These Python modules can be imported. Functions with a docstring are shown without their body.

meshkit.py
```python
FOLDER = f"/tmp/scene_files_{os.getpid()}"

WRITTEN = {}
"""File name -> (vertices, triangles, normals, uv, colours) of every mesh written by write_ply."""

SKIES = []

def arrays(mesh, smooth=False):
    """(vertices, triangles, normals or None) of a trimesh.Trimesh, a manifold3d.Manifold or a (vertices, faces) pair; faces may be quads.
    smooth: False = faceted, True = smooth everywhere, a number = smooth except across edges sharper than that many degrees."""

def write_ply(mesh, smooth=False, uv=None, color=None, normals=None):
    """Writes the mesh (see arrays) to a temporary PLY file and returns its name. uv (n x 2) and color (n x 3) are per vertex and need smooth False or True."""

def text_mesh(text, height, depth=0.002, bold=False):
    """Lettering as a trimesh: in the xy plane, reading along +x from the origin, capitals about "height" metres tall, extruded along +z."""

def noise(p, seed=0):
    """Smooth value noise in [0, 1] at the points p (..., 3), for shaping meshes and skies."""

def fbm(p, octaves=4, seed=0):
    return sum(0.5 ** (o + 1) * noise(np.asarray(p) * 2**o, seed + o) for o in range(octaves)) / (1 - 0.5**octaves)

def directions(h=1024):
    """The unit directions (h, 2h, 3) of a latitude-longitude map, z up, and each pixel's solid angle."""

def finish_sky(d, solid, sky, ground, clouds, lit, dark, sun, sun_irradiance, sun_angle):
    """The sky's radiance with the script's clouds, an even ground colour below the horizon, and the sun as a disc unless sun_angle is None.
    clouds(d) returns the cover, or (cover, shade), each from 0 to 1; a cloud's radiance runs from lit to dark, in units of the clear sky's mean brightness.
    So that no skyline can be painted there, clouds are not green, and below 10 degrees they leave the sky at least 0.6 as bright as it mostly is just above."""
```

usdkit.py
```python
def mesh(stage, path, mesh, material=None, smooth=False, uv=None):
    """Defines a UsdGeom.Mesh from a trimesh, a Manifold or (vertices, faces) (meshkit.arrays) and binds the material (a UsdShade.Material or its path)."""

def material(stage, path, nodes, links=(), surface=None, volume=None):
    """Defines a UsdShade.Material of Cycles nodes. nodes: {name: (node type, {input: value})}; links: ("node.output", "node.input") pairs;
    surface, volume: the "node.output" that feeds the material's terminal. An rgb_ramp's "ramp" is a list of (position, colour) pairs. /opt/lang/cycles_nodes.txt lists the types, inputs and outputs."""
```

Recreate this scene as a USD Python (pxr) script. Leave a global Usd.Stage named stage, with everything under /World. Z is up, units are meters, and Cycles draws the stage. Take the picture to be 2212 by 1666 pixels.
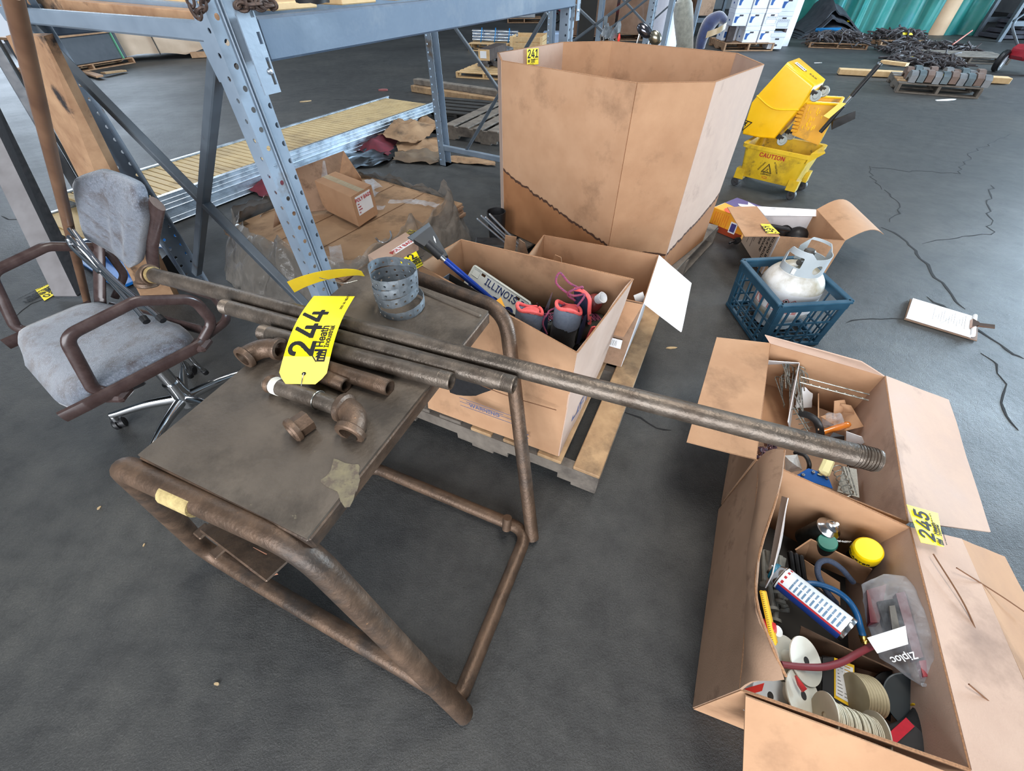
import math, random
import numpy as np, trimesh, shapely, shapely.geometry as sg
import usdkit, meshkit
from pxr import Usd, UsdGeom, UsdLux, UsdShade, Gf, Sdf

stage = Usd.Stage.CreateInMemory()
UsdGeom.SetStageUpAxis(stage, UsdGeom.Tokens.z)
UsdGeom.SetStageMetersPerUnit(stage, 1.0)
world = UsdGeom.Xform.Define(stage, '/World')
stage.SetDefaultPrim(world.GetPrim())
rng = np.random.default_rng(7)
random.seed(7)

# ---------------------------------------------------------------- camera
cam = UsdGeom.Camera.Define(stage, '/World/camera')
R_ = [(0.999975, -0.005098, -0.004918), (0.007084, 0.719671, 0.694279), (0.0, -0.694296, 0.719689)]
m4 = Gf.Matrix4d(*R_[0], 0, *R_[1], 0, *R_[2], 0, 0, 0, 1.45, 1)
cam.AddTransformOp().Set(m4)
cam.CreateHorizontalApertureAttr(36.0)
cam.CreateVerticalApertureAttr(36.0 * 1666 / 2212)
cam.CreateFocalLengthAttr(36.0 * 878 / 2212)
cam.CreateClippingRangeAttr(Gf.Vec2f(0.02, 200))
cam.CreateExposureAttr(1.2)

# ---------------------------------------------------------------- lights: unseen side and overhead sources, plus an added fill behind the camera
def rect_light(name, loc, target, w, h, power, col):
    l = UsdLux.RectLight.Define(stage, '/World/' + name)
    z = np.array(loc, float) - np.array(target, float); z /= np.linalg.norm(z)
    up = np.array([0, 0, 1.0]) if abs(z[2]) < .9 else np.array([0, 1.0, 0])
    x = np.cross(up, z); x /= np.linalg.norm(x); y = np.cross(z, x)
    l.AddTransformOp().Set(Gf.Matrix4d(*x, 0, *y, 0, *z, 0, *loc, 1))
    l.CreateWidthAttr(w); l.CreateHeightAttr(h); l.CreateIntensityAttr(power); l.CreateColorAttr(Gf.Vec3f(*col))
    return l
COOL = (0.80, 0.90, 1.0)
rect_light('unseen_right_light', (17.6, 7.0, 2.9), (0, 5, 0.8), 7.0, 4.6, 22.0, (0.62, 0.82, 1.0))  # out of view, placed to light the right-facing sides and the floor
rect_light('unseen_left_light', (-11.6, 13.0, 2.6), (0, 4, 0.8), 5.0, 4.2, 3.2, (0.70, 0.84, 1.0))  # out of view, gives the cool light from the back left
rect_light('unseen_overhead_near', (1.8, 2.4, 7.85), (1.8, 2.4, 0), 2.2, 5.0, 5.5, (1.0, 0.95, 0.88))  # unseen overhead source, lights the foreground from above
rect_light('unseen_overhead_far', (5.5, 10.5, 7.85), (5.5, 10.5, 0), 2.2, 6.0, 5.0, COOL)  # unseen overhead source for the far right of the hall
rect_light('unseen_overhead_left', (-5.5, 8.5, 7.85), (-5.5, 8.5, 0), 2.2, 6.0, 4.0, COOL)  # unseen overhead source for the far left of the hall
rect_light('added_fill_behind_camera', (-2.0, -6.6, 3.0), (0, 3, 0.5), 9.0, 5.2, 4.2, (0.92, 0.95, 1.0))  # added fill that brightens the faces turned to the camera
dome = UsdLux.DomeLight.Define(stage, '/World/sky')
dome.CreateIntensityAttr(0.12); dome.CreateColorAttr(Gf.Vec3f(0.75, 0.85, 1.0))

# ---------------------------------------------------------------- helpers
A3 = lambda p: np.array(p, float)
def unit(v):
    v = A3(v); return v / np.linalg.norm(v)
used = {}
def numbered(parent, name):
    k = parent + '/' + name
    used[k] = used.get(k, -1) + 1
    return k if used[k] == 0 else '%s_%03d' % (k, used[k])
def tag(o, label=None, cat=None, group=None, kind=None):
    for k, v in (('label', label), ('category', cat), ('group', group), ('kind', kind)):
        if v: o.SetCustomDataByKey(k, v)
    return o
LOC = {}
def thing(name, label, cat, loc=(0, 0, 0), group=None):
    x = UsdGeom.Xform.Define(stage, numbered('/World', name))
    x.AddTranslateOp().Set(Gf.Vec3d(*map(float, loc)))
    LOC[str(x.GetPath())] = A3(loc)
    return tag(x.GetPrim(), label, cat, group)
def join(ms):
    ms = [tm(m) for m in ms]
    return ms[0] if len(ms) == 1 else trimesh.util.concatenate(ms)
def tm(m):
    if isinstance(m, trimesh.Trimesh): return m
    if isinstance(m, list): return join(m)
    v, f, _ = meshkit.arrays(m)
    return trimesh.Trimesh(v, f, process=False)
def part(parent, name, mesh, material, label=None, smooth=35, kind=None):
    """one Mesh prim under a thing or a part; the mesh is given in world coordinates"""
    path = numbered(str(parent.GetPath()), name)
    top = '/'.join(path.split('/')[:3])
    me = tm(mesh)
    o = usdkit.mesh(stage, path, (me.vertices - LOC.get(top, 0), me.faces), material, smooth)
    return tag(o.GetPrim(), label, None, None, kind)
def single(name, label, cat, mesh, material, group=None, smooth=35, kind=None):
    o = usdkit.mesh(stage, numbered('/World', name), tm(mesh), material, smooth)
    return tag(o.GetPrim(), label, cat, group, kind)
def copy_of(src, name, label, cat, loc, rotz=0.0, group=None, tilt=None):
    x = UsdGeom.Xform.Define(stage, numbered('/World', name))
    x.GetPrim().GetReferences().AddInternalReference(src.GetPath())
    x.ClearXformOpOrder()
    for a in list(x.GetPrim().GetAttributes()): pass
    x.AddTransformOp(opSuffix='place').Set(Gf.Matrix4d(*[float(q) for q in placing(loc, rotz, tilt).T.ravel()]))
    x.GetPrim().SetInstanceable(True)
    return tag(x.GetPrim(), label, cat, group)
def placing(loc, rotz=0.0, tilt=None):
    M = np.eye(4); c, s_ = math.cos(rotz), math.sin(rotz)
    M[:2, :2] = [[c, -s_], [s_, c]]
    if tilt is not None: M[:3, :3] = tilt @ M[:3, :3]
    M[:3, 3] = loc
    return M
def move(m, M):
    m = tm(m).copy(); m.apply_transform(M); return m
def frame(o, x, y):
    """4 x 4 with origin o, x axis along x, y axis towards y, z = x cross y"""
    x = unit(x); z = unit(np.cross(x, A3(y))); y = np.cross(z, x)
    M = np.eye(4); M[:3, 0], M[:3, 1], M[:3, 2], M[:3, 3] = x, y, z, o
    return M
def axis_frame(o, z, hint=(0.13, 0.27, 0.95)):
    z = unit(z); h = A3(hint)
    if abs(z @ unit(h)) > .98: h = A3((1, 0.1, 0))
    x = unit(np.cross(h, z)); y = np.cross(z, x)
    M = np.eye(4); M[:3, 0], M[:3, 1], M[:3, 2], M[:3, 3] = x, y, z, o
    return M
def hull(p): return trimesh.Trimesh(np.asarray(p, float)).convex_hull if False else trimesh.convex.convex_hull(np.asarray(p, float))
def cbox(c, s, b=0.003, M=None):
    """box with chamfered edges: centre, size, chamfer"""
    h = A3(s) / 2; b = min(b, .45 * min(s)); P = []
    for i in range(3):
        d = h - b; d[i] = h[i]
        for q in np.ndindex(2, 2, 2): P.append(d * (2 * A3(q) - 1))
    m = hull(np.array(P) + A3(c))
    return move(m, M) if M is not None else m
def slab(p, t, up=None):
    """flat or slightly twisted quad (4 world points, counter-clockwise) given a thickness t, half to each side"""
    p = A3(p); n = unit(np.cross(p[1] - p[0], p[3] - p[0]) + np.cross(p[3] - p[2], p[1] - p[2]))
    return hull(np.vstack([p + n * t / 2, p - n * t / 2]))
def beamx(a, b, w, h, up=(0, 0, 1), ch=0.003):
    """a bar of section w x h from a to b"""
    a, b = A3(a), A3(b); M = frame((a + b) / 2, b - a, np.cross(A3(up), b - a))
    return cbox((0, 0, 0), (np.linalg.norm(b - a), w, h), ch, M)
def prism(poly, M, depth):
    """2-D polygon (points or shapely) extruded by depth along the frame's z"""
    if not hasattr(poly, 'geom_type'): poly = sg.Polygon(poly)
    gs = getattr(poly, 'geoms', [poly])
    return move(join([trimesh.creation.extrude_polygon(g, depth, engine='earcut') for g in gs]), M)
def grid(P, t=0.0):
    """surface through an n x m x 3 array of points, given thickness t"""
    P = A3(P); n, m = P.shape[:2]
    i = np.arange(n * m).reshape(n, m)
    q = np.stack([i[:-1, :-1], i[1:, :-1], i[1:, 1:], i[:-1, 1:]], -1).reshape(-1, 4)
    f = np.vstack([q[:, [0, 1, 2]], q[:, [0, 2, 3]]])
    v = P.reshape(-1, 3)
    if t <= 0: return trimesh.Trimesh(v, f, process=False)
    me = trimesh.Trimesh(v, f, process=False); N = np.zeros_like(v)
    fn = np.cross(v[f[:, 1]] - v[f[:, 0]], v[f[:, 2]] - v[f[:, 0]])
    for k in range(3): np.add.at(N, f[:, k], fn)
    N /= np.maximum(np.linalg.norm(N, axis=1, keepdims=True), 1e-12)
    V = np.vstack([v + N * t / 2, v - N * t / 2]); K = n * m
    rim = list(i[0, :]) + list(i[1:, -1]) + list(i[-1, -2::-1]) + list(i[-2:0:-1, 0])
    e = []
    for a, b in zip(rim, rim[1:] + rim[:1]): e += [[a, a + K, b + K], [a, b + K, b]]
    me = trimesh.Trimesh(V, np.vstack([f, f[:, ::-1] + K, e]), process=False)
    return me
def fillet(pts, r, n=6, closed=False):
    """polyline with its corners rounded by radius r"""
    p = [A3(q) for q in pts]; out = []
    for i, q in enumerate(p):
        if not closed and i in (0, len(p) - 1): out.append(q); continue
        a, b = p[i - 1], p[(i + 1) % len(p)]
        ua, ub = unit(a - q), unit(b - q)
        rr = r[i] if hasattr(r, '__len__') else r
        ang = math.acos(np.clip(ua @ ub, -1, 1))
        d = min(rr / max(math.tan(ang / 2), 1e-3), .48 * np.linalg.norm(a - q), .48 * np.linalg.norm(b - q))
        for t in np.linspace(0, 1, n):
            out.append((1 - t) ** 2 * (q + ua * d) + 2 * t * (1 - t) * q + t * t * (q + ub * d))
    return np.array(out)
def curve(pts, n=40):
    """Catmull-Rom through the points"""
    p = A3(pts); p = np.vstack([2 * p[0] - p[1], p, 2 * p[-1] - p[-2]])
    out = []
    k = len(p) - 3; per = max(2, n // k)
    for i in range(k):
        a, b, c, d = p[i:i + 4]
        for t in np.linspace(0, 1, per, endpoint=(i == k - 1)):
            out.append(.5 * (2 * b + (c - a) * t + (2 * a - 5 * b + 4 * c - d) * t * t + (3 * b - a - 3 * c + d) * t ** 3))
    return np.array(out)
def tube(path, r, n=12, closed=False, flat=None, hint=None):
    """tube along a path; r a number or one per point; flat = (a, b) gives an elliptical section"""
    p = A3(path); N = len(p)
    T = np.gradient(p, axis=0) if not closed else (np.roll(p, -1, 0) - np.roll(p, 1, 0))
    T /= np.maximum(np.linalg.norm(T, axis=1, keepdims=True), 1e-12)
    h = A3(hint) if hint is not None else (A3((0, 0, 1)) if abs(T[0][2]) < .9 else A3((1, 0, 0)))
    x = unit(h - T[0] * (h @ T[0])); R = np.broadcast_to(np.asarray(r, float), (N,))
    a = np.linspace(0, 2 * np.pi, n, endpoint=False); fa, fb = flat or (1, 1)
    V = []
    for i in range(N):
        x = unit(x - T[i] * (x @ T[i])); y = np.cross(T[i], x)
        V.append(p[i] + R[i] * (np.outer(np.cos(a) * fa, x) + np.outer(np.sin(a) * fb, y)))
    V = np.vstack(V); F = []
    last = N if closed else N - 1
    j = np.arange(n); k = (j + 1) % n
    for i in range(last):
        b, c = i * n, ((i + 1) % N) * n
        F += [np.stack([b + j, b + k, c + k], 1), np.stack([b + j, c + k, c + j], 1)]
    F = np.vstack(F)
    if not closed:
        V = np.vstack([V, p[0], p[-1]])
        F = np.vstack([F, np.stack([k, j, np.full(n, N * n)], 1), np.stack([(N - 1) * n + j, (N - 1) * n + k, np.full(n, N * n + 1)], 1)])
    return trimesh.Trimesh(V, F, process=False)
def lathe(prof, n=32, M=None, closed=False, arc=2 * math.pi):
    """(r, z) profile turned about z"""
    p = A3(prof); a = np.linspace(0, arc, n, endpoint=arc < 6.28)
    full = arc >= 6.28
    V = np.stack([np.outer(p[:, 0], np.cos(a)), np.outer(p[:, 0], np.sin(a)), np.repeat(p[:, 1:2], n, 1)], -1).reshape(-1, 3)
    F = []; K = len(p)
    j = np.arange(n if full else n - 1); k = (j + 1) % n
    for i in range(K if closed else K - 1):
        b, c = i * n, ((i + 1) % K) * n
        F += [np.stack([b + j, b + k, c + k], 1), np.stack([b + j, c + k, c + j], 1)]
    m = trimesh.Trimesh(V, np.vstack(F), process=False)
    return move(m, M) if M is not None else m
def ring(r0, r1, h, n=32, M=None):
    return lathe([(r0, 0), (r1, 0), (r1, h), (r0, h)], n, M, closed=True)
def pipe_mesh(a, b, ro, ri, n=24, threads=(0, 0), tl=.03, pitch=.0022):
    """hollow pipe with open ends; threads at either end"""
    a, b = A3(a), A3(b); L = np.linalg.norm(b - a); out = [(ro, 0)] if not threads[0] else []
    if threads[0]:
        k = int(tl / pitch)
        for i in range(k): out += [(ro * .965, i * pitch), (ro * .995, (i + .5) * pitch)]
        out += [(ro, tl + pitch)]
    if threads[1]:
        k = int(tl / pitch); out += [(ro, L - tl - pitch)]
        for i in range(k): out += [(ro * .995, L - tl + i * pitch), (ro * .965, L - tl + (i + .5) * pitch)]
        out += [(ro * .965, L), (ri, L), (ri, 0)]
    else: out += [(ro, L), (ri, L), (ri, 0)]
    return lathe(out, n, axis_frame(a, b - a), closed=True)
def elbow_mesh(c, d0, d1, R, ro, ri, rim=.008, riml=.016, n=20, ext=.0):
    """pipe elbow: bend from direction d0 (pointing out of one mouth) to d1, mouths at c + d * R"""
    c, d0, d1 = A3(c), unit(d0), unit(d1)
    t = np.linspace(0, 1, 14); p0, p1 = c + d0 * R, c + d1 * R
    path = np.array([(1 - s) ** 2 * p0 + 2 * s * (1 - s) * c + s * s * p1 for s in t])
    path = np.vstack([p0 + d0 * ext, path, p1 + d1 * ext]) if ext else path
    ms = []
    outer = tube(path, ro, n); inner = tube(path, ri, n); inner.invert()
    nn = n
    outer.update_faces(np.arange(len(outer.faces)) < len(outer.faces) - 2 * nn); inner.update_faces(np.arange(len(inner.faces)) < len(inner.faces) - 2 * nn)
    ms += [outer, inner]
    for p, d in ((p0 + d0 * ext, d0), (p1 + d1 * ext, d1)):
        ms.append(lathe([(ri, 0), (ro + rim * .6, 0), (ro + rim, -.003), (ro + rim, -riml + .004), (ro, -riml), (ro - .001, -riml)], n, axis_frame(p, d)))
    return join(ms)
def text(s, o, x, y, h, depth=.0006, bold=True, center=False):
    """lettering in the plane of x and y, capitals h tall"""
    m = meshkit.text_mesh(s, h, depth, bold)
    if center: m.apply_translation([-m.bounds[:, 0].mean(), 0, 0])
    return move(m, frame(o, x, y))
def noisy(m, amp, freq, seed=0):
    m = tm(m).copy(); v = m.vertices
    d = np.stack([meshkit.fbm(v * freq + 17.3 * k, 3, seed + k) - .5 for k in range(3)], 1) * 2
    m.vertices = v + d * amp; return m
def rot(axis, deg): return trimesh.transformations.rotation_matrix(math.radians(deg), axis)[:3, :3]
def lerp(a, b, t): return A3(a) * (1 - t) + A3(b) * t
def quad_pt(q, s, t):
    """bilinear point of quad q (p00, p10, p11, p01)"""
    q = A3(q); return q[0] * (1 - s) * (1 - t) + q[1] * s * (1 - t) + q[2] * s * t + q[3] * (1 - s) * t

# ---------------------------------------------------------------- materials
def mat(name, nodes, links, surface, volume=None):
    return usdkit.material(stage, '/World/Looks/' + name, nodes, links, surface, volume)
def srgb(r, g=None, b=None):
    c = A3((r, g, b)) / 255 if g is not None else A3(r) / 255
    return tuple(np.where(c < .04045, c / 12.92, ((c + .055) / 1.055) ** 2.4))
def look(name, c1, c2=None, scale=12, rough=.6, metal=0, bump=0, bscale=None, c3=None, s3=4, cut=(.55, .7), detail=5, stretch=None, rvar=.1, spec=.5, coat=0, sheen=0, alpha=None, c4=None, s4=60, cut4=(.66, .7)):
    """painted, rusty or fibrous surface: two tones in noise, an optional third in patches and a fourth in specks"""
    c2 = c1 if c2 is None else c2
    n = {'g': ('geometry', {}), 'mp': ('mapping', {'scale': stretch or (1, 1, 1)}),
         'n': ('noise_texture', {'scale': scale, 'detail': detail, 'roughness': .6}),
         'r': ('rgb_ramp', {'ramp': [(.3, srgb(c1)), (.7, srgb(c2))]}),
         'p': ('principled_bsdf', {'roughness': rough, 'metallic': metal, 'specular_ior_level': spec, 'coat_weight': coat, 'sheen_weight': sheen}),
         'rr': ('map_range', {'from_min': .3, 'from_max': .7, 'to_min': max(0, rough - rvar), 'to_max': min(1, rough + rvar)})}
    l = [('g.position', 'mp.vector'), ('mp.vector', 'n.vector'), ('n.fac', 'r.fac'), ('n.fac', 'rr.value'), ('rr.result', 'p.roughness')]
    last = 'r.color'
    for tagn, c, sc, ct in (('3', c3, s3, cut), ('4', c4, s4, cut4)):
        if c is None: continue
        n['n' + tagn] = ('noise_texture', {'scale': sc, 'detail': 6, 'roughness': .65})
        n['k' + tagn] = ('rgb_ramp', {'ramp': [(ct[0], (0, 0, 0)), (ct[1], (1, 1, 1))]})
        n['m' + tagn] = ('mix', {'color2': srgb(c)})
        l += [('mp.vector', 'n%s.vector' % tagn), ('n%s.fac' % tagn, 'k%s.fac' % tagn), ('k%s.color' % tagn, 'm%s.fac' % tagn), (last, 'm%s.color1' % tagn)]
        last = 'm%s.color' % tagn
    l.append((last, 'p.base_color'))
    if bump:
        n['bn'] = ('noise_texture', {'scale': bscale or scale * 3, 'detail': 4})
        n['b'] = ('bump', {'strength': bump, 'distance': .004})
        l += [('mp.vector', 'bn.vector'), ('bn.fac', 'b.height'), ('b.normal', 'p.normal')]
    if alpha is not None: n['p'][1]['alpha'] = alpha
    return mat(name, n, l, 'p.BSDF')
def plain(name, c, rough=.5, metal=0, spec=.5, coat=0):
    return mat(name, {'p': ('principled_bsdf', {'base_color': srgb(c), 'roughness': rough, 'metallic': metal, 'specular_ior_level': spec, 'coat_weight': coat})}, [], 'p.BSDF')
def film(name, tint=(235, 240, 245), clear=.72, rough=.18, bscale=30, bump=.6, stretch=(1, 1, 1), dust=None):
    """clear plastic: see-through, with a glossy crinkled surface and some milkiness"""
    n = {'g': ('geometry', {}), 'mp': ('mapping', {'scale': stretch}), 'bn': ('noise_texture', {'scale': bscale, 'detail': 5}), 'b': ('bump', {'strength': bump, 'distance': .01}),
         't': ('transparent_bsdf', {'color': (.96, .97, .98)}), 'd': ('principled_bsdf', {'base_color': srgb(tint), 'roughness': rough, 'specular_ior_level': .6}),
         'f': ('layer_weight', {'blend': .35}), 'n': ('noise_texture', {'scale': bscale * .5, 'detail': 6}),
         'mr': ('map_range', {'from_min': .3, 'from_max': .7, 'to_min': max(0, 1 - clear - .2), 'to_max': min(1, 1 - clear + .2)}),
         'ad': ('math', {'math_type': 'multiply_add', 'value2': .45, 'use_clamp': True}), 'm': ('mix_closure', {})}
    l = [('g.position', 'mp.vector'), ('mp.vector', 'bn.vector'), ('mp.vector', 'n.vector'), ('bn.fac', 'b.height'), ('b.normal', 'd.normal'), ('n.fac', 'mr.value'), ('f.facing', 'ad.value1'), ('mr.result', 'ad.value3'),
         ('ad.value', 'm.fac'), ('t.BSDF', 'm.closure1'), ('d.BSDF', 'm.closure2')]
    return mat(name, n, l, 'm.closure')

# ---------------------------------------------------------------- shared looks
M_floor = mat('floor_asphalt', {
    'g': ('geometry', {}), 'n1': ('noise_texture', {'scale': .55, 'detail': 7, 'roughness': .62}), 'n2': ('noise_texture', {'scale': 9, 'detail': 8, 'roughness': .7}),
    'n3': ('noise_texture', {'scale': 190, 'detail': 3, 'roughness': .7}), 'r1': ('rgb_ramp', {'ramp': [(.28, srgb(50, 50, 50)), (.5, srgb(65, 65, 64)), (.72, srgb(82, 81, 78))]}),
    'r2': ('rgb_ramp', {'ramp': [(.25, (.55, .55, .56)), (.5, (.98, .98, .97)), (.78, (1.35, 1.33, 1.28))]}), 'r3': ('rgb_ramp', {'ramp': [(.25, (.55, .55, .55)), (.55, (1, 1, 1)), (.74, (1.5, 1.48, 1.42))]}),
    'm1': ('mix', {'mix_type': 'multiply', 'fac': 1.0}), 'm2': ('mix', {'mix_type': 'multiply', 'fac': .8}),
    'v': ('voronoi_texture', {'scale': 2.1, 'feature': 'distance_to_edge'}), 'mp': ('mapping', {'scale': (1, 1, 0)}),
    'b': ('bump', {'strength': .55, 'distance': .012}), 'h': ('mix', {'mix_type': 'mix', 'fac': .4}), 'n4': ('noise_texture', {'scale': 34, 'detail': 6, 'roughness': .65}),
    'rr': ('map_range', {'from_min': .3, 'from_max': .7, 'to_min': .62, 'to_max': .46}), 'p': ('principled_bsdf', {'specular_ior_level': .42})},
    [('g.position', 'n1.vector'), ('g.position', 'n2.vector'), ('g.position', 'n3.vector'), ('g.position', 'n4.vector'), ('n1.fac', 'r1.fac'), ('n2.fac', 'r2.fac'), ('n3.fac', 'r3.fac'),
     ('r1.color', 'm1.color1'), ('r2.color', 'm1.color2'), ('m1.color', 'm2.color1'), ('r3.color', 'm2.color2'), ('m2.color', 'p.base_color'),
     ('n4.fac', 'h.color1'), ('n3.fac', 'h.color2'), ('h.color', 'b.height'), ('b.normal', 'p.normal'), ('n1.fac', 'rr.value'), ('rr.result', 'p.roughness')], 'p.BSDF')
M_crack = plain('crack_black', (22, 22, 23), .9)
M_wall = look('wall_block', (120, 124, 128), (142, 146, 148), 2, .85)
M_ceil = look('ceiling_steel', (105, 108, 112), (122, 124, 126), 2, .8)
def board_look(name, c1, c2, **k):
    return look(name, c1, c2, scale=7, rough=.82, bump=.12, bscale=260, c3=tuple(int(q * .8) for q in c1), s3=3.0, cut=(.56, .74), spec=.25, **k)
M_card = board_look('cardboard', (172, 132, 100), (186, 147, 114))
M_card_pink = board_look('cardboard_pale_lit', (184, 156, 138), (197, 170, 152))  # paler board; on the bin the stronger light is in this colour
M_card_dark = board_look('cardboard_grimy', (148, 120, 98), (164, 134, 111), c4=(88, 66, 52), s4=7, cut4=(.55, .75))
M_card_dust = board_look('cardboard_dusty', (140, 112, 86), (165, 134, 103), c4=(92, 76, 62), s4=5, cut4=(.5, .72))
M_card_white = look('white_card_face', (205, 203, 204), (222, 220, 220), 9, .7, bump=.1, bscale=200, c3=(160, 158, 158), s3=5, cut=(.6, .75))
M_flute = look('cardboard_flute_edge', (128, 92, 64), (172, 128, 92), 220, .9)
M_wood = look('pallet_wood', (150, 118, 84), (182, 150, 112), 14, .8, bump=.4, bscale=40, stretch=(1, 1, 1), c3=(96, 78, 60), s3=5, cut=(.5, .72))
M_wood_grey = look('weathered_wood', (96, 88, 80), (128, 119, 108), 12, .85, bump=.4, bscale=40, c3=(64, 58, 54), s3=4, cut=(.52, .7))
M_wood_old = look('brown_stained_board', (140, 104, 76), (178, 142, 108), 8, .75, bump=.35, bscale=40, c3=(44, 40, 40), s3=5.5, cut=(.58, .68))
M_wood_new = look('fresh_wood', (196, 160, 112), (214, 182, 136), 16, .75, bump=.3, bscale=40)
M_rack = look('rack_blue_grey_paint', (112, 126, 140), (132, 146, 160), 5, .42, bump=.12, bscale=60, c3=(104, 96, 88), s3=2.6, cut=(.62, .7), c4=(120, 88, 66), s4=26, cut4=(.7, .74), coat=.1)
M_rack_dark = look('rack_dark_paint', (70, 78, 86), (88, 97, 105), 6, .5, c3=(66, 58, 52), s3=5, cut=(.58, .72))
M_rust = look('rusty_steel', (86, 70, 58), (116, 93, 75), 18, .5, metal=.55, bump=.35, bscale=120, c3=(70, 62, 56), s3=6, cut=(.5, .68), c4=(150, 112, 80), s4=70, cut4=(.68, .75))
M_pipe = look('old_pipe_steel', (92, 84, 76), (120, 108, 96), 22, .42, metal=.6, bump=.3, bscale=140, c3=(78, 66, 56), s3=7, cut=(.5, .66), c4=(140, 124, 108), s4=60, cut4=(.66, .74))
M_plate = look('worn_brown_steel_plate', (92, 82, 72), (118, 107, 95), 6, .55, metal=.45, bump=.25, bscale=120, c3=(74, 66, 58), s3=5, cut=(.48, .68), c4=(150, 140, 112), s4=34, cut4=(.7, .76))
M_chrome = plain('chrome', (206, 208, 210), .12, 1)
M_steel = look('bare_steel', (160, 163, 166), (186, 188, 190), 20, .32, metal=.9)
M_alu = look('galvanised_aluminium', (150, 162, 174), (182, 192, 202), 9, .35, metal=.75, bump=.1, bscale=80)
M_galv = look('galvanised_strap', (120, 128, 134), (146, 153, 158), 30, .45, metal=.7)
M_black = look('black_plastic', (22, 22, 23), (32, 32, 34), 30, .45)
M_blackcloth = look('black_fabric', (20, 20, 22), (36, 36, 38), 60, .9, bump=.3, bscale=400)
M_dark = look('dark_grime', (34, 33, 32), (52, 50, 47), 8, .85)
M_white = plain('white_plastic', (226, 226, 222), .4)
M_paper = look('white_paper', (228, 230, 232), (238, 239, 240), 6, .8)
M_ink = plain('black_ink', (16, 16, 17), .7)
M_red_ink = plain('red_ink', (176, 34, 40), .6)
M_tag = look('yellow_tag', (252, 226, 8), (255, 233, 24), 9, .42)
M_tag_end = plain('pale_yellow_tag_end', (250, 214, 96), .5)
M_wire = plain('zinc_wire', (200, 204, 208), .25, 1)
M_film = film('stretch_film', tint=(134, 128, 120), clear=.55, rough=.16, bscale=26, bump=.9)
M_film_clear = film('clear_bag_film', tint=(228, 234, 242), clear=.93, rough=.1, bscale=34, bump=.7)

# ---------------------------------------------------------------- the shell
def struct(name, mesh, m): return single(name, None, None, mesh, m, kind='structure')
F = struct('floor', cbox((3, 9, -.1), (34, 32, .2), .001), M_floor)
struct('wall_back', cbox((3, 25.1, 4), (34, .2, 8.2), .001), M_wall)
struct('wall_front', join([cbox((-10.5, -7.1, 4), (7, .2, 8.2), .001), cbox((11.5, -7.1, 4), (17, .2, 8.2), .001), cbox((-2, -7.1, 7), (10, .2, 2.2), .001)]), M_wall)  # unseen wall, its opening made for the added fill light
struct('wall_left', join([cbox((-14.1, -.0, 4), (.2, 14, 8.2), .001), cbox((-14.1, 21, 4), (.2, 8.2, 8.2), .001), cbox((-14.1, 12, 6.6), (.2, 10, 3), .001)]), M_wall)
struct('wall_right', join([cbox((20.1, -2, 4), (.2, 10, 8.2), .001), cbox((20.1, 19, 4), (.2, 12.2, 8.2), .001), cbox((20.1, 8, 6.8), (.2, 12, 2.6), .001)]), M_wall)
struct('ceiling', cbox((3, 9, 8.1), (34.4, 32.4, .2), .001), M_ceil)

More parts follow.
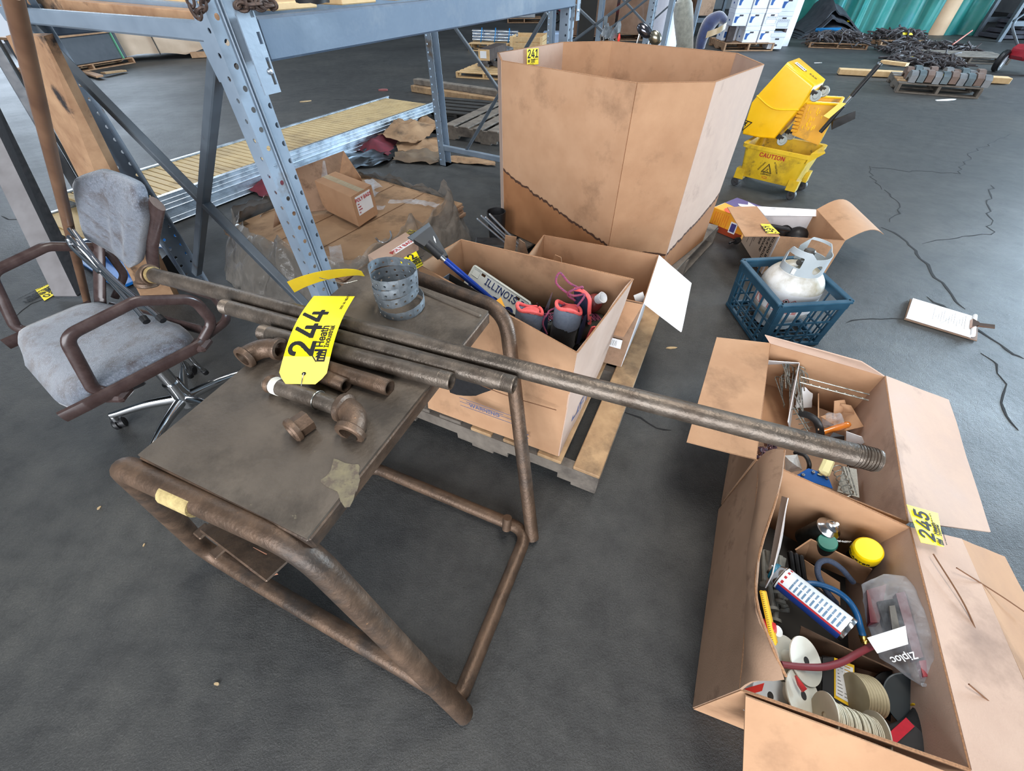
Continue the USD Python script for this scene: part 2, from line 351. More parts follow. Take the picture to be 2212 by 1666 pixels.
def crack(pts, w=.012, seed=0):
    """a crack in the floor: jagged sliver with a sunken dark throat"""
    r = np.random.default_rng(seed); p = A3(pts)[:, :2]; out = []
    for a, b in zip(p[:-1], p[1:]):
        L = np.linalg.norm(b - a); k = max(2, int(L / .07))
        for t in np.arange(k) / k: out.append(a * (1 - t) + b * t + (r.random(2) - .5) * min(.05, L * .2))
    out.append(p[-1]); out = np.array(out)
    T = np.gradient(out, axis=0); T /= np.linalg.norm(T, axis=1, keepdims=True); N = np.stack([-T[:, 1], T[:, 0]], 1)
    ww = w * (.35 + r.random(len(out))) ; ww[0] = ww[-1] = .001
    l, q = out + N * ww[:, None] * .5, out - N * ww[:, None] * .5
    z = np.zeros(len(out))
    P = np.stack([np.c_[l, z - .004], np.c_[l, z + .0012], np.c_[q, z + .0012], np.c_[q, z - .004]], 1)
    return grid(P)
for i, pts in enumerate([
    [(2.5847,2.1476,0), (2.6051,2.0387,0), (2.6173,1.9092,0), (2.6304,1.814,0), (2.6549,1.6805,0), (2.6652,1.6048,0), (2.6869,1.5681,0)],
    [(1.9354,1.8732,-0), (2.0412,1.916,0), (2.157,1.928,0), (2.288,1.9131,0)],
    [(2.9221,3.1079,0), (2.9645,2.8756,0), (2.8757,2.6019,0), (2.7973,2.3604,0), (2.7857,2.223,0), (2.7326,2.0955,0), (2.7219,2.0087,0)],
    [(3.059,2.8378,0), (3.3515,2.9291,0), (3.6704,2.9545,0), (3.9044,3.2603,0), (4.1129,3.5331,0), (4.4707,3.9486,0)],
    [(3.3988,3.8564,0), (3.3412,3.5464,0), (3.2553,3.4055,0), (3.0367,3.1888,0)],
    [(3.6539,4.4642,0), (3.4778,4.0844,0), (3.3988,3.8564,0)],
    [(3.6539,4.4642,0), (3.9507,4.3248,0), (4.4109,4.264,0), (5.0301,4.8737,0), (5.7439,5.3641,0), (6.0341,5.5441,0)],
    [(2.4946,1.6066,0), (2.5176,1.5167,0), (2.4295,1.3844,0), (2.3162,1.2636,0), (2.2599,1.1791,0), (2.2498,1.0993,0)],
    [(0.5036,1.2231,0), (0.5822,1.189,0), (0.6516,1.1266,0), (0.7102,1.113,0)],
    [(-2.9754,1.9974,0), (-2.9901,2.1163,0), (-2.8848,2.2792,0)], [(-4.3129,3.4401,0), (-4.0221,3.3023,0)], [(-1.0092,7.5079,0), (-0.7116,7.3483,0), (-2.754,7.6231,0)] ]):
    w = .016 if i in (0, 2) else .009
    part(F, 'crack', crack(pts, w, i), M_crack)
# litter: wood chips, paper scraps and straw on the floor
M_chip = look('wood_chip', (176, 148, 108), (200, 174, 134), 30, .8)
def scrap(name, label, cat, p, s_, m, rz, seed, group=None):
    r = np.random.default_rng(seed); n = 7
    a = np.linspace(0, 2 * np.pi, n, endpoint=False); rad = .6 + .4 * r.random(n)
    po = np.stack([np.cos(a) * rad * s_[0] / 2, np.sin(a) * rad * s_[1] / 2], 1)
    M = placing((p[0], p[1], .001), rz); single(name, label, cat, prism(po, M, s_[2]), m, group)
for i, (p, s_) in enumerate([((0.8654,1.673,0), (.075, .022, .004)), ((0.8318,1.9123,0), (.035, .014, .004)), ((-1.5954,0.7566,0), (.022, .012, .003)), ((-1.3312,0.6107,0), (.018, .006, .003)), ((-0.8755,0.7665,0), (.03, .01, .004)), ((-0.8627,0.2002,0), (.02, .01, .004)), ((-3.1376,7.481,0), (.2, .05, .01)), ((-1.6631,2.1247,0), (.09, .04, .02))]):
    scrap('wood_chip', 'small pale scrap of splintered wood or straw on the dark floor', 'scrap', p, s_, M_chip, .6 * i, i, 'scraps on the dark floor')
scrap('paper_scrap', 'flat white scrap of paper on the floor in front of the pallet of metal blocks', 'paper', (6.5719,7.3069,0), (.5, .12, .004), M_paper, .2, 30)
scrap('paper_scrap', 'small white paper scrap on the floor behind the upper yellow mop bucket', 'paper', (6.3757,10.6226,0), (.22, .07, .004), M_paper, .2, 31)
scrap('paper_scrap', 'white paper scrap by the galvanised edge of the scaffold plank', 'paper', (-3.2042,5.8093,0), (.16, .07, .004), M_paper, .3, 32)
scrap('red_scrap', 'small pink-red rag scrap on the floor beyond the scaffold plank', 'scrap', (-2.1063,8.2368,0), (.2, .09, .02), plain('faded_red_cloth', (150, 92, 92), .9), .1, 33)
for i, (px, py) in enumerate([]): pass

# ---------------------------------------------------------------- the tube-legged steel work stand and the pipes on it
ZT = .76
stand = thing('work_stand', 'brown worn steel work stand with bent tube legs in the foreground', 'work stand', (-0.914,0.6043,0))
tl, tr, br_, bl_ = (-0.7592,0.4744,0.76), (-0.3556,0.2991,0.76), (-0.066,0.9588,0.76), (-0.4783,1.2097,0.76)
top = part(stand, 'top_plate', slab([tl, tr, br_, bl_], .008), M_plate, 'flat brown steel top plate')
tl, tr, br_, bl_ = map(A3, (tl, tr, br_, bl_))
for a, b in ((tl, tr), (tr, br_), (br_, bl_), (bl_, tl)):
    dn = A3((0, 0, .02)); part(stand, 'edge_angle', beamx(a - dn, b - dn, .036, .006, (0, 1, .01)), M_rust)
part(stand, 'back_lip', beamx(br_ + A3((-.02, -.03, .006)), bl_ + A3((.03, -.03, .006)), .012, .01), M_plate)
# base loop on the floor
b0, b1, b2, b3 = [A3(q) for q in ((-0.1534,0.1569,0.026), (-1.0863,0.5769,0.03), (-0.5657,0.9144,0.026), (0.0532,0.6406,0.026))]
rT = .0235
n0, n1 = A3((-0.3743,0.2958,0.735)), A3((-0.7994,0.4634,0.735))
foot0 = A3((-0.1382,0.1268,0.012))
part(stand, 'leg_loop', tube(fillet([lerp(b0, b1, .02), lerp(b0, b1, .5), b1 + A3((.01, 0, .01)), n1, n0, foot0], [0, 0, .09, .035, .12, 0], 10), .026, 16), M_rust, 'near bent tube leg frame')
part(stand, 'base_loop', tube(fillet([lerp(b0, b1, .06), b0, b3, b2, lerp(b2, b1, .9)], [0, .07, .06, .07, 0], 8), .0225, 14), M_rust)
f0, f1 = A3((-0.0179,1.0073,0.728)), A3((-0.5144,1.3229,0.728))
foot1 = A3((0.0696,0.6209,0.012)); foot2 = b2 * 1.0
part(stand, 'leg_loop', tube(fillet([foot1, f0, f1, foot2], [0, .11, .1, 0], 10), .0235, 16), M_rust, 'far bent tube leg frame')
part(stand, 'stub_post', tube([(-0.0235,0.6389,0.05), (-0.0196,0.6582,0.1)], .016, 12), M_rust)
e0, e1 = A3((-0.666,0.4085,0.6)), A3((-0.4757,0.3012,0.6))
part(stand, 'lower_bar', beamx(e0, e1, .05, .006, (0, .2, 1)), M_rust)
part(stand, 'bracket', beamx((-0.7198,0.3974,0.55), (-0.7038,0.4236,0.55), .03, .008), M_rust)
part(stand, 'bracket', beamx((-0.7561,0.402,0.42), (-0.7371,0.4347,0.42), .03, .008), M_rust)
M_gusset = look('rusty_gusset', (150, 96, 70), (176, 122, 96), 30, .8, bump=.3)
part(stand, 'gusset', slab([(-0.5461,0.3534,0.6), (-0.5117,0.3386,0.6), (-0.5139,0.3061,0.56), (-0.5332,0.3081,0.56)], .006), M_gusset)
part(stand, 'gusset', slab([(-0.5964,0.3411,0.5), (-0.5624,0.3229,0.5), (-0.5301,0.3326,0.5), (-0.5691,0.3511,0.5)], .006), M_gusset)
M_paint = look('flaked_cream_paint', (196, 176, 120), (158, 138, 92), 60, .7, bump=.4)
pth = [lerp(n1, n0, t) for t in np.linspace(.30, .47, 6)]
part(stand, 'paint_patch', tube(np.array(pth) + A3((-.003, -.006, -.001)), .0245, 16), M_paint, 'flaked cream paint on the near rail')
part(stand, 'paint_patch', prism([(math.cos(a) * (.03 + .012 * math.sin(3.1 * a)), math.sin(a) * (.05 + .012 * math.cos(4.3 * a))) for a in np.linspace(0, 6.28, 26)[:-1]], placing((-0.3239,0.4099,0.7641), .6), .0006), look('flaked_paint_on_plate', (130, 120, 92), (104, 95, 80), 55, .7, cut=(.5, .6), c3=(96, 84, 72), s3=50))

# pipes
def rusty_pipe(name, label, a, b, r, th=(1, 1), m=None, wall=.004, loc=None):
    t = thing(name, label, 'pipe', loc if loc is not None else a)
    part(t, 'pipe_body', pipe_mesh(a, b, r, r - wall, 26, th), m or M_pipe)
    return t
p1a, p1b = (-1.1308,1.1377,0.784), (0.7024,0.4342,0.784)
P1 = rusty_pipe('long_pipe', 'longest rusty pipe laid across the stand and sticking out over the cartons', p1a, p1b, .0225, (0, 1))
d1 = unit(A3(p1b) - A3(p1a))
for k in range(7): part(P1, 'thread', lathe([(.0195, 0), (.0234, .002), (.0195, .004)], 26, axis_frame(A3(p1b) - d1 * (.006 + .0052 * k), -d1)), M_rust)
ce = A3(p1a) - d1 * .03
part(P1, 'elbow', elbow_mesh(ce + A3((0, 0, -.002)), d1, unit(A3((-.12, -.25, -1))), .042, .026, .019, .006, .018), M_rust, 'rusty elbow on the left end')
part(P1, 'pipe_dope', lathe([(.0228, 0), (.0262, .002), (.0255, .008), (.0228, .01)], 26, axis_frame(A3(p1a) + d1 * .014, d1)), look('yellow_pipe_dope', (150, 128, 78), (110, 92, 62), 90, .8))
rusty_pipe('medium_pipe', 'second rusty pipe beside the long one, threaded end past the stand edge', (-0.8117,0.9621,0.783), (0.0063,0.6449,0.783), .0215, (1, 1))
rusty_pipe('medium_pipe', 'third rusty pipe, its open threaded end at the edge of the plate', (-0.6556,0.8452,0.782), (-0.1389,0.6592,0.782), .0215, (1, 1))
rusty_pipe('short_pipe', 'short pipe nipple coming out from under the big yellow tag, brass-tinged thread', (-0.5285,0.7421,0.781), (-0.2786,0.6408,0.781), .019, (0, 1), M_rust)
rusty_pipe('short_pipe', 'stubby dark pipe mostly hidden under the big yellow tag', (-0.4833,0.7017,0.78), (-0.3802,0.6486,0.78), .0175, (0, 1), M_rust)
E1 = thing('pipe_elbow', 'loose rusty elbow fitting at the left edge of the plate', 'pipe fitting', (-0.6289,0.7883,0.764))
part(E1, 'elbow_body', elbow_mesh((-0.6266,0.7849,0.79), (-.45, -.9, -.02), (.93, -.32, 0), .052, .0235, .0185, .005, .016, ext=.006), M_rust)
NP = thing('pipe_nipple_with_elbow', 'grey pipe nipple with a rusty elbow and a band of white thread tape', 'pipe fitting', (-0.4164,0.5847,0.764))
na, nb = A3((-0.5589,0.6544,0.785)), A3((-0.3644,0.5756,0.785)); nd = unit(nb - na)
part(NP, 'nipple', pipe_mesh(na, nb, .0195, .0155, 26, (1, 0), .02), M_pipe)
part(NP, 'thread_tape', lathe([(.0198, 0), (.0206, .002), (.0208, .016), (.0198, .018)], 26, axis_frame(na + nd * .018, nd)), look('thread_tape', (206, 202, 190), (224, 220, 210), 160, .8, bump=.5))
part(NP, 'rust_lip', lathe([(.0195, 0), (.0215, .004), (.0195, .012)], 26, axis_frame(na + nd * .002, nd)), M_rust)
part(NP, 'elbow', elbow_mesh(nb + nd * .048 + A3((0, 0, .003)), -nd, unit(A3((-.3, -.95, -.12))), .05, .0265, .0205, .006, .018, ext=.004), M_rust, 'rusty red-brown elbow')
part(NP, 'wire_band', tube(nb * .68 + na * .32 + .0212 * (np.outer(np.cos(np.linspace(0, 6.2, 30)), [0, 0, 1]) + np.outer(np.sin(np.linspace(0, 6.2, 30)), unit(np.cross(nd, [0, 0, 1])))), .0013, 6), M_wire)
HP = thing('hex_bushing', 'rusty hexagonal pipe bushing standing on its side near the plate edge', 'pipe fitting', (-0.4593,0.5336,0.764))
hd = unit(A3((-.62, -.78, 0))); hc = A3((-0.4482,0.5241,0.784))
hx = [(.0235 * math.cos(a), .0235 * math.sin(a)) for a in np.arange(6) * math.pi / 3 + .26]
hexm = prism(sg.Polygon(hx).difference(sg.Point(0, 0).buffer(.014)), axis_frame(hc - hd * .03, hd), .034)
part(HP, 'hex_body', hexm, M_rust)
part(HP, 'collar', lathe([(.014, 0), (.0255, 0), (.027, .003), (.027, .010), (.0235, .014), (.018, .014), (.014, .009)], 28, axis_frame(hc, hd), closed=True), M_rust)
part(HP, 'rusted_bore', lathe([(0, 0), (.0145, 0)], 20, axis_frame(hc + hd * .002, hd)), look('orange_rust', (150, 98, 60), (118, 78, 52), 70, .9))

# coil of perforated hanger strap
ST = thing('strap_coil', 'coil of grey perforated hanger strap standing on the stand', 'strap coil', (-0.3211,0.9607,0.764))
cc = A3((-0.3208,0.9879,0.764)); Rc = .062; wS = .026; cell = .0243
def strap_mesh(turns, z0, pitch, R, seed, cx=0, cy=0, phase=0.0):
    r = np.random.default_rng(seed); n = int(turns * 2 * math.pi * R / cell); cells = []
    for i in range(n):
        po = sg.box(i * cell, 0, (i + 1) * cell, wS)
        po = sg.Polygon([(i * cell, 0), ((i + .33) * cell, 0), ((i + .66) * cell, 0), ((i + 1) * cell, 0), ((i + 1) * cell, wS), ((i + .66) * cell, wS), ((i + .33) * cell, wS), (i * cell, wS)])
        po = po.difference(sg.Point((i + .5) * cell, wS * (.5 if i % 2 else .42)).buffer(.0034, 3))
        cells.append(trimesh.creation.extrude_polygon(po, .0011, engine='earcut'))
    m = join(cells); v = m.vertices; a = phase + v[:, 0] / R; t = v[:, 0] / (2 * math.pi * R)
    tilt = .006 * np.sin(a + t * 1.3)
    rad = R + v[:, 2] + .0022 * np.sin(t * 5)
    m.vertices = np.stack([cc[0] + cx + rad * np.cos(a), cc[1] + cy + rad * np.sin(a), cc[2] + z0 + v[:, 1] + t * pitch + tilt], 1)
    return m
part(ST, 'strap', strap_mesh(1.0, .0, .004, .064, 1, .008, -.006, 2.0), M_galv)
part(ST, 'strap', strap_mesh(3.4, .024, .0235, .0615, 2, 0, 0, 1.1), M_galv)

# auction tags -----------------------------------------------------------------
def logo(o, x, y, h):
    x, y = unit(x), unit(y); s_ = h
    poly = sg.Polygon([(0, 0), (1.05, 0), (1.05, .95), (.86, .95), (.86, .62), (.6, .78), (.6, .62), (.34, .78), (.34, .62), (.0, .62)])
    for k in range(4): poly = poly.difference(sg.box(.14 + .22 * k, .1, .24 + .22 * k, .48 - .06 * k))
    poly = poly.union(sg.Polygon([(-.05, .66), (.02, .62), (.5, 1.0), (.46, 1.06)]))
    return prism(shapely.affinity.scale(poly, s_, s_, origin=(0, 0)), frame(o, x, y), .0005)
import shapely.affinity
def lot_tag(name, label, q, num, parts=True, extra=None, bend=0.0, big=.50):
    """yellow auction sticker on the quad q = (top left, top right, bottom right, bottom left) as it reads"""
    q = A3(q); t = thing(name, label, 'lot tag', q.mean(0)); TL, TR, BR, BL = q
    x = unit(TR - TL + BR - BL); dn = unit(BL - TL + BR - TR); nrm = unit(np.cross(x, -dn))
    W = .5 * (np.linalg.norm(TR - TL) + np.linalg.norm(BR - BL)); H = .5 * (np.linalg.norm(BL - TL) + np.linalg.norm(BR - TR))
    part(t, 'card', slab([BL, BR, TR, TL], .0008), M_tag)
    o = TL + nrm * .0006
    w_ = meshkit.text_mesh(num, 1.0, .001, True).bounds; wid = w_[1][0] - w_[0][0]
    hN = min(H * big, W * .9 / wid * 1.0)
    part(t, 'number', text(num, o + x * (W * .5) + dn * (H * .06 + hN), x, -dn, hN, .0006, True, True), M_ink)
    y0 = H * .06 + hN + H * .05; hL = (H - y0) * .36
    part(t, 'logo', logo(o + x * W * .07 + dn * (y0 + hL * 1.6), x, -dn, hL * 1.5), M_ink)
    part(t, 'lettering', text('Heath', o + x * (W * .32) + dn * (y0 + hL), x, -dn, hL), M_ink)
    part(t, 'lettering', text('Industrial', o + x * (W * .32) + dn * (y0 + hL * 1.75), x, -dn, hL * .55), M_ink)
    part(t, 'lettering', text('800-66-HEATH', o + x * (W * .68) + dn * (y0 + hL * .5), x, -dn, hL * .25, .0005, False), M_ink)
    part(t, 'lettering', text('www.HeathIndustrial.com', o + x * (W * .1) + dn * (H * .96), x, -dn, hL * .28, .0005, False), M_ink)
    return t
def bent(m, o, x, y, f):
    """lift flat lettering off the plane by the height function f(along x)"""
    m = tm(m).copy(); v = m.vertices - A3(o); x = unit(x); y = unit(y); n = np.cross(x, y)
    m.vertices = m.vertices + np.outer(f(v @ x), n); return m
T244 = thing('lot_tag', 'big yellow hanging tag numbered 244 wired to the pipe nipple', 'lot tag', (-0.476,0.7862,0.81))
a0, a1 = A3((-0.4697,0.6593,0.812)), A3((-0.4628,0.9078,0.85))             # along the tag, from the eyelet end to the free end
ax = unit(a1 - a0); side = unit(A3((-0.5199,0.6733,0.815)) - A3((-0.4112,0.6691,0.815))); side = unit(side - ax * (side @ ax)); LN = np.linalg.norm(a1 - a0); WD = .108
nz = np.cross(ax, -side) if np.cross(ax, side)[2] < 0 else np.cross(ax, side)
lift = lambda s_: .02 * np.sin(np.clip((s_ + .012) / (LN + .012), -.2, 1) * math.pi)
def tag_pt(s_, w_, h=0): return a0 + ax * s_ + side * w_ + nz * (lift(s_) + h)
S = np.linspace(-.028, LN, 22)
wf = lambda s_: WD / 2 * np.clip(.62 + (s_ + .028) / .022 * .38, 0, 1)
gp = np.array([[tag_pt(s_, -wf(s_) + 2 * wf(s_) * k) for k in np.linspace(0, 1, 5)] for s_ in S])
k_ = 5
part(T244, 'card', grid(gp[k_:], .0008), M_tag); part(T244, 'tag_end', grid(gp[:k_ + 1], .0008), M_tag_end, 'pale yellow eyelet end')
def on_tag(s_txt, s0, w0, h, bold=True):
    m = text(s_txt, (0, 0, 0), (1, 0, 0), (0, 1, 0), h, .0006, bold); v = m.vertices
    m.vertices = np.array([tag_pt(s0 + q[0], w0 + q[1], .0005 + q[2]) for q in v]); return m
up_ = 1
part(T244, 'number', on_tag('244', .032, -.012, .058), M_ink)
part(T244, 'lettering', on_tag('Heath', .062, -.031, .017), M_ink)
part(T244, 'lettering', on_tag('Industrial', .062, -.044, .0105), M_ink)
part(T244, 'lettering', on_tag('800-66-HEATH', LN - .062, -.041, .0062, False), M_ink)
lg = logo((0, 0, 0), (1, 0, 0), (0, 1, 0), .030); v = lg.vertices
lg.vertices = np.array([tag_pt(.026 + q[0], -.043 + q[1], .0005 + q[2]) for q in v]); part(T244, 'logo', lg, M_ink)
part(T244, 'eyelet', lathe([(0, 0), (.0045, 0), (.0045, .0012), (0, .0012)], 14, axis_frame(tag_pt(-.004, -.003, .0003), nz)), M_ink)
part(T244, 'wire', tube(curve([tag_pt(-.004, -.003, .002), tag_pt(-.02, -.004, .004), tag_pt(-.045, -.004, -.006), nb * .68 + na * .32 + A3((0, 0, .021))], 16), .0011, 6), M_wire)
# the curled-over second tag behind it
CT = thing('curled_tag', 'mustard-coloured tag seen from its back, curled on edge behind the 244 tag', 'lot tag', (-0.5494,1.0439,0.8))
M_tagback = look('tag_back_mustard', (206, 176, 32), (190, 160, 24), 12, .55)
cl = curve([(-0.6215,1.0037,0.8), (-0.584,1.0108,0.815), (-0.5351,1.0256,0.825), (-0.4877,1.0448,0.825), (-0.4565,1.0687,0.815), (-0.4408,1.0883,0.8)], 26)
hgt = lambda t: .042 - .018 * t
part(CT, 'card', grid(np.array([[p + A3((0, -.004 * k, hgt(i / 25) * k / 3)) for k in range(4)] for i, p in enumerate(cl)]), .0008), M_tagback)
part(CT, 'wire', tube(curve([(-0.5223,0.9824,0.86), (-0.4843,0.9795,0.85), (-0.4562,0.9779,0.845), (-0.429,0.9998,0.84)], 20), .0011, 6), M_wire)

# ---------------------------------------------------------------- office chair
M_tweed = look('blue_grey_tweed', (74, 82, 94), (112, 118, 128), 130, .95, bump=.5, bscale=420, c3=(60, 52, 54), s3=16, cut=(.48, .66), c4=(128, 132, 146), s4=190, cut4=(.56, .66), sheen=.6)
M_brownplastic = look('brown_plastic', (58, 44, 42), (70, 55, 52), 20, .28)
CH = thing('office_chair', 'office chair with blue-grey patterned seat, brown arms and a chrome five-star base', 'office chair', (-1.4788,1.2415,0))
FL_, FR_, BR_, BL_ = [A3(q) for q in ((-1.9793,1.2281,0.45), (-1.4752,0.8703,0.45), (-1.1842,1.256,0.45), (-1.7901,1.508,0.45))]
fwd = unit((FL_ + FR_) / 2 - (BR_ + BL_) / 2); rgt = unit(FR_ - FL_)
def seat_surface(top):
    S, Tn = 17, 19; G = np.zeros((S, Tn, 3))
    for i, s_ in enumerate(np.linspace(-1, 1, S)):
        for j, t in enumerate(np.linspace(-1, 1, Tn)):
            a = math.copysign(abs(s_), s_); e = (1 - .10 * abs(t) ** 4 * abs(s_))   # rounded corners
            u_, w_ = (s_ * (1 - .16 * max(0, abs(t) - .6) / .4 * abs(s_) ** 3) + 1) / 2, (t * (1 - .14 * max(0, abs(s_) - .5) / .5 * abs(t) ** 3) + 1) / 2
            p = quad_pt([FL_, FR_, BR_, BL_], u_, w_)
            edge = max(abs(s_), abs(t)); z = .022 * (1 - edge ** 6) + .012 * abs(s_) ** 2 * (1 - abs(t) ** 8)
            z -= .05 * max(0, (-t - .55) / .45) ** 2
            G[i, j] = p + A3((0, 0, z if top else -.045 + .02 * (1 - edge ** 4) * -1 - .05 * max(0, (-t - .55) / .45) ** 2 * .6))
    return G
gt, gb = seat_surface(True), seat_surface(False)
def closed_pair(a, b):
    n, m = a.shape[:2]; A_, B_ = grid(a), grid(b); K = n * m
    i = np.arange(K).reshape(n, m); rim = list(i[0, :]) + list(i[1:, -1]) + list(i[-1, -2::-1]) + list(i[-2:0:-1, 0]); e = []
    for p, q in zip(rim, rim[1:] + rim[:1]): e += [[p, p + K, q + K], [p, q + K, q]]
    m = trimesh.Trimesh(np.vstack([A_.vertices, B_.vertices]), np.vstack([A_.faces, B_.faces[:, ::-1] + K, e]), process=False)
    m.fix_normals(); return m
part(CH, 'seat', closed_pair(gt, gb), M_tweed, smooth=60)
edge = [FR_ + fwd * .01 + A3((0, 0, -.028)), lerp(FR_, BR_, .12) + A3((0, 0, -.022)) + rgt * .012, lerp(FR_, BR_, .9) + A3((0, 0, -.018)) + rgt * .012, BR_ - rgt * .05 - fwd * .012 + A3((0, 0, -.018)), BL_ + rgt * .08 - fwd * .012 + A3((0, 0, -.018))]
part(CH, 'seat_edge_trim', tube(fillet(edge, [0, .02, .06, .06, 0], 8), .019, 10, flat=(1.25, .7)), M_brownplastic)
edge2 = [FL_ - rgt * .012 + A3((0, 0, -.028)), lerp(FL_, BL_, .9) - rgt * .012 + A3((0, 0, -.018))]
part(CH, 'seat_edge_trim', tube(edge2, .019, 10, flat=(1.25, .7)), M_brownplastic)
part(CH, 'seat_underside', cbox((0, 0, 0), (.36, .36, .05), .02, frame((FL_ + FR_ + BR_ + BL_) / 4 + A3((0, 0, -.075)), fwd, np.cross((0, 0, 1), fwd))), M_black)
# arms: closed loops of flat brown tube
def arm(path, lab): part(CH, 'armrest', tube(fillet(path, [0, .03, .05, .06, .07, .05, 0], 8), .0165, 12, flat=(1.15, .85)), M_brownplastic, lab)
fx, fy = FR_[:2]; 
arm([(-1.392, .984, .40), (-1.415, .952, .46), (-1.385, .99, .655), (-1.26, 1.156, .672), (-1.17, 1.275, .60), (-1.165, 1.285, .49), (-1.215, 1.22, .425)], 'near armrest loop')
arm([(-1.895, 1.30, .41), (-1.945, 1.28, .47), (-1.905, 1.335, .675), (-1.80, 1.49, .70), (-1.715, 1.62, .63), (-1.72, 1.62, .50), (-1.77, 1.55, .425)], 'far armrest loop')
for p in ((-1.392, .984, .40), (-1.215, 1.22, .425)): part(CH, 'arm_foot', cbox(p, (.07, .07, .03), .01), M_brownplastic)
# backrest
Bq = [A3(q) for q in ((-1.7113,1.5935,0.6873), (-1.5501,1.5265,0.5567), (-1.1312,1.3523,0.9459), (-1.4411,1.4812,0.9977))]
bn = unit(np.cross(Bq[1] - Bq[0], Bq[3] - Bq[0])); bn = bn if bn @ fwd > 0 else -bn
def back_surface(front):
    S, Tn = 19, 21; G = np.zeros((S, Tn, 3))
    for i, s_ in enumerate(np.linspace(-1, 1, S)):
        for j, t in enumerate(np.linspace(-1, 1, Tn)):
            u_ = (s_ * (1 - .2 * max(0, abs(t) - .55) / .45 * abs(s_) ** 3) + 1) / 2; w_ = (t * (1 - .2 * max(0, abs(s_) - .5) / .5 * abs(t) ** 3) + 1) / 2
            p = quad_pt(Bq, u_, w_); ed = max(abs(s_), abs(t))
            fold = .006 * math.sin(s_ * 13 + t * 2.2) * math.exp(-((t + .15) / .55) ** 2) * (1 if s_ > -.35 else .2) if front else 0
            d = .028 * (1 - ed ** 6) + .03 * s_ * s_ + fold
            G[i, j] = p + bn * (d if front else -.03 + .03 * s_ * s_)
    return G
part(CH, 'backrest', closed_pair(back_surface(True), back_surface(False)), M_tweed, smooth=60)
eg = [lerp(Bq[1], Bq[2], .9) - bn * .004 + rgt * .006, lerp(Bq[1], Bq[2], .45) + rgt * .012 - bn * .01, Bq[1] + rgt * .01 - bn * .03 + A3((0, 0, -.03)), (-1.20, 1.40, .53), (-1.13, 1.33, .47), BR_ - rgt * .03 + A3((0, 0, -.02))]
part(CH, 'back_support', tube(fillet(eg, [0, .1, .08, .06, .04, 0], 6), .021, 12, flat=(1.3, .65)), M_brownplastic)
eg2 = [lerp(Bq[0], Bq[3], .5) - bn * .02 - rgt * .006, Bq[0] - bn * .03, BL_ + rgt * .04 + A3((0, 0, .02)), BL_ + rgt * .05 - fwd * -.03 + A3((0, 0, -.03))]
part(CH, 'back_support', tube(fillet(eg2, [0, .08, .06, 0], 6), .02, 12, flat=(1.3, .65)), M_brownplastic)
# pedestal
pc = A3((-1.4788,1.2415,0)); 
part(CH, 'tilt_box', cbox((pc[0], pc[1], .355), (.16, .14, .07), .02), M_black)
part(CH, 'adjust_knob', lathe([(0, 0), (.034, 0), (.036, .01), (.03, .05), (.0, .055)], 18, axis_frame(A3((-1.4796,1.1506,0.32)), unit(A3((-.6, -.7, -.1))))), M_black)
part(CH, 'column', lathe([(0, .06), (.034, .06), (.034, .2), (.027, .2), (.027, .36), (0, .36)], 24, placing((pc[0], pc[1], 0))), M_chrome)
hub = A3((pc[0], pc[1], .10))
ends = [A3(q) for q in ((-1.8033,1.1461,0.085), (-1.4738,0.9997,0.085), (-1.2428,1.4651,0.085), (-1.7376,1.6657,0.085), (-1.0928,1.1137,0.085))]
for k, e in enumerate(ends):
    d = unit(A3((e[0], e[1], .1)) - hub); e = hub + d * .30 + A3((0, 0, -.022))
    part(CH, 'base_arm', tube(curve([hub, lerp(hub, e, .5) + A3((0, 0, .012)), e], 12), np.linspace(.024, .014, 12), 12, flat=(1.1, .8)), M_chrome)
    ct = part(CH, 'caster', lathe([(0, -.0235), (.018, -.0235), (.025, -.018), (.025, -.006), (.019, -.003), (.019, .003), (.025, .006), (.025, .018), (.018, .0235), (0, .0235)], 22, axis_frame((e[0], e[1], .0255), (math.cos(k * 1.9 + .6), math.sin(k * 1.9 + .6), 0))), M_black)
    part(ct, 'caster_hood', lathe([(.013, .0), (.014, .022), (.01, .03), (0, .03)], 14, placing((e[0], e[1], .044))), M_chrome)
# chrome legs lying on the seat, a second pair under it
def chrome_leg(t, pts, r=.0105):
    p = curve(pts, 24); part(t, 'chrome_tube', tube(p, r, 12), M_chrome)
    d = unit(p[-1] - p[-2]); part(t, 'rubber_tip', lathe([(0, -.004), (r + .0025, -.002), (r + .003, .022), (r + .001, .024), (0, .024)], 14, axis_frame(p[-1] + d * .012, -d)), M_black)
CL = thing('chrome_leg_bundle', 'folded bundle of chrome tube legs with black tips lying across the chair seat', 'chrome legs', (-1.3923,1.2872,0.5))
chrome_leg(CL, [(-1.6757,1.5116,0.76), (-1.5718,1.4184,0.625), (-1.3651,1.2928,0.5)])
chrome_leg(CL, [(-1.6747,1.4847,0.74), (-1.6373,1.4601,0.715), (-1.5839,1.4202,0.62), (-1.4249,1.2875,0.5)])
part(CL, 'chrome_tube', tube(curve([(-1.6822,1.48,0.735), (-1.6758,1.4678,0.7), (-1.5942,1.4171,0.63)], 16), .0085, 10), M_chrome)
CL2 = thing('chrome_leg_pair', 'pair of chrome tube legs with black tips poking out below the chair seat', 'chrome legs', (-1.4862,1.3724,0.13))
chrome_leg(CL2, [(-1.4495,1.3347,0.3), (-1.4689,1.3389,0.22), (-1.4882,1.3468,0.14)], .0095)
chrome_leg(CL2, [(-1.4133,1.3343,0.3), (-1.4202,1.3445,0.22), (-1.4307,1.3677,0.14)], .0095)

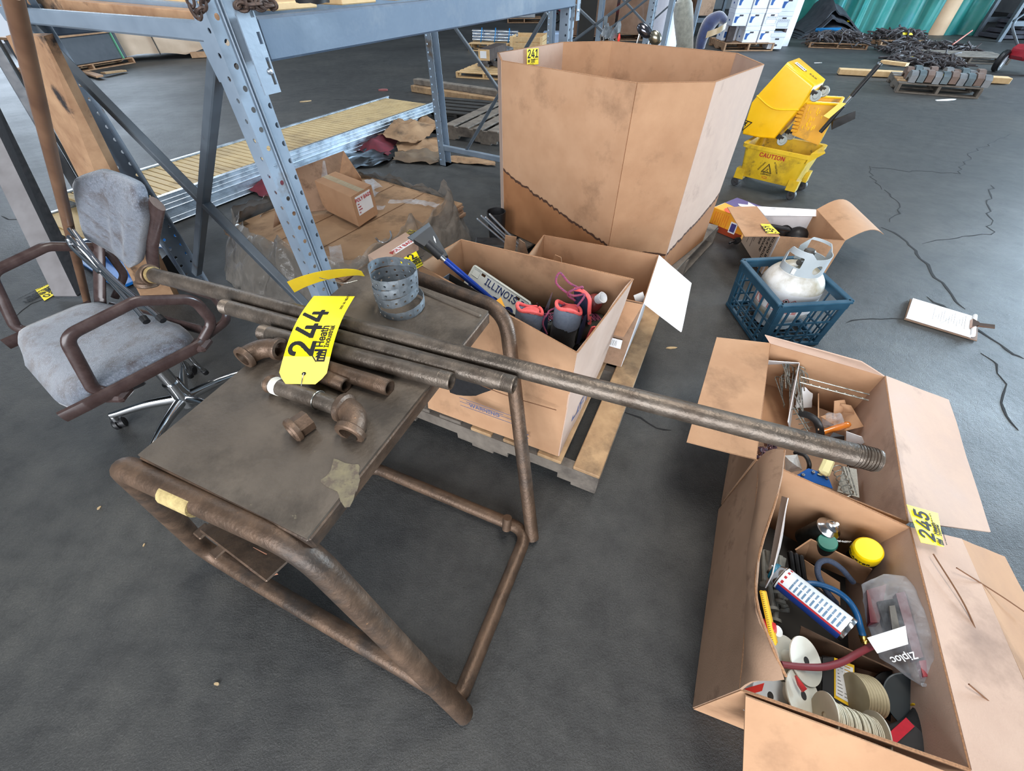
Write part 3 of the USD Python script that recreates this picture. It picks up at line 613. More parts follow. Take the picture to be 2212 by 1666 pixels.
# ---------------------------------------------------------------- pallets and cartons
def card(q, t=.005, bulge=0.0, n=8, wob=0.0, seed=0, curl=None):
    """a sheet of board on the quad q (p00, p10, p11, p01), optionally bowed out along its normal; curl bends the far (t = 1) edge"""
    q = A3(q); nrm = unit(np.cross(q[1] - q[0], q[3] - q[0])); r = np.random.default_rng(seed); o = r.random(3) * 40
    G = np.zeros((n + 1, n + 1, 3))
    for i in range(n + 1):
        for j in range(n + 1):
            s_, u_ = i / n, j / n; p = quad_pt(q, s_, u_)
            d = bulge * math.sin(math.pi * s_) * math.sin(math.pi * u_)
            if wob: d += wob * (meshkit.fbm((p * 5 + o)[None], 3, seed)[0] - .5) * 2
            if curl: d += curl * u_ ** 2
            G[i, j] = p + nrm * d
    return grid(G, t)
def pallet(name, label, o, u, v, lu, lv, m, h=.13, boards=7, m2=None, group=None, stringer_across=False, seed=0):
    """wooden pallet: deck boards along u, stringers along v; o = corner on the floor"""
    o, u, v = A3(o), unit(u), unit(v); r = np.random.default_rng(seed)
    t = thing(name, label, 'pallet', o + u * lu / 2 + v * lv / 2, group)
    fr = lambda a, b, z: o + u * a + v * b + A3((0, 0, z))
    bw = lv / (boards + (boards - 1) * .45)
    for k in range(boards):
        b0 = bw / 2 + k * (lv - bw) / (boards - 1)
        part(t, 'deck_board', noisy(beamx(fr(-.005 + .01 * r.random(), b0, h - .009), fr(lu - .01 * r.random(), b0 + .01 * (r.random() - .5), h - .009), bw * (.9 + .12 * r.random()), .017), .0012, 7, k), m2 if (m2 is not None and r.random() < .45) else m)
    for k in range(3):
        a = .02 + k * (lu - .04) / 2
        po = sg.box(0, .018, lv, h - .018)
        for c in (.27, .73): po = po.difference(sg.box(lv * c - .11, .0, lv * c + .11, .05))
        part(t, 'stringer', prism(po, frame(fr(a - .019, 0, 0), v, (0, 0, 1)), .038) if np.cross(v, (0, 0, 1)) @ u > 0 else prism(po, frame(fr(a + .019, 0, 0), v, (0, 0, 1)), .038), m)
    for k in range(3):
        b0 = bw / 2 + k * (lv - bw) / 2
        part(t, 'bottom_board', beamx(fr(.0, b0, .009), fr(lu, b0, .009), bw, .017), m)
    return t
U_, V_ = unit((.431, .902, 0)), unit((-.902, .431, 0))
pallet('pallet', 'weathered wooden pallet under the two open cartons, notched edge towards the stand', (.322, .800, 0), U_, V_, 1.2, 1.0, M_wood_grey, seed=1, m2=M_wood)
ug = unit((.62, .785, 0)); vg = unit((-.785, .62, 0))
pallet('pallet', 'weathered wooden pallet under the big octagonal bin', (.78, 1.94, 0), ug, vg, 1.18, 1.22, M_wood_grey, seed=2)

# octagonal bulk bin
rim = [A3(q) for q in ((-0.0686,3.1038,1.085), (-0.043,2.8183,1.085), (0.5601,2.195,1.085), (0.9074,2.2081,1.085), (1.3072,2.6398,1.085), (1.32,3.021,1.085), (0.6938,3.5869,1.085), (0.3587,3.5575,1.085))]
GB = thing('octagonal_bin', 'big empty octagonal cardboard bulk bin, taller than everything around it, on a pallet', 'cardboard bin', (rim[1] + rim[5]) / 2 * A3((1, 1, 0)) + A3((0, 0, .132)))
cen = sum(rim) / 8; zb = .134
M_bin = board_look('bin_board', (176, 136, 104), (188, 149, 117), c4=(140, 108, 84), s4=1.6, cut4=(.6, .8))
M_bin_low = board_look('bin_board_water_stained', (146, 99, 64), (160, 112, 75))
binmats = [M_card_pink, M_bin, M_card, M_card_pink, M_card_pink, M_bin, M_card, M_card_pink]  # paler panels have the brighter light painted into their colour
for k in range(8):
    a, b = rim[k], rim[(k + 1) % 8]; fl = lambda p: A3((p[0], p[1], zb))
    pn = part(GB, 'panel', card([fl(a), fl(b), b, a], .011, .012 if k in (1, 3, 5) else .004, 10), binmats[k])
    if k in (1, 2, 3):   # tide mark of an old soaking: darker board below a jagged brown line
        nrm = unit(np.cross(b - a, (0, 0, 1))); r = np.random.default_rng(40 + k); n = 60
        hz = {1: (.39, .19), 2: (.17, .13), 3: (.13, .30)}[k]
        top = [hz[0] * (1 - t) + hz[1] * t + .035 * (meshkit.fbm(np.array([[t * 7 + k * 3, .5, .3]]), 4, 3)[0] - .5) + (.014 * r.random() if k != 2 else .002) for t in np.linspace(0, 1, n)]
        def onp(t, z, e):
            bow = (.012 if k in (1, 3) else .004) * math.sin(math.pi * t) * math.sin(math.pi * z / (1.085 - zb))
            return lerp(fl(a), fl(b), t) + A3((0, 0, z)) + nrm * (bow + e)
        tt = np.linspace(.004, .996, n)
        for s_ in (1,):
            lo = np.array([[onp(t, 0.0, .0062 + .0008), onp(t, h * .5, .0070), onp(t, h, .0070)] for t, h in zip(tt, top)])
            part(pn, 'water_stain', grid(lo), M_bin_low, 'darker board below the tide mark')
            ln = np.array([[onp(t, h - .006 - .008 * r.random(), .0076), onp(t, h + .003, .0076)] for t, h in zip(tt, top)])
            part(pn, 'tide_line', grid(ln), plain('tide_line_brown', (74, 48, 34), .9) if k == 1 else '/World/Looks/tide_line_brown', 'jagged dark tide line')
    part(GB, 'rim_edge', beamx(a + A3((0, 0, .0)), b, .012, .003), M_flute)
for k in range(8):
    pass
part(GB, 'bottom', prism([tuple(p[:2]) for p in rim], placing((0, 0, zb)), .008), M_card)
q241 = [(0.0929,3.2758,1.0841), (0.1691,3.3566,1.0793), (0.1724,3.36,0.9969), (0.0944,3.2773,1.0038)]
off = unit(np.cross(rim[0] - rim[7], (0, 0, 1))); off = off if off @ (cen - rim[7]) > 0 else -off
lot_tag('lot_tag', 'yellow lot sticker numbered 241 inside the octagonal bin', [A3(q) + off * .02 for q in q241], '241')

def open_carton(name, label, base, rimq, mats, group=None, t=.005, bottom=M_card, bulge=0.0, wob=0.0, loc=None):
    """open box: base and rim quads (four corners each, counter-clockwise from above); mats for the four walls"""
    base, rimq = [A3(p) for p in base], [A3(p) for p in rimq]
    th = thing(name, label, 'cardboard box', sum(base) / 4 if loc is None else loc, group)
    ws = []
    for k in range(4):
        j = (k + 1) % 4
        ws.append(part(th, 'wall', card([base[k], base[j], rimq[j], rimq[k]], t, bulge, 8, wob, k), mats[k]))
        part(th, 'cut_edge', beamx(rimq[k], rimq[j], t + .001, .002), M_flute)
    part(th, 'bottom', slab(base, t), bottom)
    return th, ws
# carton A: boots, licence plate, ice scraper
zA = .66
A_r = [A3(q) for q in ((-0.3499,1.4027,0.66), (0.1916,0.8939,0.66), (0.4398,1.291,0.66), (-0.2082,1.6021,0.66))]
A_b = [A3((-.357, 1.138, .136)), A3((0.1744,0.8898,0.136)), A3((.415, 1.38, .136)), A3((-.20, 1.63, .136))]
CA, wA = open_carton('open_carton', 'open cardboard carton holding boots, a licence plate and an ice scraper, nearest on the pallet', A_b, A_r, [M_card, M_card_pink, M_card, M_card], bulge=.006, wob=.008)
fv = unit(A_b[1] - A_b[0]); fz = A3((0, 0, 1)); fn_ = unit(np.cross(fv, fz))
if fn_[1] > 0: fn_ = -fn_
M_blue_ink = plain('faded_blue_print', (92, 96, 124), .8)
def front_print(s_, px_o, h, m=None, xdir=None, e=.0125):
    part(CA, 'print', text(s_, A3(px_o) + fn_ * e, fv, fz, h, .0006, True), m or M_blue_ink)
fp = lambda a, z: lerp(A_b[0], A_b[1], a) + A3((0, 0, z))
front_print('COLLAPSE TOP', fp(.20, .33), .02); front_print('keep flat while lifting', fp(.22, .305), .011); front_print('store in a dry place', fp(.22, .288), .011); front_print('HANDLE WITH CARE', fp(.24, .270), .010)
for k in range(3): part(CA, 'print', beamx(fp(.30, .16 - .022 * k * 1) + fn_ * .013, fp(.72, .16 - .022 * k) + fn_ * .013, .001, .0025), M_blue_ink)
front_print('WARNING', fp(.37, .125), .019)
for z in (.116, .148): part(CA, 'print', beamx(fp(.35, z) + fn_ * .013, fp(.62, z) + fn_ * .013, .001, .003), M_blue_ink)
front_print('2', fp(.905, .44), .02, M_paper); front_print('XX', fp(.72, .06), .024); front_print('NET', fp(.72, .035), .013)
M_crease = plain('board_crease', (112, 78, 54), .9)
part(CA, 'crease', tube(curve([fp(.0, .30) + fn_ * .012, fp(.4, .275) + fn_ * .012, fp(.65, .262) + fn_ * .012, fp(.96, .272) + fn_ * .012], 20), .0016, 6), M_crease)
sv = unit(A_r[2] - A_r[1]); sn = unit(np.cross(sv, fz)); sn = sn if sn[0] > 0 else -sn
for a, z, h in ((.35, .30, .035), (.45, .24, .03), (.15, .12, .05)):
    part(CA, 'print', text('LIFT', lerp(A_b[1], A_b[2], a) + A3((0, 0, z)) + sn * .011, sv, fz, h, .0006, True), M_blue_ink)
lot_tag('lot_tag', 'yellow lot sticker numbered 242 on the corner of the carton with the boots', [(-0.4357,1.4102,0.668), (-0.3731,1.4917,0.668), (-0.3323,1.3954,0.664), (-0.3905,1.311,0.664)], '242', big=.55)

# carton B behind it with a white-faced flap
B_r = [A3(q) for q in ((0.0883,1.4571,0.48), (0.5373,1.3867,0.49), (0.6986,1.7744,0.49), (0.1683,1.9907,0.49))]
B_r[0] = B_r[1] + (B_r[3] - B_r[2])
B_b = [A3((p[0], p[1], .136)) for p in B_r]; B_b[1] = A3((0.5114,1.3864,0.136)); 
CB, wB = open_carton('open_carton', 'open carton behind the boots carton with its white-faced flap folded out', B_b, B_r, [M_card_dark, M_card_white, M_card, M_card])
part(CB, 'flap', card([B_r[1], B_r[2], (0.8353,1.6439,0.42), (0.6963,1.3121,0.4)], .005, .012, 8, .004, 4), M_card_white, 'white-faced flap folded outwards')
part(CB, 'flap', card([lerp(B_r[0], B_r[1], .45) + fn_ * .02, B_r[1] + fn_ * .012, lerp(B_r[0], B_r[1], .93) + fn_ * .045 - A3((0, 0, .155)), lerp(B_r[0], B_r[1], .45) + fn_ * .05 - A3((0, 0, .15))], .005), M_card, 'torn flap hanging down the front')
lb = lerp(B_b[0], B_b[1], .80) + fn_ * .008
part(CB, 'barcode_label', slab([lb + A3((0, 0, .11)), lb + fv * .09 + A3((0, 0, .11)), lb + fv * .09 + A3((0, 0, .16)), lb + A3((0, 0, .16))], .001), M_paper)
for k in range(12): part(CB, 'barcode', beamx(lb + fv * (.022 + .004 * k) + A3((0, 0, .12)) + fn_ * .001, lb + fv * (.022 + .004 * k) + A3((0, 0, .15)) + fn_ * .001, .001 + .0012 * (k % 3), .0006, (1, 0, .1)), M_ink)
single('carton_scrap', 'loose folded bit of tan card poking up inside the white-flapped carton', 'cardboard scrap', card([(0.1951,1.8065,0.42), (0.2506,1.7926,0.42), (0.238,1.7818,0.48), (0.2114,1.8088,0.48)], .004), M_card)
single('carton_scrap', 'pale rolled paper in the far corner of the white-flapped carton', 'paper', tube([(0.5561,1.5422,0.4), (0.5928,1.541,0.42)], .022, 14), M_paper)

# the two open cartons at the right ------------------------------------------------
zU = .315
U_r = [A3(q) for q in ((0.799,0.7486,0.315), (1.1525,0.5303,0.315), (1.4711,1.1312,0.315), (1.1076,1.3352,0.315))]
U_b = [A3((p[0] + dx, p[1] + dy, .003)) for p, (dx, dy) in zip(U_r, ((.004, .004), (0, 0), (0, 0), (0, 0)))]
CU, wU = open_carton('open_carton', 'open carton of hooks and hand tools at the right, farther of the two touching cartons', U_b, U_r, [M_card, M_card_pink, M_card, M_card_dark], bulge=.003)
part(CU, 'flap', card([U_r[3], U_r[0], (0.6021,0.8321,0.3), (0.8904,1.372,0.32)], .005, .004, 8, .003, 3), M_card, 'flap folded out to the left')
part(CU, 'flap', card([U_r[2], U_r[3], (1.081,1.3548,0.345), (1.3734,1.1694,0.36)], .005, .006, 8, .003, 5), M_card_pink, 'narrow far flap')
part(CU, 'flap', card([U_r[1] + A3((0, 0, .002)), U_r[2], (1.7908,1.1064,0.2), (1.5379,0.5618,0.17)], .005, .02, 10, .006, 6), M_card_pink, 'wide flap folded out over the floor at the right')
W_r = [A3(q) for q in ((0.5003,0.1373,0.335), (.905, .006, .335), (1.1311,0.5155,0.335), (0.7991,0.7406,0.335))]
W_r[3] = A3((.800, .738, .335)); W_r[2] = A3((1.1262,0.5045,0.335))
W_b = [A3((.501, .137, .003)), A3((.885, .0, .003)), A3((1.12, .52, .003)), A3((.786, .731, .003))]
CW, wW = open_carton('open_carton', 'open carton of spray cans, spools and gloves at the lower right, nearest the camera', W_b, W_r, [M_card, M_card_pink, M_card, M_card_dark], bulge=.004)
# its left flap stands up and leans in over the contents, with a wavy free edge
wf_ = [(0.5593,0.1465,0.43), (0.5434,0.2016,0.45), (0.545,0.2873,0.46), (0.595,0.3871,0.46), (0.7186,0.5512,0.45), (0.8113,0.698,0.44)]
fe = curve(wf_, 24); hg = np.array([lerp(W_r[0], W_r[3], t) for t in np.linspace(0, 1, len(fe))])
fp_ = np.array([[h * (1 - t) + f * t + A3((-.018 * math.sin(math.pi * t), 0, .012 * math.sin(math.pi * t))) + .004 * math.sin(i * .9 + 5 * t) for t in np.linspace(0, 1, 7)] for i, (h, f) in enumerate(zip(hg, fe))])
part(CW, 'flap', grid(fp_, .005), M_card_dark, 'left flap with a wavy free edge')
part(CW, 'flute_edge', tube(fe, .003, 6), M_flute)
part(CW, 'flap', card([W_r[0] + A3((.006, -.01, .0)), W_r[1] + A3((0, -.02, 0)), (.86, -.16, .30), (.515, -.03, .14)], .005, .012, 8, .004, 8), M_card, 'near flap folded out')
rf = [A3(W_r[1]), A3(W_r[2]), A3((1.5997,0.5103,0.1)), A3((1.36, -.10, .06))]
part(CW, 'flap', card([W_r[1], W_r[2], (1.2832,0.485,0.3), (1.06, -.06, .34)], .005, .004, 8, .003, 9), M_card_pink, 'creased right flap, upper fold')
part(CW, 'flap', card([(1.06, -.06, .34), (1.2832,0.485,0.3), (1.5168,0.4838,0.17), (1.42, -.12, .10)], .005, .012, 8, .005, 10), M_card, 'creased right flap, lower fold')
for a, b in (((1.1268,0.4261,0.336), (1.1119,0.2004,0.3)), ((1.1678,0.3917,0.33), (1.3803,0.3084,0.22)), ((1.0005,0.1427,0.335), (1.1101,0.0524,0.27))):
    a, b = A3(a), A3(b); m = (a + b) / 2 + A3((.01, -.01, .012))
    part(CW, 'crease', tube(curve([a + A3((0, 0, .01)), m, b + A3((0, 0, .012))], 14), .0018, 6), M_crease)
def tilt_quad(p): return [A3(q) for q in p]
lot_tag('lot_tag', 'yellow lot sticker numbered 245 on the right flap of the spray-can carton', [(1.0992,0.4508,0.362), (1.1398,0.5635,0.358), (1.2195,0.5397,0.35), (1.1626,0.4419,0.352)], '245')

# heater carton at the middle right -----------------------------------------------
zH = .262
H_r = [A3(q) for q in ((1.6794,2.4223,0.262), (2.0492,2.3617,0.262), (2.1139,2.8147,0.262), (1.7236,2.8756,0.262))]
H_b = [A3((p[0], p[1], .003)) for p in H_r]
CH_, wH = open_carton('open_carton', 'open carton printed with propane heater lettering beside the milk crate', H_b, H_r, [M_card, M_card, M_card_white, M_card_white], bulge=.002)
M_card_lt = look('printed_box_face', (186, 166, 148), (196, 178, 160), 9, .8)
fl1 = [H_r[3], H_r[0], A3((1.4915,2.4808,0.235)), A3((1.5298,2.8924,0.25))]
part(CH_, 'flap', card(fl1, .004, .012, 8, .002, 1), M_card, 'left flap with the lot sticker')
part(CH_, 'flap', card([H_r[2], H_r[3], (1.7479,2.7749,0.24), (2.1778,2.7761,0.23)], .004, .004), M_card_white, 'white inner face of the back flap')
part(CH_, 'flap', grid(np.array([[quad_pt([H_r[1], H_r[2], A3((2.4283,2.9253,0.24)), A3((2.5536,2.6672,0.14))], s_, t) + A3((0, 0, .05 * math.sin(math.pi * t) + .012 * t)) for t in np.linspace(0, 1, 9)] for s_ in np.linspace(0, 1, 9)]), .004), M_card, 'right flap curling down')
ln = unit(H_r[0] - H_r[3]); lnn = unit(np.cross(ln, (0, 0, 1))); lnn = lnn if lnn[0] < 0 else -lnn
part(CH_, 'printed_face', slab([H_b[3] + lnn * .004, H_b[0] + lnn * .004, H_r[0] + lnn * .004, H_r[3] + lnn * .004], .001), M_card_lt)
part(CH_, 'pale_edge', beamx(H_b[0] + lnn * .005, H_r[0] + lnn * .005, .02, .003, lnn), M_card_white)
for k, s_ in enumerate(('50,000 BTU', 'BULK MOUNT', 'PROPANE', 'HEATER')):
    part(CH_, 'print', text(s_, H_r[0] - ln * (.06 + .05 * k) + lnn * .0056 - A3((0, 0, .02)), (0, 0, -1), ln, .024, .0006, True), M_ink)
for k in range(9):
    a = .26 + .022 * k
    part(CH_, 'print', beamx(H_r[0] - ln * a + lnn * .0056 - A3((0, 0, .05)), H_r[0] - ln * a + lnn * .0056 - A3((0, 0, .12 + .1 * ((k * 7) % 3) / 2)), .004, .0006, lnn), M_ink)
t239 = [A3(q) + A3((0, 0, .011)) for q in ((1.6244,2.4772,0.245), (1.6397,2.6113,0.247), (1.6862,2.5818,0.257), (1.6872,2.4482,0.2585))]
lot_tag('lot_tag', 'yellow lot sticker numbered 239 on the flap of the propane heater carton', t239, '239', big=.6)
for p, s_, l in (((1.9786,2.8676,0.1), .055, 'black plastic heater fitting at the left inside the heater carton'), ((2.0651,2.8139,0.09), .075, 'grey-black domed heater part in the front of the heater carton')):
    single('heater_part', l, 'heater part', noisy(lathe([(0, -.08), (s_, -.08), (s_ * 1.2, -.02), (s_ * .9, .03), (s_ * .3, .05), (0, .052)], 18, placing(p)), .01, 14, 3), M_black)
single('heater_bracket', 'black plastic bracket lying on top inside the heater carton', 'bracket', beamx((1.7746,2.7269,0.19), (1.9234,2.7111,0.17), .05, .018, ch=.006), M_black)
# orange product box with pictures
ob = [A3(q) for q in ((1.5424,3.1069,0.003), (1.7206,2.859,0.003))]; zO = .16
OBX = thing('lamp_box', 'orange and purple printed product box behind the heater carton', 'product box', ob[0])
o1 = unit(ob[1] - ob[0]); o2 = A3((-o1[1], o1[0], 0)); w_, d_ = .28, .30
bx0 = ob[0] * 1.0
M_orange = look('orange_print', (236, 150, 40), (246, 176, 52), 7, .45); M_purple = plain('purple_print', (74, 66, 128), .45); M_redor = plain('red_orange_print', (226, 82, 46), .45)
part(OBX, 'carton', cbox((w_ / 2, d_ / 2, zO / 2), (w_, d_, zO), .003, frame(bx0, o1, o2)), M_orange)
P_ = lambda a, b, c: bx0 + o1 * a + o2 * b + A3((0, 0, c))
part(OBX, 'print', prism([(0, .14), (w_, .10), (w_, d_), (0, d_)], frame(P_(0, 0, zO + .0002), o1, o2), .0006), M_purple)
part(OBX, 'print', prism([(.07, .2), (.12, .16), (.2, .19), (.26, .22), (.2, .26), (.1, .29), (.13, .24)], frame(P_(0, 0, zO + .0009), o1, o2), .0006), M_paper)
part(OBX, 'print', prism(sg.Point(.18, .12).buffer(.075), frame(P_(0, 0, zO + .0012), o1, o2), .0006), M_redor)
part(OBX, 'print', prism(sg.Point(.12, .05).buffer(.055), frame(P_(0, 0, zO + .001), o1, o2), .0006), M_redor)
part(OBX, 'print', prism(sg.box(.1, .11, .165, .17), frame(P_(0, 0, zO + .002), o1, o2), .0006), plain('grey_lamp_print', (126, 122, 110), .5))
part(OBX, 'print', prism(sg.box(.21, .21, .265, .27), frame(P_(0, 0, zO + .0012), o1, o2), .0006), M_paper)
for k in range(7): part(OBX, 'print', beamx(P_(.03 + .018 * k, -.0006, zO - .02), P_(.03 + .018 * k, -.0006, .045 + .01 * (k % 3)), .003, .0005, (0, 1, .01)), M_redor)
part(OBX, 'print', slab([P_(.17, -.001, .03), P_(.225, -.001, .03), P_(.225, -.001, .11), P_(.17, -.001, .11)], .0008), M_paper)
part(OBX, 'print', slab([P_(.178, -.0016, .04), P_(.217, -.0016, .04), P_(.217, -.0016, .1), P_(.178, -.0016, .1)], .0008), M_purple)
part(OBX, 'print', prism(sg.box(.0, .0, w_, .045), frame(P_(0, -.0006, 0), o1, (0, 0, 1)), .0004), plain('dark_red_print', (150, 58, 30), .5))
part(OBX, 'printed_side', slab([P_(-.0008, 0, 0), P_(-.0008, 0, zO), P_(-.0008, d_, zO), P_(-.0008, d_, 0)], .0008), M_paper)
part(OBX, 'lettering', text('TURNS NIGHT INTO DAYLIGHT', P_(-.0016, d_ * .97, .05), -o2, (0, 0, 1), .03 * .55, .0006, True), M_ink)
single('drill_bit_stub', 'small black and silver valve on the floor beside the heater carton', 'valve', join([beamx((1.589,2.7929,0.03), (1.6623,2.839,0.035), .014, .014), lathe([(0, -.02), (.02, -.02), (.024, 0), (.02, .02), (0, .02)], 16, axis_frame((1.6626,2.8347,0.03), (1, .4, .2)))]), M_black)

# ---------------------------------------------------------------- pallet rack
O_ = A3((-.851, 1.600, 0)); M_ = A3((.435, 3.893, 0)); ru = unit(M_ - O_); rd = unit((-.86, .511, 0)); DEP = 1.425
HP_ = .0574
def plate_with_holes(w, z0, z1, holes, r=.0085, t=.003):
    po = sg.box(0, z0, w, z1)
    for x, z in holes:
        if z0 - .01 < z < z1 + .01: po = po.difference(sg.Point(x, z).buffer(r, 3))
    return po
def post_mesh(c, side, z1=2.5, dens=1, w=.10, dp=.07):
    """perforated channel post; c = point under the left hole column, face along ru, channel running back along side * rd"""
    f0 = c - ru * .030; back = rd * side
    zs = [.02 + HP_ * k for k in range(int(z1 / HP_))]
    if dens == 0: zs = []
    front = plate_with_holes(w, .004, z1, [(.030, z + .0078) for z in zs] + [(w - .004, z + .0078) for z in zs])
    sidep = plate_with_holes(dp, .004, z1, [(.018, z + .036) for z in zs], .007)
    ms = [prism(front, frame(f0, ru, (0, 0, 1)), -.003 if side * (np.cross(ru, (0, 0, 1)) @ rd) < 0 else .003)]
    for e in (0, w):
        ms.append(prism(sidep if e == 0 else sg.box(0, .004, dp, z1), frame(f0 + ru * e, back, (0, 0, 1)), .003))
    # raised ribs down the face
    for e in (.046, .058): ms.append(beamx(f0 + ru * e - back * .004 + A3((0, 0, .01)), f0 + ru * e - back * .004 + A3((0, 0, z1)), .004, .006, rd))
    ms.append(cbox((0, 0, .004), (w * 1.2, dp * 1.5, .008), .002, frame(f0 + ru * w / 2 + back * dp / 2, ru, back)))
    return join(ms)
def upright(name, label, f, rear, mat_=None, z1=2.5, dens=1, braces=(), struts=(), group=None):
    mm = mat_ or M_rack
    t = thing(name, label, 'rack upright', f, group)
    part(t, 'post', post_mesh(A3(f), 1, z1, dens), mm, None, False); part(t, 'post', post_mesh(A3(rear), -1, z1, dens), mm, None, False)
    for a, b, w_ in struts: part(t, 'strut', join([beamx(a, b, .035, .05, ch=.006)]), mm)
    for a, b, w_ in braces: part(t, 'brace', beamx(a, b, w_, w_ * .9, ch=.004), M_rack_dark)
    return t
dz = lambda p, z: A3((p[0], p[1], z))
rear0 = O_ + rd * DEP
UF = upright('rack_upright', 'near perforated blue-grey rack upright between the stand and the chair', O_, rear0, braces=[
    (dz(O_ + rd * .06, 1.275) , (-1.935, 2.245, .14), .042), (dz(rear0 - rd * .03, 1.30), dz(O_ + rd * .09, .17), .04)],
    struts=[(dz(O_ + rd * .02, 1.312), dz(rear0 + rd * .12, 1.312), .05), (dz(O_ + rd * .05, 2.3), dz(rear0, 2.3), .05)])
part(UF, 'brace', beamx(dz(rear0 - rd * .02, 1.29), dz(O_ + rd * .1, 2.4), .04, .036), M_rack_dark)
part(UF, 'brace_bracket', prism([(0, 0), (.07, 0), (.055, -.10), (.015, -.10)], frame(dz(O_ + rd * .035, 1.29) - ru * .024, rd, (0, 0, 1)), .004), M_rack)
R1r = A3((-.715, 4.624, 0))
upright('rack_upright', 'far perforated rack upright beside the octagonal bin, crossed by thin dark braces', M_, R1r, braces=[
    ((-.45, 4.455, 1.09), (.05, 4.14, .55), .026), ((0.2713,3.9971,1.2058), (-.44, 4.449, .17), .026), (dz(M_, 1.3), (-.44, 4.45, 1.1), .026)],
    struts=[((-.70, 4.61, .165), (.42, 3.90, .165), .05)])
M_beam = look('rack_beam_paint', (70, 86, 104), (86, 102, 120), 4, .6, bump=.1, bscale=60, c3=(108, 118, 128), s3=2, cut=(.5, .62), c4=(128, 98, 78), s4=9, cut4=(.70, .74))
BM = thing('rack_rail', 'broad blue-grey painted rack beam crossing the top of the view', 'rack beam', (O_ + M_) / 2)
ba, bb = A3((-.775, 1.640, 1.24)), A3((.44, 3.915, 1.24)); bu = unit(bb - ba); bnn = A3((bu[1], -bu[0], 0))
part(BM, 'beam_body', beamx(ba + A3((0, 0, .052)), bb + A3((0, 0, .052)), .05, .105, ch=.006), M_beam)
for e, s_ in ((ba, 1), (bb, -1)):
    pl = e - bu * s_ * .04 + bnn * .034
    po = sg.box(-.03, -.075, .03, .165)
    for z in (-.04, .0, .06, .12): po = po.difference(sg.box(-.004 + .018, z - .014, .008 + .018, z + .014))
    part(BM, 'connector_plate', prism(po, frame(pl, bu, (0, 0, 1)), .005), M_rack)
    for z in (.13, -.02): part(BM, 'rivet', lathe([(0, .012), (.006, .011), (.009, .006), (.009, 0)], 12, axis_frame(pl + bu * s_ * .014 + A3((0, 0, z)), bnn)), M_steel)
BM2 = thing('rack_rail', 'rear rack beam running behind the broad front beam', 'rack beam', rear0)
part(BM2, 'beam_body', beamx(dz(rear0 + ru * .08, 1.29), dz(R1r, 1.29), .05, .105, ch=.006), M_beam)
# deck boards and chain lying on the beams
for k in range(5):
    a = dz(O_ + ru * (.30 + .30 * k) + rd * .015, 1.358); b = dz(O_ + ru * (.30 + .30 * k) + rd * 1.42, 1.36)
    single('deck_board', ['first deck board across the rack beams, nearest the perforated post', 'second deck board across the rack beams', 'third deck board across the rack beams', 'fourth deck board across the rack beams', 'fifth deck board across the rack beams'][k], 'board', beamx(a, b, .18, .02), M_wood_new)
single('shelf_timber', 'thick brown timber lying along the rack side above the strut', 'timber', beamx((-0.8679,1.7564,1.3203), (-2.624,2.8013,1.3445), .06, .05), M_wood_old)
single('shelf_channel', 'grey steel channel lying on top of the brown timber', 'steel channel', beamx((-1.0703,1.9447,1.3482), (-2.2348,2.6376,1.3728), .05, .02), M_rack)
def chain(t, pts, link=.034, r=.0042, m=None):
    p = curve(pts, 200); L = np.r_[0, np.cumsum(np.linalg.norm(np.diff(p, axis=0), axis=1))]
    n = int(L[-1] / (link * .72))
    for k in range(n):
        q = np.array([np.interp((k + .5) / n * L[-1], L, p[:, i]) for i in range(3)]); q2 = np.array([np.interp(min(1, (k + .9) / n) * L[-1], L, p[:, i]) for i in range(3)])
        d = unit(q2 - q + 1e-6); h = A3((0, 0, 1)) if abs(d[2]) < .8 else A3((1, 0, 0))
        x = unit(np.cross(h, d)); x = x if k % 2 else np.cross(d, x)
        a = np.linspace(0, 2 * np.pi, 12, endpoint=False)
        part(t, 'link', tube(q + np.outer(np.cos(a) * link / 2, d) + np.outer(np.sin(a) * link * .3, x), r, 6, True), m or M_rust)
M_chain = look('rusty_chain', (66, 54, 50), (92, 74, 64), 40, .6, metal=.4)
C1 = thing('chain', 'rusty chain hanging in a loop behind the near perforated post', 'chain', (-0.9026,1.6309,1.2216))
chain(C1, [(-0.9996,1.8128,1.2595), (-1.0242,1.8275,1.2202), (-1.0205,1.8253,1.1838), (-1.0025,1.8145,1.1666), (-0.9689,1.7945,1.1985), (-0.9438,1.7796,1.2506)], .026, .0032, M_chain)
C2 = thing('chain', 'rusty chain hanging over the brown timber at the top of the view', 'chain', (-0.8387,1.4733,1.3585))
chain(C2, [(-0.8328,1.4698,1.3997), (-0.8402,1.4742,1.3784), (-0.8387,1.4733,1.3585), (-0.8059,1.4537,1.3722), (-0.7671,1.4305,1.3991)], .03, .004, M_chain)
C3 = thing('chain', 'rusty chain heaped on the deck boards right of the post top', 'chain', (-0.757,1.6478,1.376))
r3 = np.random.default_rng(5)
chain(C3, [A3((-0.7332,1.5845,1.376)) + (r3.random(3) - .5) * A3((.12, .06, .012)) for _ in range(16)], .03, .004, M_chain)
single('dark_casting', 'small black iron casting on the rack deck above the broad beam', 'casting', noisy(lathe([(0, 0), (.05, 0), (.055, .03), (.03, .05), (0, .052)], 18, placing((-0.6102,1.7365,1.37))), .008, 20, 4), M_black)

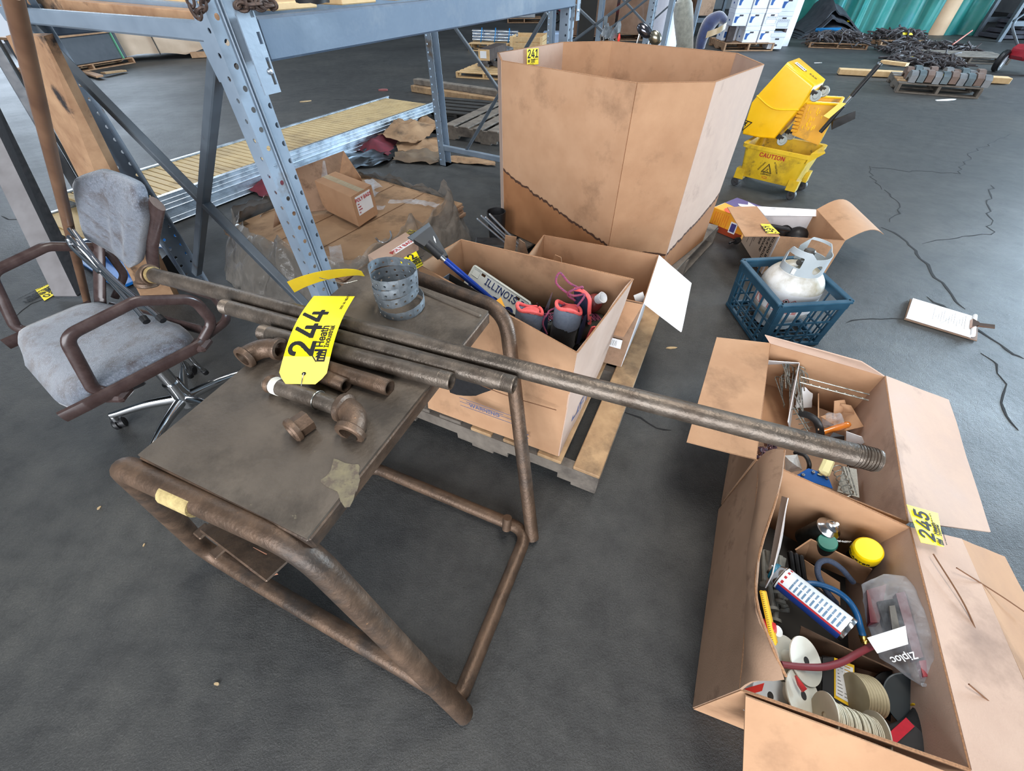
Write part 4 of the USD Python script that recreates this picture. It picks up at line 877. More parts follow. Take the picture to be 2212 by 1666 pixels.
# ---------------------------------------------------------------- things leaning at the left
single('wooden_pole', 'brown wooden pole leaning at the far left, one edge catching the light', 'pole', tube([(-2.5595,2.0553,0.012), (-0.9398,1.0735,1.42)], .0165, 12), look('brown_pole_wood', (92, 66, 50), (118, 88, 66), 9, .5, bump=.2, stretch=(1, 1, .2)))
part_b = thing('wide_board', 'wide stained wooden board leaning on the rack behind the chair', 'board', (-2.8188,2.9422,0.01))
bq = [(-2.0991,2.188,0.012), (-2.2427,2.1144,0.012), (-1.8455,1.9858,1.2784), (-1.5581,1.8138,1.2926)]
part(part_b, 'board', slab(bq, .035), M_wood_old)
BAR = thing('black_bar', 'black steel angle bar leaning behind the wooden pole', 'steel bar', (-3.137,3.1008,0.01))
part(BAR, 'web', beamx((-3.2914,3.2637,0.012), (-3.1342,3.2887,1.24), .07, .008, (.8, .5, .3)), M_black)
part(BAR, 'flange', beamx((-3.2996,3.2044,0.016), (-3.297,3.4048,1.22), .008, .06, (.8, .5, .3)), look('black_bar_flange', (44, 47, 52), (60, 64, 70), 20, .4))
CHN = thing('steel_channel', 'big grey and black steel channel leaning out of view at the left edge', 'steel channel', (-2.7585,2.22,0.01))
g0, g1 = A3((-2.701,2.1956,0.012)), A3((-3.231,2.9997,0.95)); hx_ = unit(g1 - g0)
part(CHN, 'web', slab([(-2.8716,2.1932,0.015), (-2.7247,2.1913,0.015), (-3.5425,3.2847,0.8), (-3.7034,3.2894,0.8)], .01), look('channel_grey_face', (120, 116, 116), (140, 137, 138), 6, .5))
part(CHN, 'flange', slab([(-2.7247,2.1913,0.015), (-2.6777,2.2384,0.045), (-3.4714,3.3414,0.93), (-3.5425,3.2847,0.8)], .01), M_black)
lot_tag('lot_tag', 'yellow lot sticker numbered 120 lying on the floor at the foot of the grey channel', [(-2.899,2.2785,0.004), (-2.9179,2.1593,0.004), (-3.0785,2.2862,0.004), (-3.0294,2.385,0.004)], '120', big=.5)
# blue bottle and tray under the chair
JG = thing('washer_fluid_jug', 'blue plastic jug with a white and yellow label standing behind the chair', 'jug', (-2.3476,2.6428,0))
jt = unit(A3((-.28, .1, 1))); jb = A3((-2.3209,2.636,0)); jx = unit((.93, -.36, .3)); jx = unit(jx - jt * (jx @ jt)); jy = np.cross(jt, jx)
M_jug = plain('blue_jug_plastic', (20, 96, 170), .3)
body = hull(np.vstack([jb + jx * a + jy * b + jt * c for a, b, c in [(sx * w, sy * d, z) for z, w, d in ((.0, .066, .05), (.012, .072, .056), (.20, .072, .056), (.235, .05, .042), (.255, .022, .022), (.262, .02, .02)) for sx in (-1, 1) for sy in (-1, 1)]]))
part(JG, 'jug_body', body, M_jug); part(JG, 'jug_cap', lathe([(0, .285), (.019, .285), (.02, .258), (0, .258)], 16, axis_frame(jb, jt)), plain('amber_cap', (196, 120, 40), .4))
fr_ = -jy * .0575 if (-jy) @ A3((.2, -1, 0)) > 0 else jy * .0575
jq = lambda a, c: jb + jx * a + fr_ + jt * c
part(JG, 'label', slab([jq(-.056, .03), jq(.056, .03), jq(.056, .17), jq(-.056, .17)], .001), M_paper)
part(JG, 'label_print', prism(sg.Point(0, 0).buffer(.04), axis_frame(jq(0, .10) + unit(fr_) * .001, unit(fr_)), .0005), M_jug)
part(JG, 'label_print', slab([jq(-.03, .176) , jq(.03, .176), jq(.03, .195), jq(-.03, .195)], .001), plain('yellow_label', (226, 206, 60), .5))
single('blue_tray', 'flat blue plastic tray on the floor under the chair backrest', 'tray', join([beamx((-3.1235,2.7837,0.02), (-2.4699,2.3295,0.02), .17, .02), beamx((-3.1275,2.8289,0.04), (-2.4646,2.3752,0.04), .012, .05)]), M_jug)
single('black_bin', 'low black plastic bin beside the blue jug behind the chair', 'bin', hull(np.vstack([A3((-2.3201,2.4281,0)) + A3((a, b, c)) for a, b, c in [(-.08, -.06, 0), (.08, -.06, 0), (.08, .08, 0), (-.08, .08, 0), (-.1, -.08, .16), (.1, -.08, .16), (.1, .1, .16), (-.1, .1, .16)]])), M_black)

# ---------------------------------------------------------------- stretch-wrapped stack of flat board on its pallet
k0, k1, k2, k3 = [A3(q) for q in ((-0.9464,1.9966,0.25), (-0.3413,3.0218,0.25), (-1.2873,3.6486,0.25), (-1.7352,2.7943,0.25))]
k3 = k0 + (k2 - k1)
su, sv_ = unit(k1 - k0), unit(k3 - k0)
pallet('pallet', 'pallet under the stretch-wrapped stack of flattened cardboard', dz(k0 + su * .02 + sv_ * .02, 0), su, dz(sv_, 0), np.linalg.norm(k1 - k0) - .04, np.linalg.norm(k3 - k0) - .04, M_wood_grey, seed=4)
FS = thing('flat_carton_stack', 'stack of flattened brown cartons on the pallet behind the post', 'cardboard stack', dz((k0 + k2) / 2, .132))
M_dusty = board_look('dusty_sheet', (158, 126, 96), (178, 146, 114), c4=(84, 70, 58), s4=2.6, cut4=(.52, .72))
for k in range(7):
    r = np.random.default_rng(60 + k); j = lambda: A3(((r.random() - .5) * .03, (r.random() - .5) * .03, 0)); z = .136 + .016 * k
    part(FS, 'sheet', card([dz(k0 + j(), z), dz(k1 + j(), z), dz(k2 + j(), z + .002), dz(k3 + j(), z)], .012, 0, 6, .003, k), M_dusty if k == 6 else M_card_dark)
for a, b in ((.06, .44), (.44, .44), ): pass
for q, w, l in ((.34, .28, None), (.62, .24, None)):
    part(FS, 'seam', beamx(k0 + su * .02 + sv_ * q * 1.1 + A3((0, 0, -.0085)), k1 - su * .02 + sv_ * q * 1.1 + A3((0, 0, -.0085)), .004, .002), M_crease)
def ring_path(n=140):
    c = (k0 + k2) / 2; a = np.linspace(0, 2 * np.pi, n, endpoint=False); lu, lv = np.linalg.norm(k1 - k0) / 2, np.linalg.norm(k3 - k0) / 2
    ca, sa = np.cos(a), np.sin(a); sq = (np.abs(ca) ** 4.5 + np.abs(sa) ** 4.5) ** (-1 / 4.5)
    return c, a, np.outer(ca * sq * lu, su) + np.outer(sa * sq * lv, sv_)
c_, a_, off_ = ring_path()
WR = thing('stretch_wrap', 'crumpled translucent stretch wrap slumped around the stack of flat cartons', 'plastic wrap', dz(c_, 0))
for lay, (k_in, k_out, zt, sd) in enumerate(((1.03, 1.10, .31, 1), (1.01, 1.20, .27, 2), (.97, 1.16, .24, 3))):
    T = np.linspace(0, 1, 16); G = np.zeros((len(a_) + 1, len(T), 3))
    for i in range(len(a_) + 1):
        ii = i % len(a_); A_ = a_[ii]; d = off_[ii]
        wav = meshkit.fbm(np.array([[math.cos(A_) * 5 + sd * 9, math.sin(A_) * 5, .2]]), 4, sd)[0] - .5
        fine = meshkit.fbm(np.array([[math.cos(A_) * 16, math.sin(A_) * 16, sd]]), 3, sd)[0] - .5
        big = max(0, math.cos(A_ - math.radians(176))) ** 2 * .22 + max(0, math.cos(A_ - math.radians(75))) ** 4 * .10
        for j, t in enumerate(T):
            fold = .05 * math.sin(t * 9 + wav * 16 + sd) * (t * (1 - t) * 3)
            rr_ = k_in + (k_out - k_in) * t ** 1.3 + big * t * .9 + wav * .10 * t + fold * .5 + fine * .05
            z = zt * (1 - t ** 1.6) * (1 + wav * .9 + big * .5 * (1 - t)) + .02 * fine + .004 + (.03 * math.sin(12 * t + wav * 20) * (1 - t)) * t
            G[i, j] = dz(c_, 0) + d * rr_ + A3((0, 0, max(.004, z)))
    part(WR, 'wrap_layer', grid(G, 0), M_film, kind=None)
r7 = np.random.default_rng(17)
for k in range(9):
    t = r7.random(); p = k0 * (1 - t) + k1 * t + sv_ * (.1 + .75 * r7.random()); ang = r7.random() * 3
    d = su * math.cos(ang) + sv_ * math.sin(ang)
    part(WR, 'loose_film', grid(np.array([[p + d * (x - .5) * .22 + np.cross(d, (0, 0, 1)) * (y - .5) * .07 + A3((0, 0, .003 + .012 * r7.random())) for y in np.linspace(0, 1, 5)] for x in np.linspace(0, 1, 9)]), 0), M_film_clear)
# cartons on the stack
def small_box(name, label, q, zb_, h, m, wall=None):
    q = [A3(p) for p in q]; t = thing(name, label, 'cardboard box', dz(sum(q) / 4, zb_))
    c = [dz(p, zb_) for p in q] + [dz(p, zb_ + h) for p in q]
    part(t, 'carton', hull(np.array(c)), m); return t, c
PB, pc_ = small_box('poly_bag_box', 'small brown carton with a red and white poly bags label on the stack', [(-0.9974,2.6129,0.256), (-0.9169,2.8116,0.256), (-1.2309,3.0727,0.256), (-1.3179,2.8949,0.256)], .256, .19, M_card)
def face(c, i, j): return [c[i], c[j], c[j + 4], c[i + 4]]
ff = face(pc_, 0, 1); fx_ = unit(ff[1] - ff[0]); fN = unit(np.cross(fx_, (0, 0, 1))); fN = fN if fN[1] < 0 else -fN
lo = ff[0] + fx_ * .03 + A3((0, 0, .06)) + fN * .001; LW = np.linalg.norm(ff[1] - ff[0]) * .72
part(PB, 'label', slab([lo, lo + fx_ * LW, lo + fx_ * LW + A3((0, 0, .115)), lo + A3((0, 0, .115))], .001), M_paper)
part(PB, 'lettering', text('POLY BAGS', lo + fx_ * (LW / 2) + A3((0, 0, .082)) + fN * .001, fx_, (0, 0, 1), .021, .0006, True, True), M_red_ink)
for k, s_ in enumerate(('Size', 'Gauge', 'Quantity', 'Qty')): part(PB, 'lettering', text(s_, lo + fx_ * .008 + A3((0, 0, .064 - .017 * k)) + fN * .001, fx_, (0, 0, 1), .007, .0006, True), M_red_ink)
part(PB, 'tape', beamx(lerp(pc_[4], pc_[5], .5) + A3((0, 0, .001)), lerp(pc_[7], pc_[6], .5) + A3((0, 0, .001)), .05, .0008), film('packing_tape', tint=(206, 190, 160), clear=.5, rough=.1, bscale=60, bump=.3))
fb = thing('torn_carton', 'torn brown carton standing open behind the poly bags carton', 'cardboard box', (-1.4684,3.3648,0.25))
part(fb, 'panel', card([(-1.5208,2.8123,0.26), (-1.2415,2.884,0.26), (-1.2311,3.3352,0.5), (-1.4214,2.8876,0.52)], .005, .02, 8, .006, 1), M_card_dark)
part(fb, 'panel', card([(-1.2415,2.884,0.26), (-1.046,3.0592,0.26), (-1.0493,3.0302,0.42), (-1.2311,3.3352,0.5)], .005, .01, 8, .004, 2), M_card)
part(fb, 'panel', card([(-1.5567,2.5995,0.26), (-1.4986,2.7527,0.26), (-1.4153,2.734,0.36), (-1.5212,2.6625,0.36)], .005, .01, 6, .004, 3), M_card_dark)
part(fb, 'film_strip', grid(np.array([[A3((-1.3466,3.1432,0.5)) * (1 - t) + A3((-1.2817,2.91,0.32)) * t + A3((.03 * s_ - .015, -.02, 0)) for s_ in np.linspace(0, 2, 4)] for t in np.linspace(0, 1, 10)]), 0), M_film_clear)
PB2, pc2 = small_box('poly_bag_box', 'low carton with a slanting poly bags label behind tag 242', [(-0.7174,2.0222,0.256), (-0.5556,2.2945,0.256), (-0.6441,2.402,0.256), (-0.8085,2.1239,0.256)], .256, .06, M_card_pink)
e0_, e1_ = pc2[4], pc2[5]; ex = unit(e1_ - e0_); el = np.linalg.norm(e1_ - e0_); ey = unit(pc2[7] - pc2[4])
lq = e0_ + ex * el * .42 + A3((0, 0, .0012)); 
part(PB2, 'label', slab([lq, lq + ex * el * .5, lq + ex * el * .5 + ey * .05, lq + ey * .05], .001), M_paper)
part(PB2, 'lettering', text('POLY BAGS', lq + ex * (el * .25) + ey * .012 + A3((0, 0, .001)), ex, ey, .026, .0006, True, True), M_red_ink)
lot_tag('lot_tag', 'yellow lot sticker numbered 243 on the edge of the wrapped carton stack', [(-0.6855,2.4232,0.27), (-0.65,2.5372,0.27), (-0.5638,2.4969,0.27), (-0.6014,2.3853,0.27)], '243', big=.55)
single('metal_hook', 'small shiny bent metal hook lying on the flat cartons', 'hook', tube(curve([(-0.8418,2.4235,0.268), (-0.8064,2.3723,0.272), (-0.7621,2.3737,0.268), (-0.75,2.4407,0.268), (-0.7668,2.5023,0.275)], 24), .006, 8), M_steel)
# dusty floor edge left of the stack
single('brush_head', 'grimy brush stub on the floor left of the stretch wrap', 'brush', noisy(beamx((-1.7814,2.2133,0.02), (-1.6375,2.0711,0.02), .05, .035), .008, 20), M_dark)

# ---------------------------------------------------------------- mop buckets
M_yel = look('yellow_bucket_plastic', (240, 184, 14), (248, 198, 26), 4, .32, c3=(212, 156, 20), s3=5, cut=(.6, .8), coat=.2)
M_yeld = look('grimy_yellow_plastic', (206, 168, 30), (222, 186, 44), 5, .45, c3=(150, 122, 40), s3=6, cut=(.5, .72), c4=(84, 74, 44), s4=13, cut4=(.6, .74))
M_yelo = look('grimy_amber_plastic', (206, 146, 28), (222, 164, 40), 6, .45, c3=(120, 96, 50), s3=7, cut=(.52, .74))
M_wheel = look('grey_caster_rubber', (52, 52, 54), (68, 68, 70), 30, .6)
M_wheel_lt = plain('pale_caster_wheel', (150, 158, 156), .5)
def loft(polys):
    """skin through closed rings of equal length, capped at both ends"""
    P = A3(polys); k, n = P.shape[:2]; F = []
    j = np.arange(n); q = (j + 1) % n
    for i in range(k - 1): F += [np.stack([i * n + j, i * n + q, (i + 1) * n + q], 1), np.stack([i * n + j, (i + 1) * n + q, (i + 1) * n + j], 1)]
    V = np.vstack([P.reshape(-1, 3), P[0].mean(0), P[-1].mean(0)])
    F += [np.stack([q, j, np.full(n, k * n)], 1), np.stack([(k - 1) * n + j, (k - 1) * n + q, np.full(n, k * n + 1)], 1)]
    m = trimesh.Trimesh(V, np.vstack(F), process=False); m.fix_normals(); return m
def rrect(c, x, y, hx, hy, r=.04, n=4):
    out = []
    for sx, sy, a0 in ((1, 1, 0), (-1, 1, 1), (-1, -1, 2), (1, -1, 3)):
        for a in np.linspace(a0, a0 + 1, n) * math.pi / 2: out.append(c + x * (sx * (hx - r) + r * math.cos(a)) + y * (sy * (hy - r) + r * math.sin(a)))
    return np.array(out)
bF0, bF1 = A3((2.0912,3.9624,0.1)), A3((2.4255,3.6454,0.1)); bx = unit(bF1 - bF0); bx[2] = 0; bx = unit(bx); by = A3((-bx[1], bx[0], 0))
bL = np.linalg.norm(bF1 - bF0); bc = (bF0 + bF1) / 2 + by * .17; bc[2] = 0; Zu = A3((0, 0, 1))
BK = thing('mop_bucket', 'grimy yellow caution mop bucket on casters standing on the floor', 'mop bucket', bc)
def brings(hx0, hy0, hx1, hy1, z0, z1, e=0): return [rrect(bc + Zu * z0, bx, by, hx0 - e, hy0 - e), rrect(bc + Zu * z1, bx, by, hx1 - e, hy1 - e)]
o0, o1_ = brings(bL / 2, .17, bL / 2 + .035, .205, .10, .36); i1, i0 = brings(bL / 2 + .03, .20, bL / 2, .17, .36, .12, .006)
lip0, lip1 = rrect(bc + Zu * .335, bx, by, bL / 2 + .05, .22), rrect(bc + Zu * .362, bx, by, bL / 2 + .052, .222)
part(BK, 'bucket_body', loft([o0, o1_, lip0, lip1, rrect(bc + Zu * .362, bx, by, bL / 2 + .032, .202), i1, i0]), M_yeld, smooth=40)
part(BK, 'spout', hull([bc + bx * a + by * b + Zu * c for a, b, c in ((bL / 2 + .02, -.21, .30), (bL / 2 + .02, .05, .30), (bL / 2 + .03, -.22, .385), (bL / 2 + .12, -.20, .40), (bL / 2 + .04, .05, .385))]), M_yeld)
for sx, sy in ((-1, -1), (1, -1), (1, 1), (-1, 1)):
    p = bc + bx * sx * (bL / 2 - .005) + by * sy * .15
    part(BK, 'foot', hull([p + bx * a + by * b + Zu * c for a in (-.04, .04) for b in (-.035, .035) for c in (.075, .16)]), M_yeld)
    w_ = part(BK, 'caster', lathe([(0, -.015), (.034, -.015), (.039, -.011), (.039, .011), (.034, .015), (0, .015)], 22, axis_frame(p + bx * .02 * sx + Zu * .04, unit(bx * .3 + by))), M_wheel)
    part(w_, 'caster_fork', join([beamx(p + Zu * .085, p + bx * .02 * sx + by * d_ + Zu * .035, .02, .004, by) for d_ in (-.019, .019)] + [lathe([(0, 0), (.022, 0), (.022, .02), (0, .02)], 14, placing(p + Zu * .07))]), M_black)
tl_ = (bL) ; slope = math.atan2(.035, .26); fD = unit(-by * math.cos(slope) - Zu * math.sin(slope)); up_f = unit(Zu * math.cos(slope) - by * math.sin(slope))
fo = lambda a, z: bc + bx * a - by * (.17 + .035 * (z - .10) / .26 + .0012) + Zu * z
part(BK, 'lettering', text('CAUTION', fo(-.015, .285), bx, up_f, .032, .0006, True, True), M_red_ink)
tri = lambda s_: [(s_ * math.cos(a), s_ * math.sin(a)) for a in (math.pi / 2, math.pi * 7 / 6, math.pi * 11 / 6)]
for s_, w_ in ((.052, .006), (.038, .003)):
    part(BK, 'warning_triangle', prism(sg.Polygon(tri(s_)).difference(sg.Polygon(tri(s_ - w_ * 1.6))), frame(fo(-.015, .195), bx, up_f), .0006), M_ink)
part(BK, 'lettering', text('CUIDADO', fo(-.015, .150), bx, up_f, .013, .0006, True, True), M_ink)
part(BK, 'lettering', text('ACHTUNG', fo(-.085, .176), unit(bx * .5 + up_f * .87), unit(up_f * .5 - bx * .87), .012, .0006, True), M_ink)
part(BK, 'lettering', text('ATTENTION', fo(.018, .262), unit(bx * .5 - up_f * .87), unit(up_f * .5 + bx * .87), .012, .0006, True), M_ink)
part(BK, 'walking_figure', join([prism(sg.LineString(l).buffer(.0018), frame(fo(-.015, .195), bx, up_f), .0006) for l in ([(-.012, -.012), (-.002, -.004), (.0, .008), (.008, .002)], [(-.002, -.004), (.01, -.014)])]), M_ink)
ov = sg.Point(0, 0).buffer(.022); ov = shapely.affinity.scale(ov, 1, .42); part(BK, 'emblem', prism(ov.difference(shapely.affinity.scale(ov, .86, .7)), frame(fo(-.015, .130), bx, up_f), .0006), M_red_ink)
# wringer on the right-hand end
WRG = thing('mop_wringer', 'amber side-press mop wringer with a long black handle hooked on the caution bucket', 'mop wringer', bc + bx * .2 + Zu * .36)
wq = [(2.3901,3.9507,0.6572), (2.5954,3.8051,0.6694), (2.5861,3.8117,0.3878), (2.408,3.9379,0.4317)]
wq = [A3(q) for q in wq]; wn = unit(np.cross(wq[1] - wq[0], wq[3] - wq[0])); wn = wn if wn[1] > 0 else -wn
part(WRG, 'front_plate', slab(wq, .012), M_yelo)
bk = [q + wn * d for q, d in zip(wq, (.26, .26, .12, .12))]
part(WRG, 'side_plate', slab([wq[1], bk[1], bk[2], wq[2]], .012), M_yeld); part(WRG, 'side_plate', slab([wq[0], bk[0], bk[3], wq[3]], .012), M_yelo); part(WRG, 'back_plate', slab(bk, .012), M_yelo)
part(WRG, 'bottom_plate', slab([wq[3], wq[2], bk[2], bk[3]], .012), M_yelo)
part(WRG, 'rim', tube(fillet([wq[0], wq[1], bk[1], bk[0]], .01, 3, True), .012, 8, True), M_yel)
for k in range(8): part(WRG, 'rib', beamx(lerp(wq[0], wq[3], .06 + .115 * k) - wn * .014 - bx * .02, lerp(wq[0], wq[3], .06 + .115 * k) - wn * .014 + bx * .03, .016, .02), M_yelo)
r5 = np.random.default_rng(55)
for k in range(26):
    a, b = .2 + .5 * r5.random(), .12 + .6 * r5.random(); p = quad_pt(wq, a, b) - wn * .007
    part(WRG, 'drain_boss', cbox((0, 0, 0), (.008, .022, .005), .002, frame(p, wq[1] - wq[0], wq[0] - wq[3])), M_yel)
h0, h1 = A3((2.5196,3.7605,0.496)), A3((2.6501,3.6679,0.9416))
hn = -wn * .02
part(WRG, 'handle', tube(np.array([h0 + hn, lerp(h0, h1, .42) + hn]), .016, 12), M_black); part(WRG, 'handle_shaft', tube(np.array([lerp(h0, h1, .4) + hn, lerp(h0, h1, .62) + hn]), .012, 10), M_chrome)
part(WRG, 'handle_grip', tube(np.array([lerp(h0, h1, .56) + hn, lerp(h0, h1, .99) + hn]), .0165, 12), M_black); part(WRG, 'handle_end', lathe([(0, 0), (.017, 0), (.017, .01), (0, .012)], 14, axis_frame(h1 + hn, h1 - h0)), M_chrome)
part(WRG, 'pivot_lug', hull([A3((2.5609,3.7311,0.5736)) + A3((a, b, c)) for a, b, c in ((0, 0, 0), (.10, -.05, .08), (.12, -.06, .03), (.02, 0, -.06), (0, .03, 0), (.11, -.03, .06))]), M_black)
lot = [A3(q) + hn * 2 for q in ((2.4944,3.7783,0.6075), (2.5505,3.7386,0.707), (2.5839,3.7148,0.6995), (2.5315,3.752,0.5943))]
TGB = thing('lot_tag', 'plain yellow hanging tag on the handle of the mop wringer', 'lot tag', sum(lot) / 4); part(TGB, 'card', slab([lot[3], lot[2], lot[1], lot[0]], .001), M_tag_end)
# second bucket stood on end inside the first
pxs = [(1699,135), (1758,184), (1747,205), (1734,228), (1700,266), (1672,301), (1640,299), (1602,291), (1603,282), (1622,222), (1640,200), (1662,176)]
pg = np.array([(2.1545,3.9956,0.9088), (2.3565,3.8523,0.7878), (2.3516,3.8558,0.7248), (2.3436,3.8615,0.6533), (2.2958,3.8953,0.5242), (2.2581,3.922,0.3985), (2.1641,3.9887,0.3885), (2.0426,4.0749,0.3955), (2.0361,4.0795,0.4265), (2.0301,4.0838,0.6298), (2.0593,4.063,0.7041), (2.0963,4.0368,0.7826)])
pn_ = unit(np.cross(bx, Zu)); pn_ = pn_ if pn_[1] > 0 else -pn_
pc0 = pg.mean(0); ins = lambda f: pc0 + (pg - pc0) * f
UB = thing('mop_bucket', 'cleaner bright yellow mop bucket stood on end inside the caution bucket, casters to the right', 'mop bucket', pc0)
part(UB, 'bucket_body', loft([ins(.93) - pn_ * .0, ins(.985) + pn_ * .012, ins(1.0) + pn_ * .03, ins(1.0) + pn_ * .30, ins(.985) + pn_ * .32, ins(.93) + pn_ * .33]), M_yel, smooth=50)
part(UB, 'mid_rib', tube(curve([lerp(pg[10], pg[9], .3) + pn_ * .002, pc0 - pn_ * .004 + Zu * .0, lerp(pg[3], pg[4], .25) + pn_ * .002], 16), .006, 8), M_yel)
bs = unit(pg[1] - pg[5])
for k, (f, d) in enumerate(((.12, .05), (.12, .27), (.96, .05), (.96, .27))):
    p = lerp(pg[1], pg[5], f) + pn_ * d; outd = unit(np.cross(bs, pn_)); outd = outd if outd[0] > 0 else -outd
    w_ = part(UB, 'caster', lathe([(0, -.014), (.018, -.014), (.020, -.009), (.036, -.012), (.038, -.008), (.038, .008), (.036, .012), (.020, .009), (.018, .014), (0, .014)], 22, axis_frame(p + outd * .055 - bs * .01, unit(pn_ * .9 - bs * .25))), M_wheel_lt)
    part(w_, 'caster_fork', beamx(p, p + outd * .055, .024, .034, bs), M_black)
fx2 = unit(pg[1] - pg[0]); eo = lerp(pg[0], pg[1], .12) + pn_ * .10; eu = unit(np.cross(pn_, fx2)); eu = eu if eu[2] > 0 else -eu
part(UB, 'barcode_sticker', slab([eo + eu * .004, eo + eu * .004 + fx2 * .10, eo + eu * .004 + fx2 * .10 + pn_ * .06, eo + eu * .004 + pn_ * .06], .001), M_paper)
part(UB, 'lettering', text('000054', eo + eu * .0052 + fx2 * .008 + pn_ * .02, fx2, pn_, .02, .0006, True), M_ink)
part(UB, 'lettering', text('EAK', lerp(pg[0], pg[1], .62) + pn_ * .14 + eu * .002, fx2, pn_, .028, .0006, False), M_ink)
tc = A3((2.0452,4.073,0.4772)) - pn_ * .003
tr2 = [(.055 * math.cos(a), .055 * math.sin(a)) for a in (-math.pi / 2 - .15, math.pi / 6 - .15, math.pi * 5 / 6 - .15)]
part(UB, 'warning_triangle', prism(sg.Polygon(tr2).difference(sg.Polygon(tr2).buffer(-.006)), frame(tc, bx, Zu), .0008), M_ink)
part(UB, 'walking_figure', join([prism(sg.LineString(l).buffer(.0026), frame(tc, bx, Zu), .0008) for l in ([(-.02, .018), (-.004, .006), (.004, -.012)], [(-.004, .006), (.014, .02)], [(-.012, -.004), (.008, .008)])]), M_ink)

# ---------------------------------------------------------------- milk crate with gas cylinder
M_crate = look('teal_crate_plastic', (30, 66, 88), (42, 82, 104), 14, .4)
cL, cF, cR = A3((1.3032,2.0891,0.285)), A3((1.3184,1.6512,0.285)), A3((1.6801,1.6821,0.285)); cB = cL + cR - cF
MC = thing('milk_crate', 'teal plastic milk crate holding the gas cylinder', 'crate', dz((cL + cR) / 2, 0))
cc4 = [cL, cF, cR, cB]; ctr = sum(cc4) / 4
low = [dz(ctr + (q - ctr) * .93, .0) for q in cc4]
for k in range(4):
    a, b = cc4[k], cc4[(k + 1) % 4]; la, lb_ = low[k], low[(k + 1) % 4]
    part(MC, 'rim', join([beamx(a, b, .03, .012, ch=.003), beamx(a - Zu * .022, b - Zu * .022, .008, .045, ch=.002)]), M_crate)
    for f in np.linspace(0, 1, 7)[1:-1]: part(MC, 'side_bar', beamx(lerp(a, b, f) - Zu * .04, lerp(la, lb_, f) + Zu * .01, .012, .007, ch=.002), M_crate)
    for z in (.16, .075): 
        f = z / .285; part(MC, 'cross_bar', beamx(lerp(la, a, f) + Zu * 0, lerp(lb_, b, f), .008, .012, ch=.002), M_crate)
    part(MC, 'base_rail', beamx(la + Zu * .012, lb_ + Zu * .012, .02, .022, ch=.003), M_crate)
    ci = unit(ctr - dz(a, ctr[2])); t1 = unit(b - a); t0 = unit(cc4[k - 1] - a)
    part(MC, 'corner_post', join([slab([la + t1 * .0, la + t1 * .035, a + t1 * .035, a], .006), slab([la, la + t0 * .035, a + t0 * .035, a], .006)]), M_crate)
for f in np.linspace(.1, .9, 7):
    part(MC, 'floor_bar', beamx(lerp(low[0], low[1], f) + Zu * .016, lerp(low[3], low[2], f) + Zu * .016, .01, .008), M_crate); part(MC, 'floor_bar', beamx(lerp(low[0], low[3], f) + Zu * .012, lerp(low[1], low[2], f) + Zu * .012, .01, .008), M_crate)
M_tank = look('dusty_white_tank_paint', (206, 206, 202), (222, 222, 220), 4, .35, c3=(166, 158, 136), s3=5, cut=(.46, .66), coat=.15)
M_tanklabel = look('tank_label', (228, 228, 228), (236, 236, 236), 3, .4)
M_collar = look('grey_collar_paint', (168, 178, 182), (184, 192, 196), 6, .4)
tk = dz(ctr + A3((.012, .012, 0)), .022); TM = placing(tk); Rt = .148
GT = thing('gas_cylinder', 'white propane gas cylinder with a grey guard collar standing in the milk crate', 'gas cylinder', tk)
prof = [(0, .02)] + [(Rt * math.sin(a), .14 - .12 * math.cos(a)) for a in np.linspace(.15, math.pi / 2, 9)] + [(Rt, .22)] + [(Rt * math.cos(a), .23 + .12 * math.sin(a)) for a in np.linspace(.0, math.pi / 2 - .1, 10)] + [(0, .35)]
part(GT, 'tank_body', lathe(prof, 44, TM), M_tank, smooth=60)
part(GT, 'foot_ring', ring(.095, .10, .05, 30, TM), M_collar)
part(GT, 'label_band', lathe([(Rt + .0006, .13), (Rt + .0012, .135), (Rt + .0012, .228), (Rt * .995 + .0016, .245)], 44, TM), M_tanklabel, 'white printed label band')
def on_tank(m, ang0, z0, R=Rt + .0016):
    v = tm(m).vertices; a = ang0 + v[:, 0] / R; o = tm(m).copy()
    o.vertices = np.stack([tk[0] + (R + v[:, 2]) * np.cos(a), tk[1] + (R + v[:, 2]) * np.sin(a), tk[2] + z0 + v[:, 1]], 1); return o
camdir = math.atan2(-tk[1], -tk[0])
part(GT, 'lettering', on_tank(text('InterGas', (0, 0, 0), (1, 0, 0), (0, 1, 0), .014), camdir - .95, .218), M_ink)
for k in range(3): part(GT, 'print', on_tank(sg_m := prism(sg.box(0, 0, .07, .003).segmentize(.01), np.eye(4), .0005), camdir - .9, .205 - .009 * k), plain('grey_print', (120, 120, 122), .6) if k == 0 else '/World/Looks/grey_print')
for k in range(2):
    dmd = sg.Polygon([(0, -.016), (.016, 0), (0, .016), (-.016, 0)]); part(GT, 'hazard_diamond', on_tank(prism(dmd.difference(dmd.buffer(-.0022)), np.eye(4), .0005), camdir + .12 + .24 * k, .205), M_red_ink)
    part(GT, 'hazard_symbol', on_tank(prism(sg.Point(0, 0).buffer(.005), np.eye(4), .0005), camdir + .12 + .24 * k, .205), M_ink)
part(GT, 'print', on_tank(prism(sg.box(-.05, -.001, .12, .001).segmentize(.01), np.eye(4), .0005), camdir + .1, .182), M_ink)
M_pinkprint = look('pink_red_print', (190, 120, 116), (206, 150, 144), 60, .6)
for k in range(3): part(GT, 'print', on_tank(prism(sg.box(0, 0, .055, .05).segmentize(.012), np.eye(4), .0004), camdir - 1.0 + .62 * k, .135), M_pinkprint)
